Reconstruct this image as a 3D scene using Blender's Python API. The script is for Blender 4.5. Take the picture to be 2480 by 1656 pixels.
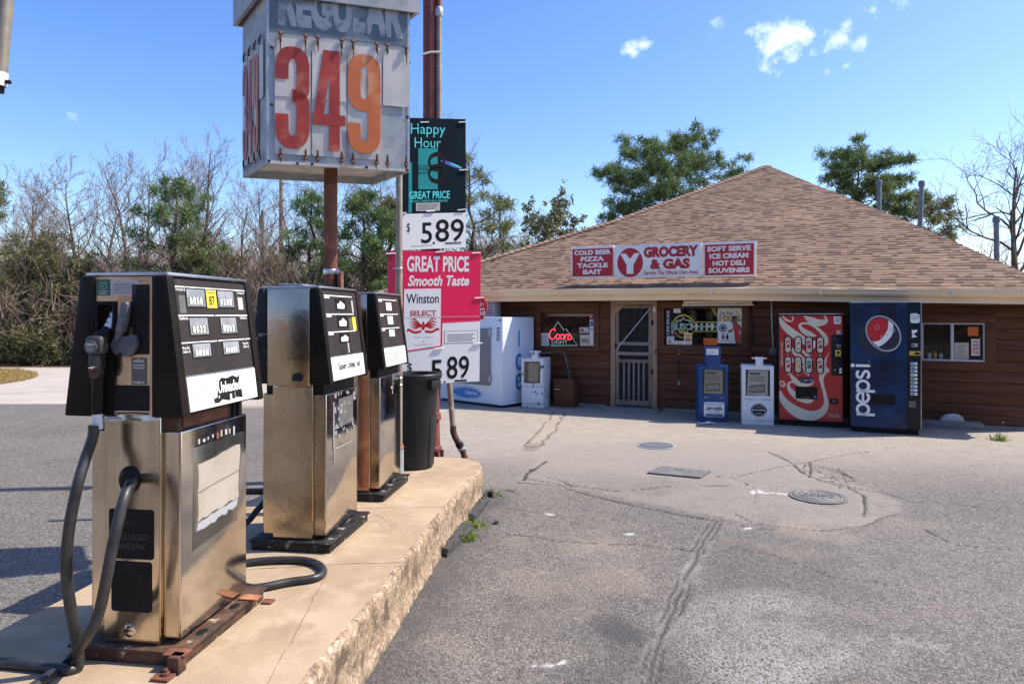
import bpy, bmesh, math, random
import numpy as np
from mathutils import Vector, Matrix

# ---------------------------------------------------------------- scene, camera, sky, sun
for o in list(bpy.data.objects):
    bpy.data.objects.remove(o, do_unlink=True)
S = bpy.context.scene
COL = S.collection
F, CX, HY, CAMZ = 1653.3, 1240.0, 762.0, 1.73     # focal length and horizon in photograph pixels, eye height

cam_data = bpy.data.cameras.new('camera')
cam = bpy.data.objects.new('camera', cam_data)
COL.objects.link(cam)
cam_data.sensor_width = 36.0
cam_data.lens = 24.0
cam_data.shift_y = -(828.0 - HY) / 2480.0
cam_data.clip_start = 0.05
cam_data.clip_end = 3000.0
cam.location = (0, 0, CAMZ)
cam.rotation_euler = (math.radians(90), 0, 0)
S.camera = cam

SUN_AZ = math.atan2(0.994, 0.11)                  # measured from +Y towards +X
SUN_EL = math.radians(52.0)
sun_vec = Vector((math.sin(SUN_AZ) * math.cos(SUN_EL), math.cos(SUN_AZ) * math.cos(SUN_EL), math.sin(SUN_EL)))
sun_data = bpy.data.lights.new('sun', 'SUN')
sun_data.energy = 4.4
sun_data.angle = math.radians(0.53)
sun_data.color = (1.0, 0.90, 0.76)
sun = bpy.data.objects.new('sun', sun_data)
COL.objects.link(sun)
sun.location = (30, 5, 40)
sun.rotation_euler = (-sun_vec).to_track_quat('-Z', 'Y').to_euler()

S.view_settings.view_transform = 'Standard'
S.view_settings.look = 'None'
S.view_settings.gamma = 1.0
S.view_settings.exposure = 0.80

def pixdir(px, py):
    return Vector(((px - CX) / F, 1.0, (HY - py) / F)).normalized()

world = bpy.data.worlds.new('World')
S.world = world
world.use_nodes = True
wn, wl = world.node_tree.nodes, world.node_tree.links
wn.clear()
w_out = wn.new('ShaderNodeOutputWorld')
w_bg = wn.new('ShaderNodeBackground')
w_bg.inputs['Strength'].default_value = 0.148
w_sky = wn.new('ShaderNodeTexSky')
w_sky.sky_type = 'NISHITA'
w_sky.sun_disc = False
w_sky.sun_elevation = SUN_EL
w_sky.sun_rotation = SUN_AZ
w_sky.altitude = 200.0
w_sky.air_density = 1.0
w_sky.dust_density = 1.15
w_sky.ozone_density = 2.2
w_tc = wn.new('ShaderNodeTexCoord')
w_hsv = wn.new('ShaderNodeHueSaturation')
w_hsv.inputs['Saturation'].default_value = 1.27
w_hsv.inputs['Hue'].default_value = 0.512
wl.new(w_sky.outputs[0], w_hsv.inputs['Color'])

def wmath(op, a, b=None, clamp=False):
    n = wn.new('ShaderNodeMath'); n.operation = op; n.use_clamp = clamp
    for i, v in enumerate((a, b)):
        if v is None: continue
        if isinstance(v, (int, float)): n.inputs[i].default_value = v
        else: wl.new(v, n.inputs[i])
    return n.outputs[0]

w_noise = wn.new('ShaderNodeTexNoise')
w_noise.inputs['Scale'].default_value = 46.0
w_noise.inputs['Detail'].default_value = 10.0
w_noise.inputs['Roughness'].default_value = 0.62
wl.new(w_tc.outputs['Generated'], w_noise.inputs['Vector'])
# small fair weather clouds: (pixel x, pixel y, half size in pixels, strength)
CLOUDS = [(1880, 105, 52, 1.0), (1918, 92, 34, .95), (1905, 128, 34, .8), (1968, 128, 17, .5), (2052, 64, 26, .75), (2030, 92, 40, .62),
          (2080, 104, 26, .6), (1530, 124, 28, .75), (1562, 110, 22, .8), (2110, 20, 42, .5), (2185, 10, 38, .42),
          (1735, 60, 34, .34), (2003, 175, 16, .4), (2048, 160, 18, .3), (172, 285, 40, .10)]
mask = None
for px, py, r, k in CLOUDS:
    d = pixdir(px, py)
    vs = wn.new('ShaderNodeVectorMath'); vs.operation = 'DISTANCE'
    vs.inputs[1].default_value = d
    wl.new(w_tc.outputs['Generated'], vs.inputs[0])
    m = wmath('DIVIDE', vs.outputs['Value'], r * 1.27 / F * d.y)
    m = wmath('SUBTRACT', 1.0 - (1.0 - k) * .75, m)
    m = wmath('ADD', m, wmath('MULTIPLY', wmath('SUBTRACT', w_noise.outputs['Fac'], 0.54), 2.6))
    m = wmath('MULTIPLY', m, .8, True)
    m = wmath('MULTIPLY', m, .35 + .62 * k)
    mask = m if mask is None else wmath('MAXIMUM', mask, m)
w_mix = wn.new('ShaderNodeMixRGB')
w_mix.inputs['Color2'].default_value = (7.3, 7.5, 7.9, 1)
wl.new(mask, w_mix.inputs['Fac'])
wl.new(w_hsv.outputs[0], w_mix.inputs['Color1'])
wl.new(w_mix.outputs[0], w_bg.inputs['Color'])
wl.new(w_bg.outputs[0], w_out.inputs['Surface'])

# ---------------------------------------------------------------- helpers
rnd = random.Random(7)
def lin(c):
    c /= 255.0
    return c / 12.92 if c <= 0.04045 else ((c + 0.055) / 1.055) ** 2.4
def rgb(r, g, b):
    return (lin(r), lin(g), lin(b))

def at(px, py, Y):
    """photograph pixel at depth Y to a world point"""
    return Vector(((px - CX) / F * Y, Y, CAMZ + (HY - py) / F * Y))
def gp(px, py, z=0.0):
    """photograph pixel on the horizontal plane z"""
    Y = F * (CAMZ - z) / (py - HY)
    return Vector(((px - CX) / F * Y, Y, z))

def tag(o, label=None, cat=None, group=None, kind=None):
    if label: o['label'] = label
    if cat: o['category'] = cat
    if group: o['group'] = group
    if kind: o['kind'] = kind
    return o
def thing(name, label, cat, loc=(0, 0, 0), rz=0.0, group=None):
    o = bpy.data.objects.new(name, None)
    o.empty_display_size = 0.1
    COL.objects.link(o)
    o.location = loc
    o.rotation_euler = (0, 0, rz)
    return tag(o, label, cat, group)

class MB:
    """collects faces and links them as ONE mesh object"""
    def __init__(self, xf=None):
        self.v, self.f, self.m, self.mats, self.xf, self.flat = [], [], [], [], xf, []
    def mi(self, mat):
        if mat not in self.mats: self.mats.append(mat)
        return self.mats.index(mat)
    def add(self, vs, fs, mat, M=None):
        b = len(self.v)
        if M is not None: vs = [M @ Vector(p) for p in vs]
        self.v.extend(tuple(p) for p in vs)
        k = self.mi(mat)
        for f in fs:
            self.f.append(tuple(b + i for i in f)); self.m.append(k)
        return self
    def box(self, x0, x1, y0, y1, z0, z1, mat, bevel=0.0, M=None, seg=2):
        if bevel <= 0:
            vs = [(x0, y0, z0), (x1, y0, z0), (x1, y1, z0), (x0, y1, z0), (x0, y0, z1), (x1, y0, z1), (x1, y1, z1), (x0, y1, z1)]
            fs = [(0, 3, 2, 1), (4, 5, 6, 7), (0, 1, 5, 4), (1, 2, 6, 5), (2, 3, 7, 6), (3, 0, 4, 7)]
            return self.add(vs, fs, mat, M)
        bm = bmesh.new()
        bmesh.ops.create_cube(bm, size=1.0)
        for q in bm.verts:
            q.co = Vector(((x0 + x1) / 2 + q.co.x * (x1 - x0), (y0 + y1) / 2 + q.co.y * (y1 - y0), (z0 + z1) / 2 + q.co.z * (z1 - z0)))
        bmesh.ops.bevel(bm, geom=list(bm.edges), offset=bevel, segments=seg, profile=0.5, affect='EDGES')
        return self.bm(bm, mat, M)
    def bm(self, bm, mat, M=None):
        bm.verts.index_update()
        vs = [q.co.copy() for q in bm.verts]
        fs = [[q.index for q in f.verts] for f in bm.faces]
        bm.free()
        return self.add(vs, fs, mat, M)
    def prism(self, pts, y0, y1, mat, M=None, bevel=0.0):
        """polygon in (x, z) pulled from y0 to y1"""
        bm = bmesh.new()
        a = [bm.verts.new((p[0], y0, p[1])) for p in pts]
        f = bm.faces.new(a)
        r = bmesh.ops.extrude_face_region(bm, geom=[f])
        for q in r['geom']:
            if isinstance(q, bmesh.types.BMVert): q.co.y = y1
        bmesh.ops.recalc_face_normals(bm, faces=list(bm.faces))
        if bevel > 0:
            bmesh.ops.bevel(bm, geom=list(bm.edges), offset=bevel, segments=2, profile=0.5, affect='EDGES')
        return self.bm(bm, mat, M)
    def tube(self, pts, rad, mat, seg=10, caps=True, M=None):
        pts = [Vector(p) for p in pts]
        n = len(pts)
        rs = rad if isinstance(rad, (list, tuple)) else [rad] * n
        vs, fs = [], []
        up = None
        for i, p in enumerate(pts):
            t = (pts[min(i + 1, n - 1)] - pts[max(i - 1, 0)]).normalized()
            if up is None:
                up = t.orthogonal().normalized()
            else:
                up = (up - t * up.dot(t))
                up = up.normalized() if up.length > 1e-6 else t.orthogonal().normalized()
            w = t.cross(up)
            for k in range(seg):
                a = 2 * math.pi * k / seg
                vs.append(p + (up * math.cos(a) + w * math.sin(a)) * rs[i])
        for i in range(n - 1):
            for k in range(seg):
                k2 = (k + 1) % seg
                fs.append((i * seg + k, i * seg + k2, (i + 1) * seg + k2, (i + 1) * seg + k))
        if caps:
            fs.append(tuple(reversed(range(seg))))
            fs.append(tuple((n - 1) * seg + k for k in range(seg)))
        return self.add(vs, fs, mat, M)
    def lathe(self, prof, mat, seg=24, c=(0, 0, 0), M=None, caps=True):
        vs, fs = [], []
        for r, z in prof:
            for k in range(seg):
                a = 2 * math.pi * k / seg
                vs.append((c[0] + r * math.cos(a), c[1] + r * math.sin(a), c[2] + z))
        n = len(prof)
        for i in range(n - 1):
            for k in range(seg):
                k2 = (k + 1) % seg
                fs.append((i * seg + k, i * seg + k2, (i + 1) * seg + k2, (i + 1) * seg + k))
        if caps:
            if prof[0][0] > 1e-5: fs.append(tuple(reversed(range(seg))))
            if prof[-1][0] > 1e-5: fs.append(tuple((n - 1) * seg + k for k in range(seg)))
        return self.add(vs, fs, mat, M)
    # ---- flat print on a plane: P = (origin, U, V); N = U x V
    def poly(self, P, pts, mat, ofs=0.0):
        O, U, V = P[0], P[1], P[2]
        N = U.cross(V).normalized()
        return self.add([O + U * a + V * b + N * ofs for a, b in pts], [tuple(range(len(pts)))], mat)
    def rect(self, P, a0, a1, b0, b1, mat, ofs=0.0):
        return self.poly(P, [(a0, b0), (a1, b0), (a1, b1), (a0, b1)], mat, ofs)
    def oval(self, P, ca, cb, ra, rb, mat, ofs=0.0, n=28, rot=0.0):
        c, s = math.cos(rot), math.sin(rot)
        pts = []
        for k in range(n):
            a = 2 * math.pi * k / n
            x, y = ra * math.cos(a), rb * math.sin(a)
            pts.append((ca + x * c - y * s, cb + x * s + y * c))
        return self.poly(P, pts, mat, ofs)
    def ring(self, P, ca, cb, ra, rb, w, mat, ofs=0.0, n=36, rot=0.0, a0=0.0, a1=2 * math.pi):
        pts = []
        c, s = math.cos(rot), math.sin(rot)
        for k in range(n + 1):
            a = a0 + (a1 - a0) * k / n
            x, y = ra * math.cos(a), rb * math.sin(a)
            pts.append((ca + x * c - y * s, cb + x * s + y * c))
        return self.ribbon(P, pts, w, mat, ofs)
    def ribbon(self, P, pts, w, mat, ofs=0.0):
        n = len(pts)
        ws = w if isinstance(w, (list, tuple)) else [w] * n
        O, U, V = P[0], P[1], P[2]
        N = U.cross(V).normalized()
        vs, fs = [], []
        for i in range(n):
            a, b = pts[max(i - 1, 0)], pts[min(i + 1, n - 1)]
            dx, dy = b[0] - a[0], b[1] - a[1]
            L = math.hypot(dx, dy) or 1.0
            nx, ny = -dy / L, dx / L
            for sg in (0.5, -0.5):
                vs.append(O + U * (pts[i][0] + nx * ws[i] * sg) + V * (pts[i][1] + ny * ws[i] * sg) + N * ofs)
        for i in range(n - 1):
            fs.append((2 * i + 1, 2 * i + 3, 2 * i + 2, 2 * i))
        return self.add(vs, fs, mat)
    def text(self, P, s, a, b, w, h, mat, ofs=0.0, weight=0.0, shear=0.0, align='L', vert=False, solid=0.0):
        """text fitted into a w x h box whose lower left corner is (a, b)"""
        vs, fs = text_shape(s, weight, shear)
        O, U, V = P[0], P[1], P[2]
        N = U.cross(V).normalized()
        out = []
        for x, y in vs:
            if vert: out.append(O + U * (a + (1 - y) * w) + V * (b + x * h) + N * ofs)
            else: out.append(O + U * (a + x * w) + V * (b + y * h) + N * ofs)
        return self.add(out, fs, mat)
    def build(self, name, parent=None, smooth=35.0, loc=None):
        me = bpy.data.meshes.new(name)
        me.from_pydata(self.v, [], self.f)
        for mt in self.mats: me.materials.append(mt)
        if self.f:
            me.polygons.foreach_set('material_index', self.m)
        me.update()
        if smooth:
            me.polygons.foreach_set('use_smooth', [True] * len(me.polygons))
            me.set_sharp_from_angle(angle=math.radians(smooth))
        o = bpy.data.objects.new(name, me)
        COL.objects.link(o)
        if parent is not None: o.parent = parent
        if loc is not None: o.location = loc
        return o

_txt = {}
def text_shape(s, weight=0.0, shear=0.0):
    key = (s, weight, shear)
    if key in _txt: return _txt[key]
    cu = bpy.data.curves.new('type', 'FONT')
    cu.body = s
    cu.offset = weight
    cu.shear = shear
    cu.resolution_u = 3
    ob = bpy.data.objects.new('type', cu)
    COL.objects.link(ob)
    dg = bpy.context.evaluated_depsgraph_get()
    ev = ob.evaluated_get(dg)
    me = ev.to_mesh()
    vs = [(q.co.x, q.co.y) for q in me.vertices]
    fs = [tuple(p.vertices) for p in me.polygons]
    ev.to_mesh_clear()
    bpy.data.objects.remove(ob, do_unlink=True)
    bpy.data.curves.remove(cu)
    if vs:
        x0, x1 = min(q[0] for q in vs), max(q[0] for q in vs)
        y0, y1 = min(q[1] for q in vs), max(q[1] for q in vs)
        vs = [((x - x0) / max(1e-6, x1 - x0), (y - y0) / max(1e-6, y1 - y0)) for x, y in vs]
    _txt[key] = (vs, fs)
    return vs, fs

def bez(pts, n=8):
    """Catmull-Rom through points of any dimension"""
    out = []
    P = [pts[0]] + list(pts) + [pts[-1]]
    for i in range(1, len(P) - 2):
        for k in range(n):
            t = k / n
            a, b, c, d = P[i - 1], P[i], P[i + 1], P[i + 2]
            out.append(tuple(0.5 * (2 * q1 + (q2 - q0) * t + (2 * q0 - 5 * q1 + 4 * q2 - q3) * t * t + (3 * q1 - q0 - 3 * q2 + q3) * t ** 3)
                             for q0, q1, q2, q3 in zip(a, b, c, d)))
    out.append(tuple(pts[-1]))
    return out

XZ = (Vector((0, 0, 0)), Vector((1, 0, 0)), Vector((0, 0, 1)))       # plane facing -Y
def plane(o, u, v):
    return (Vector(o), Vector(u), Vector(v))

# ---------------------------------------------------------------- materials
def node_mat(name):
    m = bpy.data.materials.new(name)
    m.use_nodes = True
    nt = m.node_tree
    return m, nt, nt.nodes, nt.links, nt.nodes['Principled BSDF']

def mat(name, c1, c2=None, scale=6.0, rough=0.6, metal=0.0, bump=0.0, bscale=60.0, stretch=(1, 1, 1), detail=5.0,
        lo=0.4, hi=0.65, c3=None, s3=2.0, lo3=0.55, hi3=0.66, rvar=0.0, emit=None, estr=0.0, spec=0.5, coat=0.0):
    """noise mottled surface: c1 to c2 by one noise, c3 in patches by another"""
    m, nt, N, L, b = node_mat(name)
    b.inputs['Roughness'].default_value = rough
    b.inputs['Metallic'].default_value = metal
    b.inputs['Specular IOR Level'].default_value = spec
    if coat: b.inputs['Coat Weight'].default_value = coat
    b.inputs['Base Color'].default_value = (*c1, 1)
    tc = mp = None
    def coords():
        nonlocal tc, mp
        if mp is None:
            tc = N.new('ShaderNodeTexCoord')
            mp = N.new('ShaderNodeMapping')
            mp.inputs['Scale'].default_value = stretch
            L.new(tc.outputs['Object'], mp.inputs['Vector'])
        return mp.outputs[0]
    def noise(sc, dt=detail, off=0.0):
        n = N.new('ShaderNodeTexNoise')
        n.inputs['Scale'].default_value = sc
        n.inputs['Detail'].default_value = dt
        n.inputs['Roughness'].default_value = 0.6
        if off:
            va = N.new('ShaderNodeVectorMath'); va.operation = 'ADD'
            va.inputs[1].default_value = (off, off * 1.7, off * .6)
            L.new(coords(), va.inputs[0]); L.new(va.outputs[0], n.inputs['Vector'])
        else:
            L.new(coords(), n.inputs['Vector'])
        return n.outputs['Fac']
    def ramp(src, lo, hi):
        r = N.new('ShaderNodeMapRange')
        r.inputs['From Min'].default_value = lo
        r.inputs['From Max'].default_value = hi
        L.new(src, r.inputs['Value'])
        return r.outputs[0]
    cur = None
    f1 = None
    if c2 is not None:
        f1 = ramp(noise(scale), lo, hi)
        x = N.new('ShaderNodeMixRGB')
        x.inputs['Color1'].default_value = (*c1, 1)
        x.inputs['Color2'].default_value = (*c2, 1)
        L.new(f1, x.inputs['Fac'])
        cur = x.outputs[0]
    if c3 is not None:
        f3 = ramp(noise(s3, 8.0, 3.3), lo3, hi3)
        x = N.new('ShaderNodeMixRGB')
        x.inputs['Color1'].default_value = (*c1, 1)
        x.inputs['Color2'].default_value = (*c3, 1)
        if cur is not None: L.new(cur, x.inputs['Color1'])
        L.new(f3, x.inputs['Fac'])
        cur = x.outputs[0]
        if metal:
            mm = N.new('ShaderNodeMath'); mm.operation = 'SUBTRACT'; mm.inputs[0].default_value = metal
            L.new(f3, mm.inputs[1]); L.new(mm.outputs[0], b.inputs['Metallic'])
    if cur is not None: L.new(cur, b.inputs['Base Color'])
    if rvar:
        r = N.new('ShaderNodeMapRange')
        r.inputs['To Min'].default_value = max(0.03, rough - rvar)
        r.inputs['To Max'].default_value = rough + rvar
        r.inputs['From Min'].default_value = 0.3; r.inputs['From Max'].default_value = 0.7
        L.new(noise(scale * 1.7, 4.0, 7.1), r.inputs['Value'])
        L.new(r.outputs[0], b.inputs['Roughness'])
    if bump:
        bn = N.new('ShaderNodeBump')
        bn.inputs['Strength'].default_value = 1.0
        bn.inputs['Distance'].default_value = bump
        L.new(noise(bscale, 3.0, 1.3), bn.inputs['Height'])
        L.new(bn.outputs[0], b.inputs['Normal'])
    if emit is not None:
        b.inputs['Emission Color'].default_value = (*emit, 1)
        b.inputs['Emission Strength'].default_value = estr
    return m

def glass_mat(name, tint=(1, 1, 1), gloss=0.10, dirt=0.03):
    m, nt, N, L, b = node_mat(name)
    N.remove(b)
    out = N['Material Output']
    tr = N.new('ShaderNodeBsdfTransparent'); tr.inputs[0].default_value = (*tint, 1)
    gl = N.new('ShaderNodeBsdfGlossy'); gl.inputs['Roughness'].default_value = 0.02
    df = N.new('ShaderNodeBsdfDiffuse'); df.inputs[0].default_value = (.5, .5, .48, 1)
    fr = N.new('ShaderNodeFresnel'); fr.inputs[0].default_value = 1.5
    ma = N.new('ShaderNodeMath'); ma.operation = 'ADD'; ma.inputs[1].default_value = gloss; ma.use_clamp = True
    L.new(fr.outputs[0], ma.inputs[0])
    m1 = N.new('ShaderNodeMixShader'); m1.inputs[0].default_value = dirt
    L.new(tr.outputs[0], m1.inputs[1]); L.new(df.outputs[0], m1.inputs[2])
    m2 = N.new('ShaderNodeMixShader')
    L.new(ma.outputs[0], m2.inputs[0]); L.new(m1.outputs[0], m2.inputs[1]); L.new(gl.outputs[0], m2.inputs[2])
    L.new(m2.outputs[0], out.inputs['Surface'])
    return m

K = {}
K['black'] = mat('black_paint', (.008, .008, .008), (.015, .014, .013), 9, .5, spec=.2, bump=.0004, bscale=90, rvar=.1)
K['black_mould'] = mat('black_moulding', (.010, .008, .0065), (.018, .0145, .0115), 5, .5, spec=.12, bump=.0005, bscale=160, rvar=.1, c3=(.05, .045, .04), s3=5, lo3=.66, hi3=.8)
K['black_worn'] = mat('worn_black_paint', (.011, .011, .012), (.02, .018, .016), 8, .55, spec=.3, c3=(.24, .20, .17), s3=16, lo3=.60, hi3=.64, bump=.001, bscale=60)
K['rubber'] = mat('hose_rubber', (.016, .017, .019), (.035, .034, .034), 14, .42, bump=.0003, bscale=200, rvar=.12)
K['steel'] = mat('brushed_steel', (.70, .615, .50), (.46, .385, .29), 1.6, .17, 1.0, bump=.0016, bscale=1.6, stretch=(4, 4, 1.1), rvar=.10, c3=(.24, .17, .11), s3=4, lo3=.66, hi3=.76)
K['steel_door'] = mat('door_steel', (.64, .60, .55), (.50, .455, .40), 2.0, .12, 1.0, bump=.0007, bscale=5, stretch=(1, 1, .5), rvar=.05)
K['steel_dent'] = mat('dented_steel', (.60, .50, .37), (.46, .375, .27), 3.0, .27, 1.0, bump=.004, bscale=5, rvar=.08, c3=(.16, .09, .045), s3=6, lo3=.70, hi3=.78)
K['alu'] = mat('bare_aluminium', (.62, .62, .62), (.5, .5, .5), 12, .35, 1.0, bump=.0005, bscale=40)
K['galv'] = mat('galvanised_steel', (.46, .48, .50), (.36, .39, .42), 22, .48, .55, bump=.0006, bscale=70, c3=(.24, .22, .2), s3=7, lo3=.66, hi3=.76)
K['flue'] = mat('grey_blue_flue_steel', (.17, .20, .23), (.12, .145, .17), 9, .45, .4, c3=(.26, .27, .28), s3=8, lo3=.6, hi3=.7)
K['rust'] = mat('rusted_iron', (.20, .068, .034), (.10, .034, .022), 10, .8, bump=.003, bscale=60, c3=(.34, .15, .07), s3=7, lo3=.56, hi3=.68)
K['rust_base'] = mat('rusty_base_iron', (.030, .017, .011), (.105, .046, .023), 12, .75, bump=.003, bscale=60, c3=(.34, .27, .2), s3=16, lo3=.62, hi3=.67)
K['redlead'] = mat('red_oxide_paint', (.19, .042, .032), (.14, .03, .026), 8, .6, bump=.001, bscale=60, c3=(.36, .2, .14), s3=22, lo3=.64, hi3=.7)
K['sign_tin'] = mat('weathered_sign_tin', (.36, .39, .405), (.24, .275, .295), 7, .6, bump=.0006, bscale=50, c3=(.50, .48, .45), s3=3.2, lo3=.52, hi3=.66)
K['sign_white'] = mat('faded_white_card', (.62, .58, .52), (.42, .40, .375), 3, .5, stretch=(1, 1, .45), c3=(.30, .18, .11), s3=6, lo3=.58, hi3=.74)
K['sign_soffit'] = mat('sign_underside', (.62, .58, .52), (.48, .42, .36), 6, .7, c3=(.16, .09, .06), s3=9, lo3=.66, hi3=.74)
K['digit_red'] = mat('faded_red_digit', (.44, .045, .022), (.26, .024, .016), 2.2, .5, c3=(.55, .17, .09), s3=5, lo3=.55, hi3=.75)
K['digit_orange'] = mat('faded_orange_digit', (.58, .15, .035), (.48, .095, .026), 3, .5, c3=(.70, .34, .16), s3=6, lo3=.52, hi3=.72)
K['ghost'] = mat('faded_lettering', (.42, .44, .45), (.27, .31, .34), 6, .6, c3=(.2, .25, .28), s3=9, lo3=.5, hi3=.62)
K['white'] = mat('white_enamel', (.78, .78, .77), (.70, .70, .68), 4, .38, rvar=.08, coat=.1)
K['white_dirty'] = mat('dirty_white_paint', (.74, .75, .76), (.62, .63, .63), 7, .45, c3=(.30, .27, .24), s3=10, lo3=.68, hi3=.74)
K['white_chip'] = mat('flaking_white_paint', (.74, .75, .77), (.66, .67, .69), 7, .5, c3=(.07, .085, .095), s3=5, lo3=.585, hi3=.60)
K['white_print'] = mat('white_print', (.80, .79, .77), rough=.5)
K['notice'] = mat('yellowed_notice', (.88, .77, .62), (.78, .66, .51), 5, .8, bump=.0015, bscale=14)
K['paper'] = mat('paper', (.80, .76, .69), (.72, .68, .61), 6, .8)
K['cream_paper'] = mat('old_paper', (.60, .54, .42), (.50, .45, .34), 9, .8)
K['grey_print'] = mat('grey_print', (.22, .22, .22), rough=.6)
K['black_print'] = mat('black_print', (.009, .009, .009), rough=.5, spec=.2)
K['red_sign'] = mat('red_sign_vinyl', (.43, .012, .025), (.38, .012, .022), 3, .4)
K['hot_red'] = mat('hot_pink_red_print', (.80, .004, .075), (.72, .004, .065), 2, .42)
K['dark_red'] = mat('dark_red_print', (.34, .004, .05), rough=.45)
K['teal_dark'] = mat('dark_teal_print', (.001, .011, .018), (.001, .004, .007), 2.5, .5, spec=.15)
K['teal'] = mat('teal_print', (.012, .30, .28), (.01, .24, .23), 3, .35)
K['cyan_print'] = mat('cyan_print', (.10, .72, .72), rough=.4)
K['violet_print'] = mat('violet_print', (.10, .09, .42), rough=.4)
K['display'] = mat('pump_display_panel', (.036, .029, .025), (.028, .023, .020), 6, .5, spec=.25, bump=.0003, bscale=80, rvar=.08, c3=(.07, .06, .052), s3=6, lo3=.6, hi3=.8)
K['meter'] = mat('meter_face', (.30, .32, .34), (.20, .215, .23), 18, .5)
K['band_white'] = mat('white_grade_band', (.80, .80, .79), (.74, .74, .73), 6, .35)
K['torn'] = mat('torn_label_black', (.009, .009, .009), (.016, .015, .015), 10, .6, spec=.2)
K['yellow'] = mat('yellow_print', (.76, .62, .06), (.68, .54, .05), 6, .5)
K['green'] = mat('green_sticker', (.008, .13, .085), (.01, .10, .07), 9, .5)
K['pale_sticker'] = mat('pale_sticker', (.48, .46, .44), (.40, .38, .36), 14, .6)
K['grey_plate'] = mat('grey_plate', (.13, .125, .12), (.09, .088, .085), 14, .45)
K['lever'] = mat('lever_grey', (.10, .105, .12), (.06, .064, .074), 9, .42, c3=(.46, .45, .43), s3=7, lo3=.55, hi3=.7)
K['bin'] = mat('black_bin_plastic', (.012, .013, .014), (.02, .02, .021), 5, .45, spec=.35, bump=.0008, bscale=22)
K['pipe'] = mat('tan_galvanised_pipe', (.30, .26, .21), (.22, .19, .16), 10, .55, .3, c3=(.42, .40, .37), s3=9, lo3=.6, hi3=.7)
K['wood'] = mat('dark_brown_log_siding', (.125, .050, .024), (.085, .034, .017), 3.0, .65, spec=.18, stretch=(.5, 5, 9), bump=.0016, bscale=22, c3=(.155, .070, .036), s3=1.6, lo3=.5, hi3=.72)
K['wood_trim'] = mat('brown_trim_board', (.145, .058, .028), (.10, .040, .020), 4, .65, spec=.18, stretch=(.6, 4, 4), bump=.001, bscale=30)
K['wood_door'] = mat('weathered_door_wood', (.40, .25, .155), (.30, .19, .12), 5, .7, stretch=(3, 3, .5), bump=.0012, bscale=40, c3=(.36, .30, .24), s3=4, lo3=.55, hi3=.7)
K['wood_grey'] = mat('greyed_wood', (.27, .235, .20), (.19, .16, .135), 6, .75, stretch=(.5, 3, 3), bump=.0014, bscale=40, c3=(.28, .23, .18), s3=6, lo3=.56, hi3=.7)
K['cream'] = mat('cream_trim_paint', (.90, .68, .42), (.84, .62, .37), 3, .5, c3=(.60, .43, .26), s3=7, lo3=.66, hi3=.8)
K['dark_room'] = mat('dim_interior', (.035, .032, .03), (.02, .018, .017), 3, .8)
K['glass'] = glass_mat('window_glass', (.94, .96, .95), -.018, .004)
K['screen'] = glass_mat('insect_screen', (.50, .50, .51), -.04, .05)
K['tape'] = glass_mat('clear_plastic', (.94, .94, .94), -.30, .05)
K['frame_alu'] = mat('white_window_frame', (.62, .62, .61), (.52, .52, .51), 12, .4)
K['blue_box'] = mat('blue_enamel', (.006, .055, .19), (.005, .045, .16), 5, .35, rvar=.08)
K['coke_red'] = mat('red_machine_front', (.47, .010, .016), (.40, .008, .014), 2, .3, coat=.2)
K['coke_cream'] = mat('cream_script_print', (.66, .60, .45), (.60, .54, .40), 3, .35)
K['pepsi_blue'] = mat('blue_machine_front', (.002, .030, .092), (.004, .009, .030), 1.3, .3, spec=.3, lo=.44, hi=.60, c3=(.042, .047, .105), s3=1.7, lo3=.54, hi3=.74)
K['pepsi_dark'] = mat('dark_navy_print', (.008, .012, .035), (.012, .02, .05), 6, .35)
K['machine_black'] = mat('black_machine_side', (.006, .009, .010), (.010, .013, .014), 4, .4, spec=.25)
K['red_print'] = mat('red_print', (.56, .012, .015), (.48, .01, .012), 4, .4)
K['ice_white'] = mat('ice_box_white', (.70, .76, .82), (.62, .69, .76), 2, .35)
K['ice_grey'] = mat('ice_door_grey', (.20, .20, .21), (.175, .175, .18), 3, .45)
K['ice_blue'] = mat('ice_blue_print', (.02, .19, .50), (.016, .17, .46), 6, .4)
K['neon_red'] = mat('neon_red_tube', (.5, .01, .03), rough=.3, emit=(1, .03, .07), estr=2.2)
K['neon_white'] = mat('neon_white_tube', (.5, .6, .65), rough=.3, emit=(.6, .9, 1.0), estr=.24)
K['neon_yellow'] = mat('neon_yellow_tube', (.5, .42, .1), rough=.3, emit=(1.0, .80, .16), estr=.18)
K['tube_off'] = mat('fluorescent_tube', (.75, .72, .66), rough=.25)
K['orange_paper'] = mat('orange_paper', (.72, .15, .03), rough=.7)
K['skin_print'] = mat('skin_tone_print', (.19, .085, .05), rough=.5)
K['gold_print'] = mat('gold_print', (.60, .36, .05), rough=.4)
K['concrete_old'] = mat('old_grey_concrete', (.24, .225, .20), (.17, .16, .145), 9, .85, bump=.004, bscale=40)
K['cast_iron'] = mat('cast_iron_cover', (.20, .19, .18), (.14, .134, .128), 14, .6, .3, bump=.001, bscale=60)
K['stone'] = mat('pale_stone', (.60, .58, .54), (.45, .44, .42), 14, .85, bump=.003, bscale=50)
K['asphalt_bit'] = mat('broken_asphalt', (.055, .055, .057), (.035, .035, .036), 20, .85, bump=.004, bscale=90)
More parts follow.
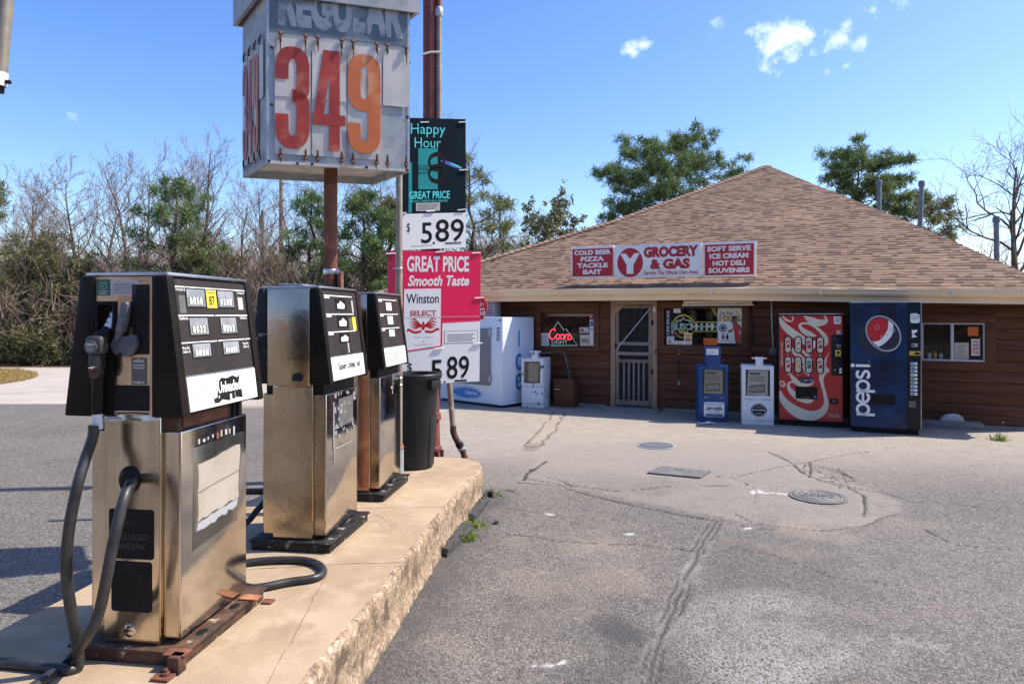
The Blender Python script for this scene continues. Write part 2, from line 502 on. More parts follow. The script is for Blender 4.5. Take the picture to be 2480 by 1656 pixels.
# ---------------------------------------------------------------- ground
def vnoise(x, y, sc, seed=0, octs=4):
    """value noise on arrays, 0..1"""
    out = np.zeros_like(x); amp, tot = 1.0, 0.0
    for o in range(octs):
        u, v = x * sc + 17.3 * o + seed * 3.7, y * sc - 9.1 * o + seed * 5.3
        iu, iv = np.floor(u), np.floor(v)
        fu, fv = u - iu, v - iv
        fu, fv = fu * fu * (3 - 2 * fu), fv * fv * (3 - 2 * fv)
        def h(a, b):
            s = np.sin(a * 127.1 + b * 311.7 + seed * 74.7) * 43758.5453
            return s - np.floor(s)
        out += amp * ((h(iu, iv) * (1 - fu) + h(iu + 1, iv) * fu) * (1 - fv) + (h(iu, iv + 1) * (1 - fu) + h(iu + 1, iv + 1) * fu) * fv)
        tot += amp; amp *= 0.5; sc *= 2.0
    return out / tot
def seg_dist(x, y, pts):
    d = np.full_like(x, 1e9)
    for (ax, ay), (bx, by) in zip(pts[:-1], pts[1:]):
        dx, dy = bx - ax, by - ay
        L = dx * dx + dy * dy + 1e-12
        t = np.clip(((x - ax) * dx + (y - ay) * dy) / L, 0, 1)
        d = np.minimum(d, np.hypot(x - ax - t * dx, y - ay - t * dy))
    return d
def in_poly(x, y, pts):
    c = np.zeros(x.shape, bool)
    n = len(pts)
    for i in range(n):
        ax, ay = pts[i]; bx, by = pts[(i + 1) % n]
        k = ((ay > y) != (by > y)) & (x < (bx - ax) * (y - ay) / (by - ay + 1e-12) + ax)
        c ^= k
    return c
def sstep(a, b, x):
    t = np.clip((x - a) / (b - a), 0, 1)
    return t * t * (3 - 2 * t)
def g2(lst, kind='n'):
    """pixel lists on the ground; 'r' = pixels of the enlarged lower part of the photograph"""
    if kind == 'r': lst = [(840 + .6985 * a, 1050 + .6985 * b) for a, b in lst]
    if kind == 'q': lst = [(1060 + .30664 * a, 1000 + .30675 * b) for a, b in lst]
    return [(p.x, p.y) for p in (gp(a, b) for a, b in lst)]

def spaced(stops):
    out = [stops[0][0]]
    for (a, _), (b, st) in zip(stops[:-1], stops[1:]):
        n = max(1, int(round((b - a) / st)))
        out += [a + (b - a) * (k + 1) / n for k in range(n)]
    return np.array(out)
gx = spaced([(-420, 0), (-120, 60), (-40, 16), (-12, 2), (-4.5, .25), (-.9, .05), (4.4, .021), (8.5, .05), (14, .4), (40, 5), (120, 20), (420, 60)])
gy = spaced([(-420, 0), (-120, 60), (-30, 15), (-4, 2), (2.8, .4), (6.6, .022), (12.6, .036), (16, .2), (40, 4), (120, 20), (900, 90)])
GX, GY = np.meshgrid(gx, gy)
nx, ny = len(gx), len(gy)
wob = (vnoise(GX, GY, 5.0, 3) - .5)
wob2 = (vnoise(GX, GY, 5.0, 4) - .5)
wx, wy = GX + wob * .12, GY + wob2 * .12
cx_, cy_ = GX + wob * .05, GY + wob2 * .05

crack = np.zeros_like(GX)
for pts, w, kd in [
    ([(590, 168), (740, 180), (840, 215), (1000, 250), (1150, 280), (1270, 300)], .020, 'r'),
    ([(610, 155), (780, 180), (930, 198), (1000, 195), (1130, 180), (1330, 180)], .016, 'r'),
    ([(640, 120), (610, 160)], .02, 'r'), ([(690, 95), (640, 130)], .025, 'r'),
    ([(480, 345), (600, 350), (760, 375), (1000, 385), (1200, 405)], .011, 'r'),
    ([(1460, 60), (1530, 95), (1590, 140), (1650, 165), (1740, 185), (1830, 200), (1920, 220)], .022, 'r'),
    ([(1600, 95), (1612, 125), (1600, 150)], .018, 'r'), ([(1640, 115), (1700, 130), (1755, 152)], .016, 'r'),
    ([(1740, 185), (1790, 215), (1795, 285)], .015, 'r'), ([(1530, 95), (1700, 120), (1760, 160), (1650, 165)], .013, 'r'),
    ([(1560, 110), (1640, 150), (1690, 150), (1720, 175), (1700, 190)], .009, 'r'), ([(1620, 118), (1660, 142), (1730, 150)], .009, 'r'), ([(1590, 105), (1570, 125), (1610, 140)], .008, 'r'),
    ([(1690, 128), (1680, 165)], .008, 'r'), ([(1715, 138), (1740, 185)], .008, 'r'), ([(1270, 300), (1420, 330), (1560, 330)], .007, 'r'), ([(1340, 150), (1420, 190), (1410, 240)], .006, 'r'), ([(520, 255), (700, 280), (860, 330)], .006, 'r'),
    ([(1330, 395), (1480, 420), (1700, 500), (1900, 520)], .006, 'r'), ([(2000, 330), (2100, 380), (2300, 400)], .007, 'r'),
    ([(1920, 220), (1950, 235), (2090, 240), (2260, 262)], .010, 'r'),
    ([(1330, 270), (1420, 312), (1640, 335), (1790, 318), (1905, 275)], .011, 'r'),
    ([(1265, 145), (1340, 150), (1470, 120), (1640, 88), (1900, 45)], .010, 'r'),
    ([(870, 510), (1000, 545), (1060, 580)], .012, 'q'), ([(420, 600), (560, 610), (650, 640)], .02, 'q'),
]:
    d = seg_dist(cx_, cy_, g2(pts, kd)) + (vnoise(GX, GY, 9, 8) - .5) * w * 1.4
    crack = np.maximum(crack, 1 - sstep(w * .35, w, d))
seam_pts = g2([(1285, 300), (1240, 370), (1215, 430), (1170, 520), (1120, 630), (1085, 725), (1055, 830), (1035, 900), (1000, 1000)], 'r')
sd = seg_dist(GX + wob * .02, GY + wob2 * .02, seam_pts)
sdw = seg_dist(GX + wob * .05, GY + wob2 * .05, seam_pts)
seam_groove = np.maximum((1 - sstep(.006, .020, sdw)) * sstep(.25, .45, vnoise(GX, GY, 4, 11)), (1 - sstep(.004, .016, np.abs(sdw - .040))) * sstep(.42, .55, vnoise(GX, GY, 3, 13)))
seam_band = (1 - sstep(.025, .075, sd + (vnoise(GX, GY, 8, 12) - .5) * .08)) * (.35 + .65 * vnoise(GX, GY, 3, 14))
crack = np.maximum(crack, seam_groove * .85)

worn_poly = g2([(1240, 570), (1330, 552), (1430, 548), (1600, 596), (1800, 672), (1915, 745), (1905, 778), (1800, 800), (1750, 840), (1600, 900), (1130, 900), (1112, 760), (1165, 640)], 'r')
def soft_poly(poly, n=7, amp=.5):
    acc = np.zeros_like(GX)
    for q in range(n):
        acc += in_poly(GX + (vnoise(GX, GY, 1.8, 200 + q, 6) - .5) * amp * 1.4, GY + (vnoise(GX, GY, 1.8, 230 + q, 6) - .5) * amp * 1.4, poly)
    return acc / n
worn = soft_poly(worn_poly) * np.clip((vnoise(GX, GY, 3, 21) - .18) * 3, 0, 1)
worn = np.maximum(worn, in_poly(wx, wy, g2([(1900, 690), (2090, 720), (2080, 745), (1900, 735)], 'r')) * .6)
smooth_poly = g2([(590, 168), (640, 120), (690, 60), (1010, 20), (1300, 20), (1460, 60), (1600, 120), (1780, 180), (1925, 232), (1900, 285), (1790, 322), (1640, 338), (1420, 314), (1290, 285), (1150, 262), (1000, 232), (840, 200)], 'r')
smoothp = (.6 * in_poly(wx, wy, smooth_poly) + .4 * soft_poly(smooth_poly, 5, .5)) * (.55 + .45 * sstep(.3, .6, vnoise(GX, GY, 1.3, 23)))
tan = np.zeros_like(GX)
for (a, b), r, k in [((1590, 335), .34, .9), ((1500, 398), .30, .8), ((830, 392), .36, .7), ((850, 510), .40, .8), ((720, 625), .25, .55), ((905, 512), .22, .55),
                     ((1870, 290), .3, .5), ((880, 112), .5, .6), ((330, 740), .16, .6)]:
    p = g2([(a, b)], 'r')[0]
    d = np.hypot((GX - p[0]) * .8, (GY - p[1]) * 1.15) / r + (vnoise(GX, GY, 3.2, 31, 6) - .5) * 2.6
    tan = np.maximum(tan, k * .5 * (1 - sstep(.15, 1.15, d)))
# filled trench strip running to the store
tr = g2([(960, -5), (925, 45), (870, 130), (800, 200), (745, 255)], 'q')
td = seg_dist(wx, wy, tr)
trench = (1 - sstep(.09, .13, td + (vnoise(GX, GY, 6, 41) - .5) * .08))
tan = np.maximum(tan, trench * 1.0)
crack = np.maximum(crack, (1 - sstep(.008, .03, np.abs(td - .105 + (vnoise(GX, GY, 6, 41) - .5) * .08))) * (.25 + .75 * vnoise(GX, GY, 5, 42)) * (GY < 12.2))
patch = in_poly(cx_, cy_, g2([(660, 290), (715, 240), (830, 232), (800, 275), (740, 306)], 'q')).astype(float)
dark = patch * .5
for (a, b), r, k in [((945, 690), .28, .9), ((60, 860), .5, .8), ((250, 600), .55, .35), ((330, 460), .5, .4), ((1010, 860), .5, .55), ((800, 600), .9, .25), ((1550, 460), .9, .4), ((1120, 800), .3, .7)]:
    p = g2([(a, b)], 'r')[0]
    d = np.hypot((GX - p[0]) * 1.3, (GY - p[1])) / r + (vnoise(GX, GY, 3, 51) - .5) * 1.3
    dark = np.maximum(dark, k * (1 - sstep(.4, 1.1, d)))
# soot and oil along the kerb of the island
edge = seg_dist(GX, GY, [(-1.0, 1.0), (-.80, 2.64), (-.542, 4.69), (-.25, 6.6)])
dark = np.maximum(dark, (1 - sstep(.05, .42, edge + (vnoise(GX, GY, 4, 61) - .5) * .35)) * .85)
white = np.zeros_like(GX)
for pts, w in [([(1412, 203), (1428, 196)], .07), ([(1420, 202), (1545, 210)], .035), ([(690, 803), (715, 806)], .035), ([(735, 792), (760, 790)], .02), ([(640, 800), (650, 800)], .015),
               ([(695, 279), (712, 281)], .03), ([(968, 347), (988, 349)], .025), ([(897, 207), (912, 207)], .03), ([(1375, 330), (1400, 325)], .02)]:
    d = seg_dist(GX, GY, g2(pts, 'r')) + (vnoise(GX, GY, 14, 71) - .5) * w * 2.2
    white = np.maximum(white, (.28 + .5 * vnoise(GX, GY, 22, 72)) * (1 - sstep(w * .3, w * .7, d)))
# lighter old surfacing beyond the lot; grazing-view brightening painted onto the lot
far = sstep(0, .8, (GY + .25 * GX) - 11.2 + (vnoise(GX, GY, .8, 81) - .5) * 1.0) * (GX < -1.2)
far = np.maximum(far, .68 * sstep(6.0, 10.0, GY) * (GX > -2.5))
far = np.maximum(far, sstep(20, 30, np.abs(GX)))

GZ = (vnoise(GX, GY, .5, 91) - .5) * .012 * ((np.abs(GX) < 12) & (GY < 14) & (GY > 0))
GZ = GZ - crack * .012 + seam_band * .008 * (1 - seam_groove) + (vnoise(GX, GY, 30, 92, 2) - .5) * .003 * (GY < 8)
verts = np.stack([GX.ravel(), GY.ravel(), GZ.ravel()], 1)
idx = np.arange(nx * ny).reshape(ny, nx)
quads = np.stack([idx[:-1, :-1].ravel(), idx[:-1, 1:].ravel(), idx[1:, 1:].ravel(), idx[1:, :-1].ravel()], 1)
def np_mesh(name, verts, faces, mats, parent=None, mat_idx=None, smooth=True):
    me = bpy.data.meshes.new(name)
    verts = np.asarray(verts, np.float32)
    faces = np.asarray(faces, np.int32)
    k = faces.shape[1]
    me.vertices.add(len(verts)); me.vertices.foreach_set('co', verts.ravel())
    me.loops.add(faces.size); me.loops.foreach_set('vertex_index', faces.ravel())
    me.polygons.add(len(faces))
    me.polygons.foreach_set('loop_start', np.arange(0, faces.size, k, dtype=np.int32))
    me.polygons.foreach_set('loop_total', np.full(len(faces), k, np.int32))
    for m_ in mats: me.materials.append(m_)
    if mat_idx is not None: me.polygons.foreach_set('material_index', np.asarray(mat_idx, np.int32))
    if smooth: me.polygons.foreach_set('use_smooth', np.ones(len(faces), bool))
    me.update(calc_edges=True)
    o = bpy.data.objects.new(name, me)
    COL.objects.link(o)
    if parent is not None: o.parent = parent
    return o
def attr(o, name, arr):
    a = o.data.attributes.new(name, 'FLOAT', 'POINT')
    a.data.foreach_set('value', np.asarray(arr, np.float32).ravel())

def asphalt_mat():
    m, nt, N, L, b = node_mat('asphalt')
    tc = N.new('ShaderNodeTexCoord')
    def A(n):
        a = N.new('ShaderNodeAttribute'); a.attribute_name = n
        return a.outputs['Fac']
    def noise(sc, dt=4, rg=.6):
        n = N.new('ShaderNodeTexNoise'); n.inputs['Scale'].default_value = sc; n.inputs['Detail'].default_value = dt
        n.inputs['Roughness'].default_value = rg
        L.new(tc.outputs['Object'], n.inputs['Vector']); return n.outputs['Fac']
    def mr(v, a, c, x=0, y=1):
        r = N.new('ShaderNodeMapRange'); r.inputs[1].default_value = a; r.inputs[2].default_value = c
        r.inputs[3].default_value = x; r.inputs[4].default_value = y
        L.new(v, r.inputs[0]); return r.outputs[0]
    def mul(a, c):
        n = N.new('ShaderNodeMath'); n.operation = 'MULTIPLY'; n.use_clamp = True
        L.new(a, n.inputs[0])
        if isinstance(c, float): n.inputs[1].default_value = c
        else: L.new(c, n.inputs[1])
        return n.outputs[0]
    def mix(f, a, c):
        x = N.new('ShaderNodeMixRGB')
        if isinstance(f, float): x.inputs[0].default_value = f
        else: L.new(f, x.inputs[0])
        for i, q in ((1, a), (2, c)):
            if isinstance(q, tuple): x.inputs[i].default_value = (*q, 1)
            else: L.new(q, x.inputs[i])
        return x.outputs[0]
    big, mid, fine = noise(.55, 6), noise(4.0, 6), noise(75, 3)
    vor = N.new('ShaderNodeTexVoronoi'); vor.inputs['Scale'].default_value = 80
    L.new(tc.outputs['Object'], vor.inputs['Vector'])
    sep = N.new('ShaderNodeSeparateColor'); L.new(vor.outputs['Color'], sep.inputs[0])
    base = mix(mr(big, .35, .65), (.108, .099, .089), (.182, .163, .143))
    base = mix(mr(mid, .46, .66, 0, .55), base, (.185, .166, .146))
    base = mix(mr(noise(22, 4), .50, .66, 0, .5), base, (.21, .19, .168))
    base = mix(mr(noise(13, 5), .54, .68, 0, .55), base, (.060, .055, .051))
    base = mix(mr(sep.outputs[0], .55, .95, 0, .52), base, (.34, .31, .275))      # pale stones in the binder
    base = mix(mr(sep.outputs[1], .6, .95, 0, .62), base, (.044, .041, .039))      # dark stones
    base = mix(mr(vor.outputs['Distance'], .5, .8, 0, .55), base, (.05, .048, .046))
    base = mix(mul(A('far'), .80), base, mix(mr(mid, .35, .65), (.50, .44, .37), (.39, .34, .285)))
    base = mix(mul(A('smoothp'), mr(mid, .3, .62, .42, .68)), base, (.255, .23, .203))
    base = mix(mul(A('tan'), mr(fine, .35, .6, .35, .85)), base, (.34, .28, .215))
    base = mix(mul(A('dark'), mr(mid, .3, .6, .45, .9)), base, (.045, .046, .050))
    wv = mul(A('worn'), mr(sep.outputs[2], .32, .55))
    base = mix(mul(wv, .60), base, (.33, .32, .308))
    base = mix(mul(A('seam'), .7), base, (.26, .25, .235))
    base = mix(A('white'), base, (.72, .71, .69))
    base = mix(mul(A('crack'), .93), base, (.022, .02, .018))
    L.new(base, b.inputs['Base Color'])
    b.inputs['Roughness'].default_value = .82
    b.inputs['Specular IOR Level'].default_value = .35
    bn = N.new('ShaderNodeBump'); bn.inputs['Distance'].default_value = .006; bn.inputs['Strength'].default_value = .9
    inv = N.new('ShaderNodeMath'); inv.operation = 'SUBTRACT'; inv.inputs[0].default_value = 1.0
    L.new(vor.outputs['Distance'], inv.inputs[1])
    ad = N.new('ShaderNodeMath'); ad.operation = 'ADD'
    L.new(inv.outputs[0], ad.inputs[0]); L.new(fine, ad.inputs[1])
    L.new(ad.outputs[0], bn.inputs['Height']); L.new(bn.outputs[0], b.inputs['Normal'])
    return m
ground = np_mesh('ground', verts, quads, [asphalt_mat()])
for n_, a_ in (('crack', crack), ('worn', worn), ('smoothp', smoothp), ('tan', tan), ('dark', dark), ('white', white), ('far', far), ('seam', seam_band)):
    attr(ground, n_, a_)
tag(ground, 'cracked grey asphalt forecourt between the pumps and the store', 'asphalt', kind='structure')

# the road running past on the left, woodland floor behind, dry grass verge
K['road'] = mat('old_concrete_road', (.40, .365, .32), (.34, .31, .275), 1.2, .85, bump=.003, bscale=60, c3=(.26, .24, .215), s3=.8, lo3=.6, hi3=.75)
K['litter'] = mat('leaf_litter', (.17, .105, .06), (.10, .065, .038), 3, .9, bump=.03, bscale=14, c3=(.26, .18, .10), s3=6, lo3=.55, hi3=.7)
m = MB()
m.add([(-70, 13.2, .004), (-6.0, 13.2, .004), (-3.6, 16, .004), (-1.5, 22.2, .004), (-70, 22.6, .004)], [(0, 1, 2, 3, 4)], K['road'])
tag(m.build('road'), 'pale old road at the edge of the woods', 'road', kind='structure')
m = MB()
m.add([(-80, 22.6, .008), (-1.5, 22.2, .008), (4, 24, .008), (40, 26, .008), (90, 160, .008), (-90, 160, .008)], [(0, 1, 2, 3, 4, 5)], K['litter'])
tag(m.build('forest_floor'), 'leaf littered woodland floor', 'forest floor', kind='structure')

hx, hy = np.meshgrid(np.linspace(-170, 170, 60), np.linspace(-150, -36, 24))  # unseen hillside added so the pump steel mirrors less sky
hz = 15 * sstep(-38, -95, hy) * (.75 + .5 * vnoise(hx, hy, .02, 95)) - .05
hv = np.stack([hx.ravel(), hy.ravel(), hz.ravel()], 1)
hi_ = np.arange(60 * 24).reshape(24, 60)
added_hill = np_mesh('added_hill', hv, np.stack([hi_[:-1, :-1].ravel(), hi_[:-1, 1:].ravel(), hi_[1:, 1:].ravel(), hi_[1:, :-1].ravel()], 1), [K['litter']])
tag(added_hill, 'leaf covered hillside added behind the camera to hide sky in reflections', 'added_hill', kind='structure')
# ---------------------------------------------------------------- fuel island
ISL_Z = .30
isl = thing('concrete_island', 'raised tan concrete fuel island with a rough chipped edge under the pumps', 'island')
RE = [(-1.25, -1.0), (-.985, 1.0), (-.80, 2.64), (-.672, 3.5), (-.533, 4.69), (-.345, 5.95), (-.285, 6.35), (-.30, 6.6), (-.40, 6.80), (-.62, 6.9)]
LE = [(-1.55, 6.9), (-1.75, 6.85), (-1.86, 6.65), (-2.27, 3.64), (-2.43, 2.4), (-2.9, -1.0)]
def resample(pts, st):
    out = []
    for (ax, ay), (bx, by) in zip(pts[:-1], pts[1:]):
        n = max(1, int(math.hypot(bx - ax, by - ay) / st))
        out += [(ax + (bx - ax) * k / n, ay + (by - ay) * k / n) for k in range(n)]
    return out
loop = resample(RE + LE + [RE[0]], .03)
lp = np.array(loop)
nl = len(lp)
tng = np.roll(lp, -3, 0) - np.roll(lp, 3, 0)
tng /= np.linalg.norm(tng, axis=1)[:, None]
nrm = np.stack([tng[:, 1], -tng[:, 0]], 1)
levels = [(-.035, 0.30), (-.012, .298), (0.0, .285), (.004, .255), (.0, .22), (.0, .18), (-.002, .14), (-.004, .10), (0.0, .06), (.012, .025), (.02, -.03)]
vs = []
s_ = np.arange(nl) * .03
chip = np.clip((vnoise(s_, s_ * 0, 2.2, 5) - .52) * 5, 0, 1)
for k, (ofs, z) in enumerate(levels):
    rough = (vnoise(s_, np.full(nl, z * 1.0), 9, 7) - .5)
    rough2 = (vnoise(s_, np.full(nl, z * 1.0), 26, 9, 2) - .5)
    amp = 0.0 if k == 0 else (.010 if k == 1 else .022)
    depth = ofs + rough * amp * 1.6 + rough2 * amp * 1.1 - chip * (.035 if k in (1, 2) else .02 if k > 2 else 0) * np.clip(rough * 2 + .7, 0, 1)
    zz = z + (rough2 * .012 - chip * .015 if k in (1, 2) else 0)
    vs.append(np.stack([lp[:, 0] + nrm[:, 0] * depth, lp[:, 1] + nrm[:, 1] * depth, np.full(nl, z) + (zz - z)], 1))
allv = np.concatenate(vs)
fs = []
for k in range(len(levels) - 1):
    a = k * nl + np.arange(nl); b_ = k * nl + (np.arange(nl) + 1) % nl
    fs.append(np.stack([a + nl, b_ + nl, b_, a], 1))
def island_mat(side):
    m, nt, N, L, b = node_mat('tan_concrete_side' if side else 'tan_concrete_top')
    tc = N.new('ShaderNodeTexCoord')
    def noise(sc, dt=6):
        n = N.new('ShaderNodeTexNoise'); n.inputs['Scale'].default_value = sc; n.inputs['Detail'].default_value = dt
        n.inputs['Roughness'].default_value = .65
        L.new(tc.outputs['Object'], n.inputs['Vector']); return n.outputs['Fac']
    def mix(v, a, c, c1, c2, top=1.0):
        r = N.new('ShaderNodeMapRange'); r.inputs[1].default_value = a; r.inputs[2].default_value = c; r.inputs[4].default_value = top
        L.new(v, r.inputs[0])
        x = N.new('ShaderNodeMixRGB'); L.new(r.outputs[0], x.inputs[0])
        for i, q in ((1, c1), (2, c2)):
            if isinstance(q, tuple): x.inputs[i].default_value = (*q, 1)
            else: L.new(q, x.inputs[i])
        return x.outputs[0]
    c = mix(noise(1.6), .38, .62, (.41, .315, .215), (.315, .235, .155))
    c = mix(noise(6), .5, .68, c, (.45, .36, .26), .7)
    c = mix(noise(3.1), .56, .72, c, (.23, .175, .12), .7)
    c = mix(noise(160, 2), .5, .7, c, (.20, .14, .085), .5)
    if side:
        v = N.new('ShaderNodeTexVoronoi'); v.inputs['Scale'].default_value = 60
        L.new(tc.outputs['Object'], v.inputs['Vector'])
        sp = N.new('ShaderNodeSeparateColor'); L.new(v.outputs['Color'], sp.inputs[0])
        c = mix(noise(2.3), .3, .6, c, (.29, .205, .135), .75)
        c = mix(sp.outputs[0], .5, .9, c, (.20, .12, .065), .7)
        c = mix(sp.outputs[1], .7, .95, c, (.50, .42, .33), .8)
        c = mix(noise(7), .50, .62, c, (.095, .065, .042), .85)
    L.new(c, b.inputs['Base Color'])
    b.inputs['Roughness'].default_value = .85
    b.inputs['Specular IOR Level'].default_value = .3
    bn = N.new('ShaderNodeBump'); bn.inputs['Distance'].default_value = .008 if side else .0018
    L.new(noise(55 if side else 120, 4), bn.inputs['Height']); L.new(bn.outputs[0], b.inputs['Normal'])
    return m
np_mesh('side', allv, np.concatenate(fs), [island_mat(True)], isl)
m = MB()
m.v = [tuple(p) for p in vs[0]]
m.f = [tuple(range(nl))]; m.m = [0]; m.mats = [island_mat(False)]
m.build('top_surface', isl, smooth=0)
rk = random.Random(12)
Pt = (Vector((0, 0, ISL_Z + .0012)), Vector((1, 0, 0)), Vector((0, 1, 0)))
K['joint'] = mat('dirt_filled_crack', (.10, .072, .05), (.16, .115, .08), 20, .95)
for x0, y0, x1, y1, w in ((-2.16, 3.72, -.645, 3.92, .006), (-2.02, 5.02, -.50, 5.10, .005), (-.95, 2.62, -1.02, 3.75, .003), (-.80, 4.6, -1.05, 5.0, .003), (-1.1, 5.98, -.40, 6.1, .004)):
    m = MB(); n = 26; dx = dy = 0.0; pts = []
    for q in range(n + 1):
        f = q / n; dx += rk.gauss(0, .006); dy += rk.gauss(0, .006)
        pts.append((x0 + (x1 - x0) * f + dx, y0 + (y1 - y0) * f + dy))
    m.ribbon(Pt, pts, [w * rk.uniform(.3, 1.4) for _ in pts], K['joint'])
    m.build('crack', isl, smooth=0)

# ---------------------------------------------------------------- the store (local x along the front wall, y to the back, z up)
YAW = math.radians(-23.5)
W0 = Vector((2.76, 12.43, 0))
UW = Vector((math.cos(YAW), math.sin(YAW), 0)); BW = Vector((-math.sin(YAW), math.cos(YAW), 0))
store = thing('store_building', 'single storey brown log sided grocery store with a brown shingle hip roof', 'store', W0, YAW)
def BL(px, py, t=0.0):
    """pixel on the local plane y = t -> (s, z)"""
    r = (px - CX) / F
    O = W0 + BW * t
    s = (r * O.y - O.x) / (UW.x - r * UW.y)
    Y = O.y + s * UW.y
    return s, CAMZ + (HY - py) / F * Y
def BW_pt(s, t, z):
    return W0 + UW * s + BW * t + Vector((0, 0, z))

EAVE_T, EAVE_Z, PITCH = -.42, 2.16, .50
def roofhit(px, py):
    """pixel on the front roof plane -> (s, t)"""
    d = Vector(((px - CX) / F, 1, (HY - py) / F))
    # local ray: z = CAMZ + k dz ; t = (k d - W0).BW
    o_t = -W0.dot(BW); o_s = -W0.dot(UW)
    dt, ds = d.dot(BW), d.dot(UW)
    k = (EAVE_Z - CAMZ + PITCH * (o_t - EAVE_T)) / (d.z - PITCH * dt)
    return o_s + k * ds, o_t + k * dt
apex = roofhit(1855, 402); h1 = roofhit(1488, 535); h2 = roofhit(1160, 634); hr = roofhit(2480, 648)
sl = (h2[0] - h1[0]) / (h2[1] - h1[1])
EL = (h2[0] + sl * (EAVE_T - h2[1]) - .0, EAVE_T)
ER = (hr[0] + (hr[0] - apex[0]) / (hr[1] - apex[1]) * (EAVE_T - hr[1]), EAVE_T)
print('ROOF', apex, h1, h2, EL, ER)
def sag(s):
    q = max(0.0, s - .6)
    return -.022 * q if q < 5.5 else -.121
def sl_left(t):
    pts = [EL, h2, h1, apex]
    for (s0, t0), (s1, t1) in zip(pts[:-1], pts[1:]):
        if t <= t1: return s0 + (s1 - s0) * (t - t0) / (t1 - t0)
    return apex[0]
def sl_right(t):
    return ER[0] + (apex[0] - ER[0]) * (t - ER[1]) / (apex[1] - ER[1])

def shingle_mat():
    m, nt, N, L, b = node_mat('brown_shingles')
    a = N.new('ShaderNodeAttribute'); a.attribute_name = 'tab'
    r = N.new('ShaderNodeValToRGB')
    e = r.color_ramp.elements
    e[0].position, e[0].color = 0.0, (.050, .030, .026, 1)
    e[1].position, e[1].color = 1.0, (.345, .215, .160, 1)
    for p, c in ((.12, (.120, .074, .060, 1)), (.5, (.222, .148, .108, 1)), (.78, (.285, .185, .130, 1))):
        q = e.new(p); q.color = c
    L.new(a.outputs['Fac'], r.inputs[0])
    tc = N.new('ShaderNodeTexCoord')
    n = N.new('ShaderNodeTexNoise'); n.inputs['Scale'].default_value = 180; n.inputs['Detail'].default_value = 2
    L.new(tc.outputs['Object'], n.inputs['Vector'])
    n2 = N.new('ShaderNodeTexNoise'); n2.inputs['Scale'].default_value = .9; n2.inputs['Detail'].default_value = 5
    L.new(tc.outputs['Object'], n2.inputs['Vector'])
    x = N.new('ShaderNodeMixRGB'); x.blend_type = 'MULTIPLY'; x.inputs[0].default_value = .55
    L.new(r.outputs[0], x.inputs[1]); L.new(n.outputs['Fac'], x.inputs[2])
    h = N.new('ShaderNodeHueSaturation'); h.inputs['Value'].default_value = 1.25
    mr = N.new('ShaderNodeMapRange'); mr.inputs[1].default_value = .3; mr.inputs[2].default_value = .7; mr.inputs[3].default_value = 1.1; mr.inputs[4].default_value = 1.45
    L.new(n2.outputs['Fac'], mr.inputs[0]); L.new(mr.outputs[0], h.inputs['Value'])
    L.new(x.outputs[0], h.inputs['Color']); L.new(h.outputs[0], b.inputs['Base Color'])
    b.inputs['Roughness'].default_value = .9
    b.inputs['Specular IOR Level'].default_value = .25
    return m
K['shingle'] = shingle_mat()
rv, rf, rt = [], [], []
def rz(s, t, lift=0.0):
    f = max(0.0, 1 - (t - EAVE_T) / 3.0)
    return EAVE_Z + PITCH * (t - EAVE_T) + sag(s) * f + lift
def rquad(p, v):
    b_ = len(rv); rv.extend(p); rf.append((b_, b_ + 1, b_ + 2, b_ + 3)); rt.append(v)
rr = random.Random(11)
EXPO = .094
k = 0
t = EAVE_T - .03
while t < apex[1] - .02:
    t1 = min(t + EXPO, apex[1])
    a0, b0 = sl_left(t), sl_right(t)
    a1, b1 = sl_left(min(t1 + .02, apex[1])), sl_right(min(t1 + .02, apex[1]))
    s = a0 - rr.uniform(0, .3)
    drift = 0.0
    thick_prev = False
    while s < b0:
        w = rr.choice((.09, .12, .14, .17, .22))
        s2 = min(s + w, b0 + .02)
        thick = (not thick_prev) if rr.random() < .75 else thick_prev
        thick_prev = thick
        lift = .011 if thick else .006
        drift = .55 * drift + rr.uniform(-.08, .08)
        v = max(.12, min(1, (.54 if thick else .50) + drift + rr.uniform(-.07, .07) - (.3 if rr.random() < .05 else 0)))
        sa, sb = max(s, a0), s2
        ta, tb = max(sa, a1), min(sb, b1)
        if tb - ta < .005: ta = tb = min(max((sa + sb) / 2, a1), b1)
        if sb > sa:
            rquad([(sa, t, rz(sa, t, lift)), (sb, t, rz(sb, t, lift)), (tb, t1 + .02, rz(tb, t1 + .02, .002)), (ta, t1 + .02, rz(ta, t1 + .02, .002))], v)
            rquad([(sa, t, rz(sa, t, -.004)), (sb, t, rz(sb, t, -.004)), (sb, t, rz(sb, t, lift)), (sa, t, rz(sa, t, lift))], .03)  # front lip coloured near black, a painted shadow line
            if not thick and rr.random() < .66 and t > EAVE_T + .1:      # dark band painted in for the shadow gap under thick tabs
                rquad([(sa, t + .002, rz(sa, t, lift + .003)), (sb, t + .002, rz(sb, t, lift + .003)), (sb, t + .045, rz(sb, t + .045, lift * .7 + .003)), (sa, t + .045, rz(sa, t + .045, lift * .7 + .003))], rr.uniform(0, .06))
            if thick:
                rquad([(sa, t, rz(sa, t, 0)), (sa, t, rz(sa, t, lift)), (ta, t1, rz(ta, t1, .003)), (ta, t1, rz(ta, t1, 0))], v * .8)
                rquad([(sb, t, rz(sb, t, lift)), (sb, t, rz(sb, t, 0)), (tb, t1, rz(tb, t1, 0)), (tb, t1, rz(tb, t1, .003))], v * .8)
        s = s2
    t = t1
DEPTH = 15.0
ridge_z = rz(apex[0], apex[1])
ridge = (apex[0], DEPTH - 5.0, ridge_z)
A3 = (apex[0], apex[1], ridge_z)
def R3(p): return (p[0], p[1], rz(p[0], p[1]))
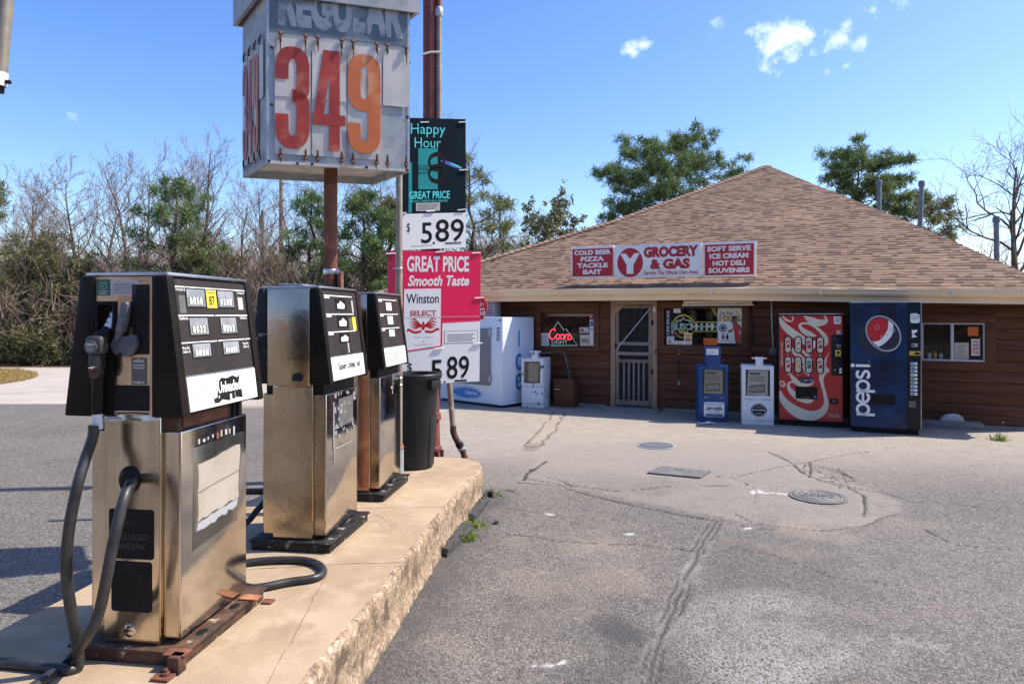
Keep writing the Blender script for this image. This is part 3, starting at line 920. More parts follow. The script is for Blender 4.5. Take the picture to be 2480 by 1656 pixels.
def side_slope(edge, back_s, flip):
    """the roof planes behind the front hips, in strips"""
    n = 14
    for i in range(len(edge) - 1):
        p, q = edge[i], edge[i + 1]
        for j in range(n):
            f0, f1 = j / n, (j + 1) / n
            def e(pt, f):
                ez = rz(*pt)
                yb = DEPTH - (DEPTH - 5.0 - 0) * 0
                return (pt[0], pt[1] + (ridge[1] + (1 - (ez - EAVE_Z) / (ridge_z - EAVE_Z)) * 5.0 - pt[1]) * f, ez)
            Q = [e(p, f0), e(q, f0), e(q, f1), e(p, f1)]
            rquad(Q if flip else Q[::-1], .5 + rr.uniform(-.15, .15))
side_slope([EL, h2, h1, apex], 0, True)
NS = 10
side_slope([(ER[0] + (apex[0] - ER[0]) * i / NS, ER[1] + (apex[1] - ER[1]) * i / NS) for i in range(NS + 1)], 0, False)
# hip caps: overlapping bent shingles
def hipcap(p, q):
    P, Q = Vector(R3(p)), Vector(R3(q))
    L_ = (Q - P).length
    n = max(1, int(L_ / .14))
    d = (Q - P).normalized()
    side = d.cross(Vector((0, 0, 1))).normalized()
    for i in range(n):
        a, c = P + d * (L_ * i / n), P + d * (L_ * (i + 1.25) / n)
        v = rr.uniform(.35, .75)
        for sg in (1, -1):
            e = side * (.17 * sg) - Vector((0, 0, .062))
            q4 = [a + Vector((0, 0, .035)), a + e + Vector((0, 0, .035)), c + e + Vector((0, 0, .018)), c + Vector((0, 0, .018))]
            rquad([tuple(x) for x in (q4 if sg < 0 else q4[::-1])], v)
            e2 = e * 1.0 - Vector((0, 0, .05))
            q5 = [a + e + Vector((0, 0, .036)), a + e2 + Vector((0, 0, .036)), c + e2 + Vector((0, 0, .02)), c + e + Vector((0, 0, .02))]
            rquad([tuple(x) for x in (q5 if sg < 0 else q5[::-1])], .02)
for p, q in ((EL, h2), (h2, h1), (h1, apex), (ER, apex)): hipcap(p, q)
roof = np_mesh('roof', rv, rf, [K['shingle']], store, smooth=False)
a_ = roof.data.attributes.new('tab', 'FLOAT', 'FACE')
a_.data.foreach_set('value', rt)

# eave: fascia board, gutter, soffit
FZ = EAVE_Z - .12
m = MB()
ns = 40
for part, prof, mt in (('fascia', [(-.405, 1.985), (-.43, 1.985), (-.43, 2.16), (-.405, 2.16)], K['cream']),
                       ('gutter', [(-.432, 2.085), (-.50, 2.085), (-.522, 2.115), (-.522, 2.155), (-.538, 2.165), (-.538, 2.195), (-.53, 2.195), (-.432, 2.15)], K['cream']),
                       ('soffit', [(-.404, 1.99), (-.404, 2.004), (0.03, 2.004), (0.03, 1.99)], K['wood_trim'])):
    m = MB()
    s0, s1 = EL[0] - .02, ER[0] + .02
    vs, fs = [], []
    n = len(prof)
    for i in range(ns + 1):
        s = s0 + (s1 - s0) * i / ns
        for (t, z) in prof: vs.append((s, t, z + sag(s) + rr.uniform(-.004, .004) * (part == 'gutter')))
    for i in range(ns):
        for j in range(n):
            j2 = (j + 1) % n
            fs.append((i * n + j, i * n + j2, (i + 1) * n + j2, (i + 1) * n + j))
    fs.append(tuple(range(n))); fs.append(tuple(ns * n + j for j in reversed(range(n))))
    m.add(vs, fs, mt)
    if part == 'gutter':
        for s in (-3.0, -1.2, .9, 2.6, 4.4):
            m.box(s - .03, s + .03, -.5405, -.535, 2.09 + sag(s), 2.19 + sag(s), mt)
    m.build(part, store, smooth=25)

# openings: (s0, s1, z0, z1)
def rect_of(x0, y0, x1, y1, t=0.0):
    a, b = BL(x0, y0, t), BL(x1, y1, t)
    a2, b2 = BL(x0, y1, t), BL(x1, y0, t)
    return (a[0], b[0], (a2[1] + b[1]) / 2, (a[1] + b2[1]) / 2)
O1 = rect_of(1310, 757, 1439, 840)       # beer neon window
O2 = rect_of(1609, 746, 1798, 838)       # wide poster window
O3 = rect_of(2232, 782, 2385, 875)       # white framed slider
DR = rect_of(1482, 724, 1591, 993)       # screen door with frame
DR = (DR[0], DR[1], .03, DR[3])
print('OPENINGS', O1, O2, O3, DR, 'eave', BL(1500, 722, EAVE_T), BL(2480, 724, EAVE_T))
WALL_S0, WALL_S1, WALL_H = EL[0] + .45, ER[0] - .10, 2.0
def log_wall():
    m = MB()
    ROW = .167
    prof = [(0, -.002), (.02, -.014), (.10, -.018), (.5, -.022), (.90, -.019), (.975, -.015), (1.0, -.002)]
    z = .02
    rw = random.Random(5)
    while z < WALL_H:
        z1 = min(z + ROW, WALL_H + .02)
        zm = (z + z1) / 2
        cuts = [(WALL_S0, WALL_S1)]
        for (a, b, c, d) in (O1, O2, O3, DR):
            if c - .02 < zm < d + .02:
                cuts = [x for (p, q) in cuts for x in ((p, min(q, a)), (max(p, b), q)) if x[1] - x[0] > .01]
        for p, q in cuts:
            s = p
            while s < q - .01:
                e = min(q, s + rw.uniform(1.5, 3.6))
                if q - e < .4: e = q
                dy = rw.uniform(-.004, .004)
                vs = []
                nseg = max(1, int((e - s) / .5))
                for i in range(nseg + 1):
                    ss = s + .0015 + (e - s - .003) * i / nseg
                    vs += [(ss, y + dy, z + f * (z1 - z)) for f, y in prof]
                n = len(prof)
                fs = [(i * n + j + 1, i * n + j, (i + 1) * n + j, (i + 1) * n + j + 1) for i in range(nseg) for j in range(n - 1)]
                m.add(vs, fs, K['wood'])
                s = e
        z = z1
    return m.build('log_siding', store, smooth=60)
log_wall()
m = MB()   # solid walls behind the siding
def wallbox(s0, s1, z0, z1): m.box(s0, s1, .006, .10, z0, z1, K['wood_trim'])
s = WALL_S0
for (a, b, c, d) in sorted((O1, DR, O2, O3)):
    wallbox(s, a, 0, WALL_H)
    if c > .1: wallbox(a, b, 0, c)
    wallbox(a, b, d, WALL_H)
    s = b
wallbox(s, WALL_S1, 0, WALL_H)
m.box(WALL_S0, WALL_S0 + .1, .102, DEPTH - .6, 0, WALL_H, K['wood_trim'])
m.box(WALL_S1 - .1, WALL_S1, .102, DEPTH - .6, 0, WALL_H, K['wood_trim'])
m.box(WALL_S0 + .1, WALL_S1 - .1, DEPTH - .7, DEPTH - .6, 0, WALL_H, K['wood_trim'])
m.build('wall', store, smooth=0)
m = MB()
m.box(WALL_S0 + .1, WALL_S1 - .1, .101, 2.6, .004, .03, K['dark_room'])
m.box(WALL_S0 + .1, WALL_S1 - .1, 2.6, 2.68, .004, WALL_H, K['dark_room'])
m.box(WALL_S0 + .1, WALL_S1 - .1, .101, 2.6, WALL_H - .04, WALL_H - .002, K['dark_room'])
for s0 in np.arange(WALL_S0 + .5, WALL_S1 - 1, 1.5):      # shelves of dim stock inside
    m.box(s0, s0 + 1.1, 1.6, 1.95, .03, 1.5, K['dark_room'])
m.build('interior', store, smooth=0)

# windows
def window(name, O, bw, mt, depth=.05, proud=-.045, ledge=True, divs=0, fm=None):
    a, b, c, d = O
    m = MB()
    m.box(a - bw, b + bw, proud, .03, d, d + bw * 1.05, mt, .004)
    m.box(a - bw, b + bw, proud, .03, c - bw * .9, c, mt, .004)
    m.box(a - bw, a, proud, .03, c, d, mt, .004)
    m.box(b, b + bw, proud, .03, c, d, mt, .004)
    if ledge:
        m.box(a - bw - .05, b + bw + .05, proud - .05, proud - .002, c - bw * .9 - .035, c - bw * .9 + .012, mt, .004)
    w = m.build(name, store)
    if fm is not None:
        f = MB(); q = .022
        f.box(a + .002, b - .002, -.02, .05, d - q, d - .002, fm, .003); f.box(a + .002, b - .002, -.03, .05, c + .002, c + q + .008, fm, .003)
        f.box(a + .002, a + q, -.02, .05, c + q + .008, d - q, fm, .003); f.box(b - q, b - .002, -.02, .05, c + q + .008, d - q, fm, .003)
        if divs:
            x = a + (b - a) * .49
            f.box(x - .022, x + .02, -.025, .05, c + q + .008, d - q, fm, .003)
        f.build('frame', w)
    g = MB()
    g.box(a + .001, b - .001, .018, .022, c + .001, d - .001, K['glass'])
    g.build('pane', w, smooth=0)
    return w
w1 = window('window', O1, .11, K['wood_trim'])
w2 = window('window', O2, .115, K['wood_trim'])
w3 = window('window', O3, .13, K['wood_trim'], fm=K['frame_alu'], divs=1, ledge=False)
w3['label'] = 'small sliding window with a white metal frame'
# header board over the beer window
m = MB()
p = BL(1283, 739); q = BL(1452, 739)
m.box(p[0] - .02, q[0] + .02, -.075, -.047, O1[3] + .118, O1[3] + .20, K['wood_trim'], .005)
m.build('header_board', store)

# screen door
a, b, c, d = DR
m = MB()
fw = .075
m.box(a - .01, a + fw, -.055, .05, c, d, K['wood_door'], .005)
m.box(b - fw, b + .012, -.055, .05, c, d, K['wood_door'], .005)
m.box(a + fw, b - fw, -.05, .05, d - .105, d, K['wood_door'], .005)
m.prism([(a + fw, d - .106), (a + fw + .19, d - .106), (a + fw, d - .30)], -.062, -.052, K['wood_door'])
frame = m.build('door_frame', store)
door = MB()
x0, x1 = a + fw + .008, b - fw - .008
H = d - .112 - .05
def zz(f): return .05 + H * f
st = .062
DW = mat('weathered_grey_brown_door', (.25, .175, .12), (.17, .125, .09), 5, .75, stretch=(3, 3, .6), bump=.0012, bscale=40, c3=(.31, .27, .23), s3=5, lo3=.52, hi3=.68)
door.box(x0, x0 + st, -.045, -.012, .05, zz(1), DW, .004)
door.box(x1 - st, x1, -.045, -.012, .05, zz(1), DW, .004)
for z0, z1_ in ((.05, .05 + .10), (zz(.427), zz(.427) + .06), (zz(1) - .06, zz(1))):
    door.box(x0 + st, x1 - st, -.044, -.013, z0, z1_, DW, .004)
door.box(x0 + .02, x1 - .005, -.062, -.046, zz(.50), zz(.50) + .062, K['wood_grey'], .004)
door.box(x0 + .02, x1 - .005, -.062, -.046, zz(.60), zz(.60) + .062, K['wood_grey'], .004)
do = door.build('screen_door', store)
sl_ = MB()
for i in range(5):
    x = x0 + st + (x1 - x0 - 2 * st) * (i + 1) / 6
    sl_.box(x - .016, x + .016, -.036, -.02, .15, zz(.427), K['wood_grey'], .003)
sl_.build('slat', do)
m = MB()
m.tube([(x0 + .03, -.07, zz(.56)), (x1 - .02, -.07, zz(.97))], .009, K['frame_alu'], 6)
m.build('brace_rod', do)
m = MB()
m.box(x0 + st - .005, x1 - st + .005, -.019, -.016, .10, zz(.99), K['screen'])
m.build('mesh_screen', do, smooth=0)
m = MB()
for z0 in (.32, .80): m.box(x1 - .01, x1 + .03, -.066, -.05, zz(z0), zz(z0) + .09, K['black'], .004)
m.box(x0 - .012, x0 + .022, -.07, -.046, zz(.56), zz(.56) + .11, K['black'], .004)
m.build('hinge', do)
# inner panelled door seen through the screen
m = MB()
m.box(x0 + .01, x1 - .01, .03, .07, .04, zz(1), K['concrete_old'])
gx0, gx1 = x0 + .20, x1 - .07
m.box(gx0, gx1, .022, .029, zz(.62), zz(.97), K['dark_room'])
for i in range(1, 3):
    x = gx0 + (gx1 - gx0) * i / 3
    m.box(x - .009, x + .009, .012, .0215, zz(.62), zz(.97), K['frame_alu'])
m.box(gx0, gx1, .013, .021, zz(.79) - .009, zz(.79) + .009, K['frame_alu'])
P = plane((0, .011, 0), (1, 0, 0), (0, 0, 1))
m.rect(P, x0 + .075, x0 + .17, zz(.73), zz(.84), K['red_print'], .016)
m.build('inner_door', store, smooth=0)
m = MB()
m.box(a - .08, b + .10, -.42, -.06, -.02, .035, K['concrete_old'], .012)
m.build('door_step', store)
m = MB()   # porch lamp stub by the door
p = BL(1587, 748)
m.box(p[0] - .03, p[0] + .03, -.075, -.05, p[1] - .05, p[1] + .05, K['cream'], .004)
m.tube([(p[0], -.08, p[1] - .03), (p[0], -.10, p[1] + .03)], .022, K['tube_off'], 8)
m.build('porch_lamp', store)
# stone footing under the right hand siding
m = MB()
p, q = BL(2215, 1035), BL(2420, 1050)
m.box(p[0], q[0] - .25, -.30, -.05, -.02, .10, K['concrete_old'], .03)
m.box(WALL_S0, DR[0] - .12, -.06, .0, -.02, .045, K['concrete_old'], .012)
m.box(DR[1] + .12, WALL_S1, -.08, .0, -.02, .04, K['concrete_old'], .012)
m.build('footing', store)
# flue pipes behind the right hip
for px, y0, y1, t, lean, r in ((2129, 436, 502, 7.6, 0, .055), (2232, 437, 547, 6.2, -.10, .052), (2413, 523, 606, 5.0, 0.02, .052)):
    s0, zt = BL(px, y0, t)
    s1, zb = BL(px, y1, t)
    zb -= .9
    m = MB()
    zl = zt - .14
    m.tube([(s1 - lean * -(zt - zb) * .3, t, zb), (s0 + lean * .0, t, zl)], r, K['flue'], 14)
    m.lathe([(r * 1.02, zl - .01), (r * 1.35, zl), (r * 1.35, zl + .10), (r * 1.15, zl + .125), (r * .3, zl + .14)], K['flue'], 16, (s0, t, 0))
    for kk in range(2): m.lathe([(r * 1.42, zl + .03 + kk * .04), (r * 1.46, zl + .04 + kk * .04), (r * 1.42, zl + .05 + kk * .04)], K['flue'], 16, (s0, t, 0), caps=False)
    m.build('flue_pipe', store)
# electric conduit with outlet box on the wall
m = MB()
p = BL(1868, 724, -.05); q = BL(1873, 842, -.05)
m.tube([(p[0], -.052, 2.0), (p[0] + .01, -.052, 1.6), (q[0], -.052, q[1])], .011, K['galv'], 8)
m.build('wall_conduit', store)
m = MB()
m.box(q[0] - .06, q[0] + .055, -.12, -.037, q[1] - .13, q[1], K['grey_plate'], .008)
m.tube([(q[0] + .02, -.11, q[1] - .12), (q[0] + .03, -.13, q[1] - .3), (q[0] + .14, -.12, q[1] - .55)], .011, K['rubber'], 6)
m.build('outlet_box', store)
m = MB()
p = BL(1822, 745, -.05); q = BL(1822, 838, -.05)
m.tube(bez([(p[0] + .05, -.05, 1.98), (p[0] - .01, -.05, p[1]), (p[0] + .0, -.05, (p[1] + q[1]) / 2), (q[0] + .01, -.05, q[1])]), .009, K['black'], 6)
m.build('wall_cable', store)
# ---------------------------------------------------------------- fuel pumps (local x to the right, y away along the island, z up from the island top)
ISZ = 0.30
PUMP_RZ = -math.atan2(.135, .99)
ZB, ZT = 1.02, 1.585
K['nozzle_grey'] = mat('worn_nozzle_grey', (.055, .05, .047), (.025, .023, .022), 25, .55, c3=(.16, .14, .12), s3=20, lo3=.6, hi3=.7)
K['adhesive'] = mat('old_adhesive', (.30, .285, .27), (.20, .19, .18), 20, .6)
def slope_plane(side):
    if side > 0: return plane((.253, 0, ZB + .005), (0, 1, 0), Vector((-.069, 0, .557)).normalized())
    return plane((-.253, .55, ZB + .005), (0, -1, 0), Vector((.069, 0, .557)).normalized())

def pump(label, loc, variant):
    t = thing('fuel_pump', label, 'fuel pump', loc, PUMP_RZ, 'old fuel pumps in a row on the island')
    rust = variant == 1
    bmat = K['rust_base'] if rust else K['black_worn']
    m = MB()   # base: channel iron frame with a lip and holes
    m.box(-.25, .25, -.035, .63, .0, .050, bmat, .004)
    m.box(-.262, .262, -.045, .64, .0505, .062, bmat, .003)
    m.box(.262, .264, -.03, .62, .052, .060, bmat)
    for y in (.14, .40): m.oval(plane((.225, y, .0632), (1, 0, 0), (0, 1, 0)), 0, 0, .020, .034, K['black_print'])
    b = m.build('base', t)
    if rust:
        for x, y, r in ((.235, -.045, .25), (.25, .50, 0)):
            m = MB(); m.box(x - .045, x + .05, y - .035, y + .025, .064, .070, K['rust'], .002); m.build('anchor_lug', b)
        m = MB()
        m.box(.225, .275, -.10, -.047, .0, .07, K['rust_base'], .003)
        m.box(.19, .265, -.155, -.09, .002, .012, K['rust'], .002)
        for p in ((.235, -.12),): m.lathe([(.016, .0), (.016, .02), (.009, .022), (.009, .034)], K['rust'], 8, (p[0], p[1], .002))
        m.build('anchor_lug', b)
        m = MB(); m.box(.262, .315, .575, .625, .0, .010, K['rust'], .002); m.build('anchor_lug', b)
    steel_end = K['steel'] if variant != 2 else K['steel_dent']
    # cabinet column, its two doors and the neck
    m = MB()
    m.box(-.128, .128, .0, .56, .063, ZB, K['steel'], .004)
    m.box(-.124, .124, -.003, -.0005, .075, ZB - .03, steel_end, .0)
    m.build('column', t)
    for sg in (1, -1):
        m = MB()
        xs = sorted((.131 * sg, .205 * sg))
        m.box(xs[0], xs[1], .022, .545, .085, .945, K['steel_door'], .007, seg=3)
        m.box(min(.131 * sg, .196 * sg), max(.131 * sg, .196 * sg), .02, .0215, .09, .94, steel_end)
        d = m.build('cabinet_door', t)
        if sg > 0:
            P = plane((.2055, .02, .085), (0, 1, 0), (0, 0, 1))
            if variant == 1:
                n = MB()
                rj = random.Random(31)
                def jag(p, q, k, a): return [(p[0] + (q[0] - p[0]) * i / k + rj.uniform(-a, a), p[1] + (q[1] - p[1]) * i / k + rj.uniform(-a, a)) for i in range(k)]
                n.poly(P, jag((.12, .455), (.445, .475), 9, .006) + jag((.445, .475), (.462, .725), 6, .006) + jag((.462, .725), (.115, .695), 9, .004) + jag((.115, .695), (.12, .455), 6, .007), K['notice'], .0015)
                n.poly(P, jag((.112, .405), (.43, .435), 10, .009) + jag((.43, .435), (.44, .468), 2, .002) + jag((.44, .468), (.118, .448), 10, .004) + jag((.118, .448), (.112, .405), 2, .004), K['white_print'], .002)
                n.ribbon(P, [(.117, .575), (.25, .587), (.455, .60)], .0035, K['pipe'], .0032)
                n.build('taped_notice', d)
                n = MB()
                n.poly(P, [(.085, .33), (.455, .36), (.50, .78), (.09, .775)], K['tape'], .005)
                n.build('clear_sleeve', d)
                n = MB()
                rs = random.Random(3)
                for q in range(9):
                    x = .12 + q * .035
                    n.rect(P, x, x + rs.uniform(.008, .024), .775 + rs.uniform(0, .02), .80 + rs.uniform(0, .02), K['pale_sticker'] if q != 4 else K['rust'], .002)
                n.build('sticker_remnant', d)
            elif variant == 2:
                n = MB(); rs = random.Random(8)
                n.rect(P, .19, .44, .63, .81, K['grey_plate'], .0015)
                for q in range(26):
                    x, y = rs.uniform(.10, .46), rs.uniform(.56, .84)
                    n.poly(P, [(x, y), (x + rs.uniform(.01, .05), y + rs.uniform(-.01, .01)), (x + rs.uniform(.01, .04), y + rs.uniform(.01, .04)), (x - .005, y + rs.uniform(.01, .03))], K['adhesive'], .003)
                for (x, y, w, h) in ((.10, .50, .02, .30), (.12, .50, .30, .012), (.11, .41, .014, .10)): n.rect(P, x, x + w, y, y + h, K['adhesive'], .0035)
                n.build('torn_sticker', d)
            else:
                n = MB()
                n.lathe([(.016, 0), (.014, .006)], K['alu'], 12, (0, 0, 0), Matrix.Translation((.206, .33, .83)) @ Matrix.Rotation(math.pi / 2, 4, 'Y'))
                n.rect(P, .306, .314, .70, .735, K['white_print'], .001)
                n.build('door_lock', d)
    m = MB()
    m.box(-.185, .185, .03, .54, .93, ZB + .03, K['rust_base'] if rust else K['black'], .004)
    if rust:
        m.box(.186, .192, .06, .40, .955, 1.005, K['rust'], .002)
        for y in (.45, .49): m.tube([(.19, y, .93), (.19, y, ZB)], .011, K['black'], 8)
    m.build('neck', t)
    # head: core, end plate, four black end cheeks, lid
    m = MB()
    m.prism([(-.246, ZB), (.246, ZB), (.176, ZT), (-.176, ZT)], -.02, .57, K['black_mould'])
    m.build('head', t)
    m = MB()
    if rust:
        for x0, x1, z0, z1 in ((-.124, .124, 1.475, ZT), (-.124, -.114, ZB + .002, 1.475), (-.044, .124, ZB + .002, 1.475)):
            m.box(x0, x1, -.048, -.021, z0, z1, K['steel'])
    else:
        m.box(-.134 if variant == 2 else -.124, .134 if variant == 2 else .124, -.058 if variant == 2 else -.048, -.021, ZB - .018, ZT + .003, steel_end if variant == 2 else K['steel'], .005)
    ep = m.build('end_plate', t)
    if variant == 2:
        m = MB(); P = plane((0, -.0585, 0), (1, 0, 0), (0, 0, 1))
        m.poly(P, [(.022, 1.035), (.09, 1.03), (.10, 1.065), (.075, 1.085), (.03, 1.075)], K['black_worn'], .001)
        m.build('torn_label', ep)
    for y0, y1 in ((-.056, -.004), (.552, .604)):
        for sg in (1, -1):
            m = MB()
            xi = .126 if variant != 2 or y0 > 0 else .136
            m.prism([(xi * sg, ZB - .008), (.267 * sg, ZB - .008), (.194 * sg, ZT + .004), (xi * sg, ZT + .004)], y0, y1, K['black_mould'] if sg > 0 or variant != 2 else K['black_worn'], bevel=.009)
            m.build('end_cheek', t)
    m = MB()
    m.box(-.183, .183, -.035, .585, ZT + .0045, ZT + .019, K['alu'], .003)
    if variant == 2:
        m.box(-.19, -.03, .10, .60, ZT + .028, ZT + .036, K['alu'], .003, Matrix.Rotation(.03, 4, 'Y'))
        m.box(-.18, -.16, .12, .2, ZT + .019, ZT + .03, K['black'])
    m.build('lid', t)
    # display faces
    for side in (1, -1):
        P = slope_plane(side)
        m = MB()
        m.rect(P, -.003, .551, .152, .556, K['display'], .001)
        dp = m.build('display_panel', t, smooth=0)
        m = MB()
        m.box(0, .548, .002, .145, -.006, .010, K['band_white'], .003, Matrix(((P[1].x, P[2].x, P[1].cross(P[2]).x, P[0].x), (P[1].y, P[2].y, P[1].cross(P[2]).y, P[0].y), (P[1].z, P[2].z, P[1].cross(P[2]).z, P[0].z), (0, 0, 0, 1))))
        bd = m.build('grade_band', t)
        m = MB()
        m.ribbon(P, [(0, .149), (.55, .149)], .008, K['alu'], .006)
        m.build('band_trim', dp, smooth=0)
        def Bf(f): return .552 - f * .40
        n = MB()     # printing
        if variant == 1:
            n.rect(P, .0, .55, Bf(.073), Bf(.060), K['white_print'], .0022)
            for f in (.368, .655):
                n.rect(P, .0, .262, Bf(f + .008), Bf(f - .005), K['white_print'], .0022)
                n.rect(P, .272, .55, Bf(f + .008), Bf(f - .005), K['white_print'], .0022)
            for f, s1, s2 in ((.078, 'Purchase $', None), (.378, 'Gallons', None), (.69, 'Price Per', 'Gallon $')):
                for a in (.006, .480):
                    n.text(P, s1, a, Bf(f + .035), .062 if f < .6 else .05, .013, K['white_print'], .0022, weight=.01)
                    if s2: n.text(P, s2, a, Bf(f + .075), .05, .013, K['white_print'], .0022, weight=.01)
            n.rect(P, .018, .062, Bf(.345), Bf(.155), K['grey_plate'], .0022); n.rect(P, .478, .522, Bf(.30), Bf(.15), K['pale_sticker'], .0022)
        else:
            for f in (.06, .35, .63):
                n.rect(P, .02, .48, Bf(f + .01), Bf(f - .006), K['white_print'], .0022)
                n.rect(P, .025, .10, Bf(f + .045), Bf(f + .015), K['white_print'], .0022)
            if variant == 2:
                n.rect(P, .46, .485, Bf(.33), Bf(.12), K['pale_sticker'], .0022); n.rect(P, .31, .33, Bf(.98), Bf(.78), K['pale_sticker'], .0022)
                n.rect(P, .44, .50, Bf(.62), Bf(.40), K['yellow'], .0026); n.rect(P, .38, .43, Bf(.60), Bf(.42), K['grey_plate'], .0024)
        n.build('panel_lettering', dp, smooth=0)
        if variant == 1:
            n = MB()
            n.rect(P, .216, .294, Bf(.285), Bf(.085), K['yellow'], .004)
            n.text(P, '87', .234, Bf(.255), .042, .042, K['black_print'], .0055, weight=.005)
            n.text(P, 'MINIMUM', .226, Bf(.125), .058, .008, K['black_print'], .0055)
            n.build('octane_sticker', dp, smooth=0)
        cols = [(.125, .355), (.475, .70)] if variant == 1 else [(.19, .375)]
        if variant == 1: cols = [(.075, .205), (.308, .440)]
        rows = [(.085, .27), (.395, .575), (.675, .815)] if variant == 1 else [(.115, .275), (.39, .555), (.665, .80)]
        nums = [['0158', '0201'], ['0022', '1103'], ['IIII', 'I.III']]
        for ri, (f0, f1) in enumerate(rows):
            for ci, (a0, a1) in enumerate(cols):
                if variant == 1:
                    a0_, a1_ = a0, a1
                else: a0_, a1_ = a0, a1 - (.05 if variant == 3 else .02)
                n = MB()
                b0, b1 = Bf(f1), Bf(f0)
                n.rect(P, a0_ - .006, a1_ + .006, b0 - .006, b1 + .006, K['black_print'], .0024)
                n.rect(P, a0_, a1_, b0, b1, K['meter'] if variant == 1 else (K['black_print'] if variant == 2 else K['paper']), .0034)
                if variant == 1:
                    w = a1_ - a0_
                    h = b1 - b0
                    n.rect(P, a0_ + .006, a1_ - .012, b0 + .08 * h, b0 + .5 * h, K['grey_plate'], .0042)
                    s_ = nums[ri][ci]
                    for q, chh in enumerate(s_):
                        x0 = a0_ + .012 + (w - .03) * q / len(s_)
                        n.rect(P, x0, x0 + (w - .03) / len(s_) * .86, b0 + .06 * h, b0 + .56 * h, K['grey_print'], .0048)
                        n.text(P, chh, x0 + .003, b0 + .10 * h, (w - .03) / len(s_) * .66, .42 * h, K['white_print'], .0054, weight=.02)
                elif variant == 2:
                    rs = random.Random(ri + 4)
                    h = b1 - b0; w = a1_ - a0_
                    n.poly(P, [(a0_ + .1 * w, b0 + .08 * h), (a0_ + .78 * w, b0 + .05 * h), (a0_ + .85 * w, b0 + .5 * h), (a0_ + rs.uniform(.4, .6) * w, b0 + .85 * h), (a0_ + .3 * w, b0 + .6 * h), (a0_ + .12 * w, b0 + .55 * h)], K['paper'], .0045)
                n.build('meter_window', dp, smooth=0)
        n = MB()
        if variant == 1:
            rs = random.Random(21)
            blob = [(x - .022, y + .006) for x, y in [(.225, .036), (.24, .098), (.268, .118), (.31, .112), (.365, .12), (.40, .108), (.418, .118), (.425, .06), (.43, .012), (.39, .018), (.31, .012), (.262, .022), (.232, .010), (.20, .012), (.196, .03)]]
            n.poly(P, blob, K['torn'], .0115)
            n.text(P, 'Unleaded', .212, .056, .183, .050, K['band_white'], .013, weight=.028)
            for q in range(16):
                x, y = rs.uniform(.02, .20), rs.uniform(.015, .12)
                n.poly(P, [(x, y), (x + rs.uniform(.003, .02), y + .004), (x + rs.uniform(.0, .012), y + rs.uniform(.006, .03))], K['pale_sticker'], .0115)
            for q in range(10):
                x, y = rs.uniform(.19, .44), rs.choice((.03, .12)) + rs.uniform(-.02, .012)
                n.poly(P, [(x, y), (x + rs.uniform(.006, .02), y + .003), (x + rs.uniform(.002, .014), y + rs.uniform(.008, .02))], K['band_white'], .0125)
            n.rect(P, .30, .315, .012, .045, K['band_white'], .0127); n.rect(P, .345, .35, .012, .03, K['band_white'], .0127)
        elif variant == 2:
            n.text(P, 'Super Unlea  ed', .095, .050, .37, .056, K['torn'], .0115, weight=.015)
        else:
            n.rect(P, .10, .36, .035, .115, K['pale_sticker'], .0115)
        n.build('band_lettering', bd, smooth=0)
    return t

p1 = pump('nearest stainless fuel pump with nozzle, hoses, yellow octane sticker and torn unleaded band', (-1.58, 2.84, ISZ), 1)
p2 = pump('middle fuel pump with dented blank steel end and a super unleaded band', (-1.335, 4.155, ISZ), 2)
p3 = pump('farthest fuel pump beside the black bin, with a grey patch on its white band', (-1.225, 5.28, ISZ), 3)

# details on the near end of the first pump
bpy.context.view_layer.update()
I1 = p1.matrix_world.inverted()
P = plane((0, -.0485, 0), (1, 0, 0), (0, 0, 1))
m = MB()
m.rect(P, -.122, -.062, 1.508, 1.575, K['green'], .001)
m.ring(P, -.092, 1.548, .014, .014, .002, K['pale_sticker'], .002)
m.text(P, 'S', -.0955, 1.543, .007, .010, K['pale_sticker'], .002, weight=.03)
for i, w in enumerate((.045, .03, .036)): m.rect(P, -.092 - w / 2, -.092 + w / 2, 1.525 - i * .006, 1.5275 - i * .006, K['pale_sticker'], .002)
m.rect(P, -.060, .074, 1.506, 1.574, K['pale_sticker'], .001)
for i in range(5): m.rect(P, -.05, .05 + .004 * (i % 3), 1.555 - i * .009, 1.5575 - i * .009, K['grey_plate'], .0018)
m.build('end_sticker', p1, smooth=0)
m = MB()
m.rect(P, .036, .113, 1.268, 1.553, K['torn'], .001)
rs = random.Random(2)
for q in range(42):
    x, z, r = rs.uniform(.044, .104), rs.gauss(1.42, .05), rs.uniform(.002, .006)
    m.lathe([(r, 0), (r * .8, .003), (.0001, .0045)], K['black'], 8, (0, 0, 0), Matrix.Translation((x, -.0495, z)) @ Matrix.Rotation(math.pi / 2, 4, 'X'))
m.build('peeled_strip', p1)
m = MB()
m.rect(P, .034, .100, 1.145, 1.255, K['grey_plate'], .0015)
for z0, c in ((1.222, .02), (1.2105, .01), (1.152, .012)): m.rect(P, .040, .094, z0, z0 + .006, K['pale_sticker'], .0025)
m.rect(P, .042, .09, 1.236, 1.246, K['pale_sticker'], .0025)
for z in (1.249, 1.150): m.oval(P, .067, z, .004, .004, K['alu'], .003)
m.build('rating_plate', p1, smooth=0)
m = MB()
m.rect(P, -.040, .113, 1.038, 1.142, K['torn'], .001)
m.poly(P, [(-.035, 1.03), (.0, 1.0305), (.03, 1.032), (.11, 1.0305), (.11, 1.024), (.03, 1.0275), (-.03, 1.0235)], K['black'], .002)
m.build('lower_decal', p1, smooth=0)
m = MB()   # nozzle boot frame
for x0, x1, z0, z1 in ((-.124, -.112, 1.31, 1.485), (-.048, -.034, 1.26, 1.485), (-.112, -.048, 1.470, 1.485)):
    m.box(x0, x1, -.058, -.045, z0, z1, K['black_mould'], .003)
m.build('nozzle_boot', p1)
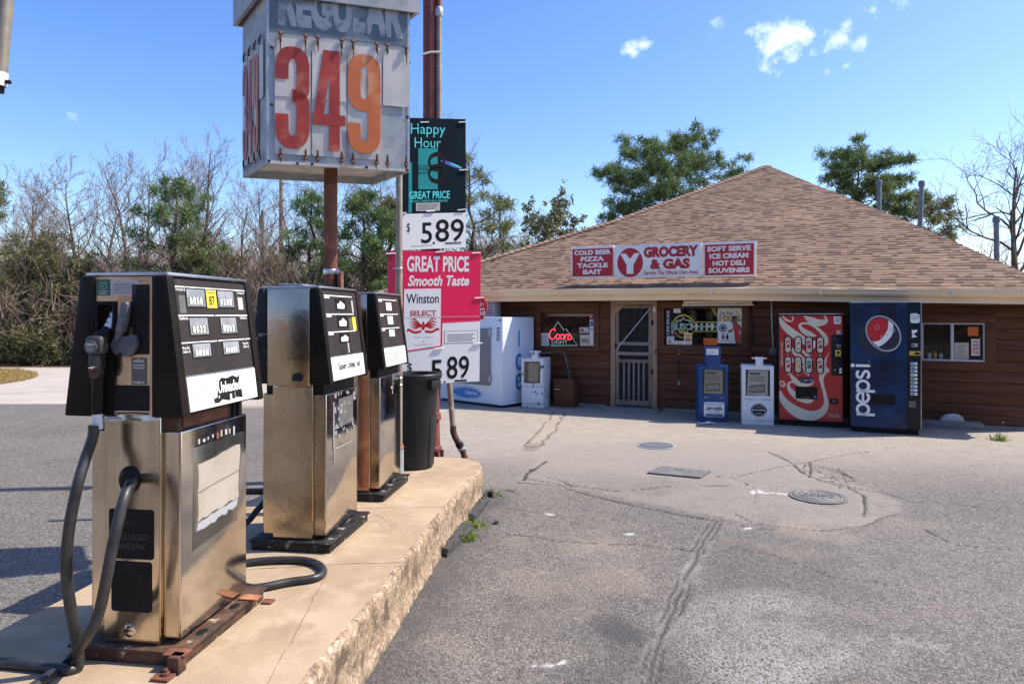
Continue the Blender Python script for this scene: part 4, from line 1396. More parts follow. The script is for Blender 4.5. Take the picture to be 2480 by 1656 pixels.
m = MB()   # on-off lever: quarter disc with a flap
q = [(.014 + .058 * math.cos(a), 1.318 + .060 * math.sin(a)) for a in np.linspace(math.radians(0), math.radians(-170), 22)]
m.prism([(.066, 1.350)] + q + [(-.030, 1.335)], -.075, -.052, K['lever'], bevel=.004)
m.prism([(.012, 1.485), (.036, 1.483), (.044, 1.47), (.034, 1.40), (.000, 1.325), (-.022, 1.325), (-.006, 1.40)], -.085, -.060, K['lever'], bevel=.006)
m.lathe([(.010, 0), (.010, .004)], K['black'], 12, (0, 0, 0), Matrix.Translation((.002, -.0755, 1.265)) @ Matrix.Rotation(math.pi / 2, 4, 'X'))
m.build('pump_lever', p1)
m = MB()
m.lathe([(.034, 0), (.034, .006), (.026, .010), (.022, .006), (.020, .006)], K['pale_sticker'], 20, (-.03, -.075, 1.003), Matrix.Identity(4))
m.build('hook_ring', p1)
NZ = Matrix(((1, 0, 0, .034), (0, .68, 0, 0), (0, 0, 1, 0), (0, 0, 0, 1)))
def nzb(name, parent):
    m.v = [tuple(NZ @ Vector(q)) if q[1] < -.0 else q for q in m.v]
    return m.build(name, parent)
m = MB()
m.tube([(-.088, -.030, 1.455), (-.098, -.06, 1.405), (-.110, -.10, 1.345)], [.012, .014, .017], K['alu'], 12)
for f in (.2, .42, .62): m.tube([Vector((-.088, -.030, 1.455)).lerp(Vector((-.110, -.10, 1.345)), f), Vector((-.088, -.030, 1.455)).lerp(Vector((-.110, -.10, 1.345)), f + .11)], .0165, K['white_dirty'], 12)
m.tube([(-.104, -.085, 1.375), (-.112, -.104, 1.34)], [.019, .024], K['black'], 12)
nz = nzb('nozzle', p1)
m = MB()
m.tube(bez([(-.108, -.10, 1.352), (-.112, -.118, 1.33), (-.118, -.128, 1.30), (-.120, -.132, 1.25), (-.120, -.13, 1.205), (-.121, -.128, 1.175)], 5), [.022] + [.028] * 2 + [.036] * 12 + [.034] * 5 + [.028] * 6, K['black_mould'], 14)
m.box(-.152, -.080, -.180, -.10, 1.270, 1.345, K['nozzle_grey'], .016, seg=3)
m.box(-.140, -.092, -.176, -.12, 1.185, 1.272, K['nozzle_grey'], .014, seg=3)
m.tube([(-.118, -.172, 1.225), (-.118, -.155, 1.18)], [.024, .020], K['rust_base'], 12)
nzb('handle', nz)
m = MB()
m.lathe([(.027, 0), (.027, .005)], K['grey_plate'], 20, (0, 0, 0), Matrix.Translation((-.122, -.1805, 1.302)) @ Matrix.Rotation(math.pi / 2, 4, 'X'))
Pw = plane((-.122, -.188, 1.302), (1, 0, 0), (0, 0, 1))
m.text(Pw, 'WARNING', -.020, .005, .040, .008, K['white_print'], .001, weight=.02)
for i in range(3): m.rect(Pw, -.016 + .002 * i, .016 - .002 * i, -.004 - .006 * i, -.0015 - .006 * i, K['pale_sticker'], .001)
nzb('warning_badge', nz)
m = MB()
m.tube([(-.121, -.128, 1.19), (-.123, -.128, 1.03)], .024, K['black_mould'], 14)
m.tube([(-.123, -.128, 1.028), (-.122, -.126, .968)], .0225, K['white_dirty'], 14)
nzb('hose_guard', p1)
m = MB()
wp = [at(228, 1030, 2.755), at(224, 1060, 2.75), at(207, 1110, 2.73), at(190, 1167, 2.69), at(174, 1240, 2.68), at(165, 1300, 2.68), at(161, 1356, 2.68), at(163, 1410, 2.685), at(171, 1470, 2.70),
      at(183, 1530, 2.72), at(192, 1575, 2.74)]
g = [gp(x, y, ISZ + .021) for x, y in ((190, 1612), (160, 1620), (120, 1616), (60, 1609), (0, 1604), (-90, 1606))]
m.tube(bez([I1 @ p for p in wp[:-1] + g]), .021, K['rubber'], 12)
m.build('hose', p1)
m = MB()
wp = [at(325, 1156, 2.87), at(316, 1172, 2.78), at(301, 1205, 2.71), at(285, 1268, 2.67), at(273, 1320, 2.655), at(264, 1368, 2.645), at(252, 1430, 2.64), at(240, 1480, 2.64), at(214, 1538, 2.645)]
g = [gp(x, y, ISZ + .023) for x, y in ((167, 1598), (96, 1653), (20, 1702), (-60, 1745))]
m.tube(bez([I1 @ p for p in wp + g]), .021, K['rubber'], 12)
m.build('hose', p1)
m = MB()
m.lathe([(.046, 0), (.046, .008), (.034, .022), (.025, .026)], K['black'], 24, (0, 0, 0), Matrix.Translation((-.008, -.003, .745)) @ Matrix.Scale(1.25, 4, (0, 0, 1)) @ Matrix.Rotation(math.pi / 2, 4, 'X'))
m.build('hose_boot', p1)
P = plane((0, -.0035, 0), (1, 0, 0), (0, 0, 1))
def rrect(a0, a1, b0, b1, r):
    out = []
    for cx, cy, s in ((a1 - r, b0 + r, -90), (a1 - r, b1 - r, 0), (a0 + r, b1 - r, 90), (a0 + r, b0 + r, 180)):
        out += [(cx + r * math.cos(math.radians(s + k * 22.5)), cy + r * math.sin(math.radians(s + k * 22.5))) for k in range(5)]
    return out
K['ghost_dark'] = mat('rubbed_lettering', (.042, .04, .038), (.02, .02, .02), 30, .5, lo=.5, hi=.6)
m = MB()
m.poly(P, rrect(-.103, .101, .416, .623, .013), K['torn'], .001)
m.text(P, 'UNLEADED', -.068, .495, .14, .026, K['ghost_dark'], .002, weight=.02)
m.text(P, 'GASOLINE', -.068, .458, .13, .024, K['ghost_dark'], .002, weight=.02)
m.text(P, 'PUMP AREA', -.05, .56, .08, .013, K['ghost_dark'], .002)
m.build('black_decal', p1, smooth=0)
m = MB()
m.poly(P, rrect(-.092, .092, .197, .406, .013), K['torn'], .001)
m.build('black_decal', p1, smooth=0)
m = MB()
m.lathe([(.027, 0), (.027, .004), (.024, .006)], K['steel_door'], 24, (0, 0, 0), Matrix.Translation((-.006, -.0035, .12)) @ Matrix.Rotation(math.pi / 2, 4, 'X'))
m.rect(P, -.022, .012, .1185, .1215, K['black_print'], .0064)
m.build('plug', p1)
# hoses between the pumps: the loop lying on the island and the one hanging from the second pump's near side
m = MB()
g = [gp(x, y, ISZ + .023) for x, y in ((480, 1378), (560, 1367), (640, 1357), (720, 1355), (765, 1363), (784, 1382), (764, 1398), (700, 1408), (640, 1420), (604, 1422), (560, 1405), (500, 1385))]
m.tube(bez([I1 @ p for p in g]), .020, K['rubber'], 12)
m.build('hose', p1)
I2 = p2.matrix_world.inverted()
m = MB()
wp = [at(660, 1190, 4.45), at(600, 1190, 4.2), at(520, 1190, 4.0), at(450, 1200, 4.0)]
m.tube(bez([I2 @ p for p in wp]), .020, K['rubber'], 12)
m.build('hose', p2)
m = MB()
wp = [at(650, 1205, 4.5), at(622, 1236, 4.42), at(600, 1262, 4.35), at(560, 1290, 4.25), at(500, 1310, 4.2)]
m.tube(bez([I2 @ p for p in wp]), .020, K['rubber'], 12)
m.build('hose', p2)
# ---------------------------------------------------------------- price sign on its pole
SB = dict(A=(-2.0, 5.07), B=(-1.65, 4.59), C=(-.73, 4.87), D=(-1.08, 5.35))
PX, PY = -1.315, 4.95
ps = thing('price_sign', 'weathered four sided tin price sign reading regular 349 on a rusty pole', 'price sign', (PX, PY, ISZ))
K['sign_slate'] = mat('faded_slate_sign_paint', (.085, .125, .15), (.13, .17, .195), 6, .6, c3=(.27, .30, .31), s3=5, lo3=.55, hi3=.68)
K['ghost'] = mat('faded_letter_paint', (.40, .41, .42), (.30, .33, .35), 6, .6, c3=(.16, .20, .23), s3=10, lo3=.52, hi3=.64)
def pl(p): return (p[0] - PX, p[1] - PY)
SZ0, SZ1 = 2.745 - ISZ, 3.93 - ISZ
def sign_box(m, pts, z0, z1, mt, thick=.02):
    n = len(pts)
    ctr = (sum(p[0] for p in pts) / n, sum(p[1] for p in pts) / n)
    inn = [(p[0] + (ctr[0] - p[0]) * .05, p[1] + (ctr[1] - p[1]) * .05) for p in pts]
    vs = [(*p, z0) for p in pts] + [(*p, z1) for p in pts] + [(*p, z0) for p in inn] + [(*p, z0 + .06) for p in inn]
    fs = []
    for i in range(n):
        j = (i + 1) % n
        fs += [(i, j, n + j, n + i), (j, i, 2 * n + i, 2 * n + j), (2 * n + j, 2 * n + i, 3 * n + i, 3 * n + j)]
    fs.append(tuple(n + i for i in range(n)))
    m.add(vs, fs, mt)
    m.add([(*p, z0 + .055) for p in inn], [tuple(reversed(range(n)))], K['sign_soffit'])
m = MB()
sign_box(m, [pl(SB[k]) for k in 'ABCD'], SZ0, SZ1, K['sign_tin'])
m.build('sign_box', ps, smooth=0)
m = MB()
CXs = [sum(SB[k][i] for k in 'ABCD') / 4 for i in (0, 1)]
up = [(CXs[0] + (SB[k][0] - CXs[0]) * 1.12 - PX, CXs[1] + (SB[k][1] - CXs[1]) * 1.12 - PY) for k in 'ABCD']
sign_box(m, up, 3.875 - ISZ, 5.1 - ISZ, K['sign_tin'])
m.build('upper_sign_box', ps, smooth=0)
m = MB()
m.tube([(0, 0, 0), (0, 0, 4.7)], .048, K['rust'], 20)
for z in (1.775, 2.02):
    m.lathe([(.051, 0), (.053, .004), (.053, .034), (.051, .038)], K['alu'], 20, (0, 0, z - ISZ))
    m.box(.045, .075, -.055, -.045, z - ISZ + .003, z - ISZ + .035, K['alu'], .002)
m.lathe([(.10, 0), (.10, .012), (.06, .02)], K['rust'], 20)
m.build('pole', ps)
m = MB()
m.box(.058, .088, -.05, .03, 1.735 - ISZ, 2.045 - ISZ, K['rust'], .004)
for z in (1.80, 1.85, 1.9): m.lathe([(.008, 0), (.006, .008)], K['alu'], 8, (0, 0, 0), Matrix.Translation((.088, -.02, z - ISZ)) @ Matrix.Rotation(math.pi / 2, 4, 'Y'))
m.build('pole_bracket', ps)
def face(k0, k1, z0):
    a, b = Vector((*pl(SB[k0]), z0)), Vector((*pl(SB[k1]), z0))
    return (a, (b - a).normalized(), Vector((0, 0, 1))), (b - a).length
def fab(Pf, px, py):
    """pixel on a face of the sign -> (a, b)"""
    O = Pf[0] + Vector((PX, PY, ISZ))
    d = Vector(((px - CX) / F, 1, (HY - py) / F))
    N = Pf[1].cross(Pf[2])
    k = (O - Vector((0, 0, CAMZ))).dot(N) / d.dot(N)
    q = Vector((0, 0, CAMZ)) + d * k - O
    return q.dot(Pf[1]), q.dot(Pf[2])
def nat4(x, y): return 560 + x / 3.267, y / 3.267
PF, WF = face('B', 'C', SZ0)
def digit(m, P, ch, a, b, w, h, mt, ofs, k=.385, clip=None):
    s = w * k
    i = s / 2
    def sc(pts): return bez([(a + i + x * (w - s), b + i + y * (h - s)) for x, y in pts], 6)
    if ch == '3':
        m.ribbon(P, sc([(0, .70), (0, .80), (.03, .90), (.2, .98), (.5, 1), (.8, .98), (.97, .90), (1, .80), (1, .66), (.97, .58), (.8, .535), (.5, .52)]), s, mt, ofs)
        m.ribbon(P, sc([(.5, .52), (.8, .505), (.97, .46), (1, .36), (1, .20), (.97, .10), (.8, .02), (.5, 0), (.2, .02), (.03, .10), (0, .20), (0, .31)]), s, mt, ofs)
    elif ch == '4':
        m.rect(P, a + w * .50, a + w * .82, b, b + h, mt, ofs)
        m.poly(P, [(a + w * .0, b + h * .29), (a + w * .30, b + h * .29), (a + w * .5, b + h * .76), (a + w * .5, b + h), (a + w * .32, b + h)], mt, ofs + .0006)
        m.rect(P, a, a + w, b + h * .255, b + h * .36, mt, ofs + .0012)
    elif ch == '9':
        ring = [(1, .70), (1, .82), (.95, .93), (.75, .99), (.5, 1), (.25, .99), (.05, .93), (0, .82), (0, .64), (.05, .55), (.25, .495), (.5, .485), (.75, .495), (.95, .55), (1, .64), (1, .72)]
        m.ribbon(P, sc(ring), s, mt, ofs)
        m.ribbon(P, sc([(1, .72), (1, .45), (1, .18), (.95, .07), (.75, .01), (.5, 0), (.25, .01), (.05, .07), (0, .18), (0, .27)]), s, mt, ofs + .0006)
cols = [(345, 628), (640, 912), (920, 1188), (1200, 1412)]
clip0 = None
def clip(P, a, b, down, parent):
    global clip0
    U, V = P[1], P[2]; N = U.cross(V)
    Mx = Matrix(((U.x, V.x, N.x, 0), (U.y, V.y, N.y, 0), (U.z, V.z, N.z, 0), (0, 0, 0, 1)))
    if clip0 is None:
        mm = MB()
        mm.box(-.007, .007, -.05, .0, .004, .016, K['rust_base'], .003)
        mm.box(-.014, .014, -.004, .022, .001, .008, K['rust'], .002)
        mm.lathe([(.006, .008), (.004, .014)], K['alu'], 8, (0, .01, 0))
        clip0 = mm.build('clip', parent)
        o = clip0
    else:
        o = clip0.copy(); COL.objects.link(o); o.parent = parent
    R = Mx if not down else Mx @ Matrix.Rotation(math.pi, 4, 'Z')
    o.matrix_local = Matrix.Translation(P[0] + U * a + V * b + N * .012) @ R
def cards(P, edges, zt, zm, zb, chars, parent, side=False):
    for ci, ((a0, a1), ch) in enumerate(zip(edges, chars)):
        w = a1 - a0
        m = MB()
        m.poly(P, [(a0 + x * w, zm - .004 + y * (zt - zm)) for x, y in ((.0, 0), (1, 0), (1, .96), (.96, 1), (.04, 1), (0, .96))], K['sign_white'], .010)
        if ch != ' ':
            m.poly(P, [(a0 + x * w, zb + y * (zm - zb)) for x, y in ((.04, 0), (.96, 0), (1, .04), (1, 1), (0, 1), (0, .04))], K['sign_white'], .006)
        c = m.build('number_card', parent, smooth=0)
        if ch != ' ':
            m = MB()
            mt = K['digit_red'] if ch != '9' else K['digit_orange']
            digit(m, P, ch, a0 + w * .015, zb + .04, w * .955, zt - zb - .10, mt, .0135)
            m.build('digit', c, smooth=0)
        for f in ((.16, .86) if not side else (.5,)):
            clip(P, a0 + w * f, zt + .012, False, parent)
            clip(P, a0 + w * f, zb - .012, True, parent)
edges = [(fab(PF, nat4(c0, 600)[0], 200)[0], fab(PF, nat4(c1, 600)[0], 200)[0]) for c0, c1 in cols]
zt = fab(PF, *nat4(480, 305))[1]; zm = fab(PF, *nat4(480, 770))[1]; zb = fab(PF, *nat4(480, 1225))[1]
cards(PF, edges, zt, zm, zb, '349 ', ps)
m = MB()
x0, y0 = fab(PF, *nat4(372, 205)); x1, y1 = fab(PF, *nat4(1370, 330))
m.rect(PF, .017, WF - .017, zt + .035, SZ1 - SZ0 - .005, K['sign_slate'], .002)
m.text(PF, 'REGULAR', x0, y0, x1 - x0, .335, K['ghost'], .004, weight=.06)
m.build('faded_word', ps, smooth=0)
m = MB()
for px, py in ((300, 1275), (1395, 1350), (320, 830), (1395, 930), (1410, 500), (322, 380), (1070, 1325), (525, 1295), (640, 1300)):
    a, b = fab(PF, *nat4(px, py))
    m.oval(PF, a, b, .010, .010, K['black_worn'], .004, 12)
m.ribbon(PF, [(.008, 0), (.008, 1.18)], .016, K['galv'], .003); m.ribbon(PF, [(WF - .008, 0), (WF - .008, 1.18)], .016, K['galv'], .003)
m.ribbon(PF, [(0.02, .012), (WF - .02, .012)], .02, K['sign_white'], .0025)
rs = random.Random(17)
for (a0, a1) in edges:
    for f in (.16, .86):
        for z_, L_ in ((zb - .02, .035), (zt + .0, .10)):
            a = a0 + (a1 - a0) * f + rs.uniform(-.004, .004); L2 = L_ * rs.uniform(.5, 1.3)
            m.poly(PF, [(a - .006, z_), (a - .002, z_ - L2), (a + .003, z_ - L2 * .8), (a + .006, z_)], K['rust'] if rs.random() < .5 else K['rust_base'], .0145 if L_ > .05 else .003)
m.build('sign_trim', ps, smooth=0)
PL, WL = face('A', 'B', SZ0)
e2 = [(WL * .07, WL * .28), (WL * .30, WL * .51), (WL * .53, WL * .74), (WL * .76, WL * .93)]
cards(PL, e2, zt, zm, zb, '349 ', ps, True)

# ---------------------------------------------------------------- tall rust red pole carrying the posters
TX, TY = -.865, 7.2
tp = thing('tall_pole', 'tall rust red steel pole with an iron footing and grey conduit behind the tobacco posters', 'pole', (TX, TY, 0))
m = MB()
m.tube([(0, 0, .2), (0, 0, 6.5)], .073, K['redlead'], 20)
m.build('pole', tp)
m = MB()
m.lathe([(.17, 0), (.17, .03), (.12, .05), (.105, .30), (.125, .31), (.125, .34), (.108, .35), (.10, .62), (.12, .63), (.12, .66), (.115, .665), (.115, .69), (.10, .70), (.095, .95), (.085, .97)], K['redlead'], 12)
for k in range(6):
    a = k * math.pi / 3 + .3
    m.box(.09, .145, -.012, .012, .03, .30, K['redlead'], .004, Matrix.Rotation(a, 4, 'Z'))
m.build('cast_footing', tp)
m = MB()
cpts = [Vector((.098, -.03, 6.4)), Vector((.098, -.03, 2.4)), at(1086, 900, 7.25) - Vector((TX, TY, 0)), at(1097, 1035, 7.25) - Vector((TX, TY, 0))]
zc = at(1040, 40, 7.2).z
m.tube([(.098, -.03, zc), (.098, -.03, 2.4), tuple(cpts[2]), tuple(cpts[3])], .030, K['pipe'], 12)
m.tube([(.098, -.03, 6.45), (.098, -.03, zc + .06)], .028, K['redlead'], 12)
m.lathe([(.034, 0), (.044, .02), (.044, .08), (.034, .10)], K['galv'], 14, (.098, -.03, zc - .02))
c3 = cpts[3]
m.tube(bez([tuple(c3 + Vector((0, 0, .02))), tuple(c3 + Vector((.008, 0, -.06))), tuple(c3 + Vector((.05, 0, -.15))), tuple(c3 + Vector((.10, 0, -.235)))]), .034, K['rust_base'], 12)
m.tube([tuple(c3 + Vector((.06, 0, -.165))), tuple(c3 + Vector((.08, 0, -.20)))], .042, K['black'], 12)
m.tube([tuple(c3 + Vector((.088, 0, -.215))), tuple(c3 + Vector((.10, 0, -.236)))], .044, K['alu'], 12)
m.tube([tuple(c3 + Vector((.10, 0, -.235))), tuple(c3 + Vector((.21, 0, -c3.z - .05)))], .033, K['rust_base'], 12)
m.build('conduit', tp)
m = MB()
z = at(1040, 136, 7.2).z
m.tube([(-.076, -.085, z - .02), (.02, -.09, z + .005), (.13, -.075, z + .012)], .011, K['white'], 6)
m.build('cable_tie', tp)

gl = thing('thin_pole', 'thin tan galvanised pipe standing in a rusty sleeve between the far pump and the posters', 'pole', (-1.0, 6.05, ISZ))
m = MB(); m.tube([(0, 0, 0), (0, 0, 3.4)], .030, K['pipe'], 14); m.build('pipe', gl)
m = MB(); m.tube([(0, 0, 0), (0, 0, .265)], .041, K['galv'], 14); m.tube([(0, 0, .245), (0, 0, .285)], [.043, .036], K['rust'], 14)
m.build('sleeve', gl)
m = MB()
for z in (.80, .86, 1.83):
    m.lathe([(.032, 0), (.035, .004), (.035, .012), (.032, .016)], K['alu'], 14, (0, 0, z)); m.box(-.055, -.03, -.02, -.012, z, z + .014, K['alu'], .002)
m.build('strap', gl)

# ---------------------------------------------------------------- tobacco posters
def board(name, label, cat, BLp, BRp, TLp, Y, thick=.005, base=None, dY=.24):
    O = at(*BLp, Y - dY * .55); U = at(*BRp, Y + dY * .45) - O; V = at(*TLp, Y - dY * .55) - O
    th = thing(name, label, cat, O)
    m = MB()
    N = U.cross(V).normalized()
    q = [Vector((0, 0, 0)), U, U + V, V]
    m.add([p for p in q] + [p - N * thick for p in q], [(0, 1, 2, 3), (7, 6, 5, 4), (0, 4, 5, 1), (1, 5, 6, 2), (2, 6, 7, 3), (3, 7, 4, 0)], base)
    m.build('board', th, smooth=0)
    return th, (Vector((0, 0, 0)), U, V)
u1, P = board('poster', 'dark teal cigarette poster with neon style happy hour lettering above a white 5.89 price', 'poster', (970, 606), (1128, 599), (970, 285), 6.94, .005, K['teal_dark'])
u1['category'] = 'poster'
def ux(x): return (x - 163) / 347.0
def uy(y): return (797 - y) / 735.0
m = MB()
m.rect(P, 0, 1, 0, uy(597), K['white_print'], .001)
m.build('price_strip', u1, smooth=0)
m = MB()
m.rect(P, .0, .17, .28, .66, K['teal'], .0008); m.rect(P, .0, .12, .28, .66, K['teal_dark'], .0012)
m.rect(P, ux(255), ux(358), uy(462), uy(232), K['teal'], .001)
for cy in (308, 375):
    m.ring(P, ux(352), uy(cy), .115, .058, .035, K['black_print'], .0016)
m.text(P, 'KOOL', ux(257), uy(355), ux(312) - ux(257), uy(327) - uy(355), K['black_print'], .0022)
m.text(P, 'BLACK', ux(258), uy(376), ux(313) - ux(258), uy(363) - uy(376), K['black_print'], .0022)
m.oval(P, ux(430), uy(322), .17, .016, K['violet_print'], .0014, rot=-.18); m.oval(P, ux(455), uy(328), .10, .007, K['cyan_print'], .002, rot=-.2)
m.rect(P, ux(243), ux(370), uy(583), uy(537), K['pale_sticker'], .001)
for i in range(3): m.rect(P, ux(252), ux(362 - i * 10), uy(552 + i * 11), uy(547 + i * 11), K['grey_print'], .0018)
m.build('pack_picture', u1, smooth=0)
m = MB()
m.text(P, 'Happy', ux(216), uy(170), ux(398) - ux(216), uy(93) - uy(170), K['cyan_print'], .002, weight=-.004)
m.text(P, 'Hour', ux(236), uy(228), ux(374) - ux(236), uy(172) - uy(228), K['cyan_print'], .002, weight=-.004)
m.text(P, 'GREAT PRICE', ux(207), uy(515), ux(422) - ux(207), uy(472) - uy(515), K['cyan_print'], .002, weight=.02)
m.text(P, 'SELECT MENTHOL BLEND', ux(213), uy(533), ux(411) - ux(213), .015, K['cyan_print'], .002)
m.text(P, '$', ux(195), uy(705), ux(212) - ux(195), uy(648) - uy(705), K['black_print'], .002)
m.text(P, '5', ux(270), uy(765), ux(328) - ux(270), uy(648) - uy(765), K['black_print'], .002, weight=.01)
m.oval(P, ux(337), uy(765), .018, .009, K['black_print'], .002)
m.text(P, '89', ux(345), uy(762), ux(500) - ux(345), uy(632) - uy(762), K['black_print'], .002, weight=.01)
m.rect(P, ux(398), ux(484), uy(776), uy(764), K['black_print'], .002)
m.text(P, 'PLUS TAX INCLUDED', ux(402), uy(774), ux(480) - ux(402), .009, K['white_print'], .003)
m.text(P, 'WORTH WAY MORE THAN THIS', ux(215), uy(782), ux(327) - ux(215), .010, K['black_print'], .002)
m.build('lettering', u1, smooth=0)
m = MB()
m.text(P, 'o', .97, .97, .02, .01, K['white'], .002)
for x, y in ((.95, .972), (.36, .965), (.96, .60), (.45, .285), (.93, .29), (.02, .275)): m.tube([tuple(P[0] + P[1] * (x - .06) + P[2] * y + Vector((0, -.008, 0))), tuple(P[0] + P[1] * (x + .07) + P[2] * (y + .004) + Vector((0, -.008, 0)))], .006, K['white'], 6)
m.build('cable_tie', u1)

u2, P = board('poster', 'hot pink and white cigarette poster with smooth taste lettering above a 5.89 price card', 'poster', (936, 935), (1161, 923), (940, 607), 6.93, .005, K['white_print'], dY=.30)
def ux(x): return (x - 90) / 490.0
def uy(y): return (1510 - y) / 715.0
m = MB()
m.poly(P, [(.0, uy(1150)), (0.02, uy(1330)), (.16, uy(1335)), (.55, uy(1185)), (1, uy(1178)), (1, 1), (0, 1)], K['hot_red'], .001)
m.poly(P, [(.34, 1), (.62, 1), (.46, .93), (.16, .715), (.16, .9)], K['dark_red'], .0012) if False else None
m.poly(P, [(.0, .42), (.075, .40), (.075, 1), (0, 1)], K['dark_red'], .0014)
m.rect(P, ux(386), ux(568), uy(1297), uy(1228), K['grey_print'], .0012); m.rect(P, ux(389), ux(565), uy(1294), uy(1231), K['white_print'], .0018)
for i in range(4): m.rect(P, ux(402), ux(550 - (i % 2) * 14), uy(1252 + i * 11), uy(1247 + i * 11), K['grey_print'], .0024)
m.build('red_field', u2, smooth=0)
m = MB()
m.poly(P, [(ux(170), uy(1335)), (ux(376), uy(1312)), (ux(376), uy(990)), (ux(170), uy(993))], K['hot_red'], .002)
m.poly(P, [(ux(174), uy(1328)), (ux(366), uy(1306)), (ux(366), uy(997)), (ux(174), uy(999))], K['white_print'], .0028)
m.text(P, 'Winston', ux(186), uy(1076), ux(355) - ux(186), uy(1024) - uy(1076), K['black_print'], .0036, weight=.01)
m.text(P, 'SELECT', ux(204), uy(1142), ux(343) - ux(204), uy(1114) - uy(1142), K['red_sign'], .0036, weight=.025)
m.text(P, 'FULL-BODIED SMOOTH', ux(208), uy(1152), ux(342) - ux(208), .009, K['red_sign'], .0036)
# spread eagle and ribbon
cx, cy = ux(275), uy(1200)
for sg in (1, -1):
    for k in range(5):
        a = math.radians(35 - k * 15)
        L = .15 - k * .012
        m.ribbon(P, [(cx + sg * .015, cy + .005), (cx + sg * (.02 + L * math.cos(a) * .6), cy + L * .55 * math.sin(a) + .012), (cx + sg * (.02 + L * math.cos(a)), cy + L * .5 * math.sin(a) + .004)], [.008, .013, .002], K['red_print'], .0036)
    m.ribbon(P, bez([(cx + sg * .02, cy - .035), (cx + sg * .09, cy - .042), (cx + sg * .15, cy - .022), (cx + sg * .17, cy - .03)]), .018, K['red_print'], .0038)
m.oval(P, cx, cy, .022, .026, K['red_print'], .0040); m.oval(P, cx, cy + .028, .010, .010, K['red_print'], .0042)
m.text(P, 'QUALITY TOBACCO', ux(228), uy(1262), ux(328) - ux(228), .011, K['grey_print'], .0036)
m.oval(P, ux(279), uy(1280), .008, .006, K['red_print'], .0036, 5)
m.text(P, 'N. CAROLINA, USA', ux(232), uy(1302), ux(326) - ux(232), .012, K['grey_print'], .0036)
m.build('pack_picture', u2, smooth=0)
m = MB()
m.text(P, 'GREAT PRICE', ux(187), uy(908), ux(515) - ux(187), uy(822) - uy(908), K['white_print'], .002, weight=.03)
m.text(P, 'Smooth Taste', ux(192), uy(984), ux(517) - ux(192), uy(926) - uy(984), K['white_print'], .002, weight=.03, shear=.25)
m.text(P, '$', ux(195), uy(1448), .05, uy(1392) - uy(1448), K['black_print'], .002, weight=.01)
m.text(P, '5', ux(317), uy(1500), ux(378) - ux(317), uy(1382) - uy(1500), K['black_print'], .002, weight=.01)
m.oval(P, ux(392), uy(1503), .010, .007, K['black_print'], .002)
m.text(P, '89', ux(402), uy(1490), ux(523) - ux(402), uy(1366) - uy(1490), K['black_print'], .002, weight=.01)
m.rect(P, ux(445), ux(511), uy(1506), uy(1496), K['black_print'], .002)
m.build('lettering', u2, smooth=0)
m = MB()
for x, y in ((.03, .975), (.95, .985), (.985, .64), (.98, .29), (.55, .262), (.55, .99)): m.tube([tuple(P[0] + P[1] * (x - .05) + P[2] * y + Vector((0, -.008, 0))), tuple(P[0] + P[1] * (x + .05) + P[2] * (y + .004) + Vector((0, -.008, 0)))], .006, K['white'], 6)
m.ribbon(P, [(0, uy(1150)), (1, uy(1152))], .004, K['pale_sticker'], .0045)
m.build('cable_tie', u2)

# ---------------------------------------------------------------- signs standing on the roof edge
RS_T = -.18
def roof_sign(label, pxs, py_top, py_bot, base):
    s0, _ = BL(pxs[0], py_bot[0], RS_T); s1, _ = BL(pxs[1], py_bot[1], RS_T)
    zt = (BL(pxs[0], py_top[0], RS_T)[1] + BL(pxs[1], py_top[1], RS_T)[1]) / 2
    zb = (BL(pxs[0], py_bot[0], RS_T)[1] + BL(pxs[1], py_bot[1], RS_T)[1]) / 2
    th = thing('roof_sign', label, 'sign', BW_pt(s0, RS_T, zb), YAW)
    w, h = s1 - s0, zt - zb
    m = MB(); m.box(0, w, -.02, .05, 0, h, K['white'], .004)
    b = m.build('panel', th)
    m = MB()
    for x in (w * .2, w * .8):
        m.tube([(x, .03, 0), (x, .045, -.16)], .009, K['galv'], 6)
        m.tube([(x, .05, h * .8), (x, .75, .22)], .009, K['galv'], 6)
    m.build('stay', th)
    return th, plane((0, -.0205, 0), (w, 0, 0), (0, 0, h))
th, P = roof_sign('red roof sign listing cold beer, pizza, tackle and bait', (1384, 1487), (599, 595), (674, 673), None)
m = MB(); m.rect(P, .03, .985, .055, .93, K['red_sign'], .001)
for i, (s, w) in enumerate((('COLD BEER', .86), ('PIZZA', .55), ('TACKLE', .72), ('BAIT', .44))):
    m.text(P, s, .505 - w / 2, .735 - i * .205, w, .150, K['white_print'], .003, weight=.045)
m.build('lettering', th, smooth=0)
th, P = roof_sign('wide white grocery and gas roof sign with a red Y roundel', (1489, 1700), (595, 588), (673, 671), None)
m = MB()
m.oval(P, .185, .47, .152, .445, K['red_sign'], .001, 40)
m.poly(P, [(.07, .75), (.135, .75), (.185, .58), (.235, .75), (.30, .75), (.225, .40), (.225, .13), (.145, .13), (.145, .40)], K['white_print'], .002)
m.text(P, 'GROCERY', .345, .60, .62, .33, K['red_sign'], .002, weight=.065)
m.text(P, '& GAS', .42, .245, .45, .31, K['red_sign'], .002, weight=.065)
m.text(P, 'Serving The Whole Dam Area', .345, .05, .61, .15, K['red_sign'], .002, shear=.22, weight=.02)
m.build('lettering', th, smooth=0)
th, P = roof_sign('red roof sign listing soft serve, ice cream, hot deli and souvenirs', (1704, 1831), (588, 584), (671, 670), None)
m = MB(); m.rect(P, .025, .96, .055, .935, K['red_sign'], .001)
for i, (s, w) in enumerate((('SOFT SERVE', .83), ('ICE CREAM', .74), ('HOT DELI', .62), ('SOUVENIRS', .79))):
    m.text(P, s, .49 - w / 2, .735 - i * .207, w, .150, K['white_print'], .003, weight=.045)
m.build('lettering', th, smooth=0)
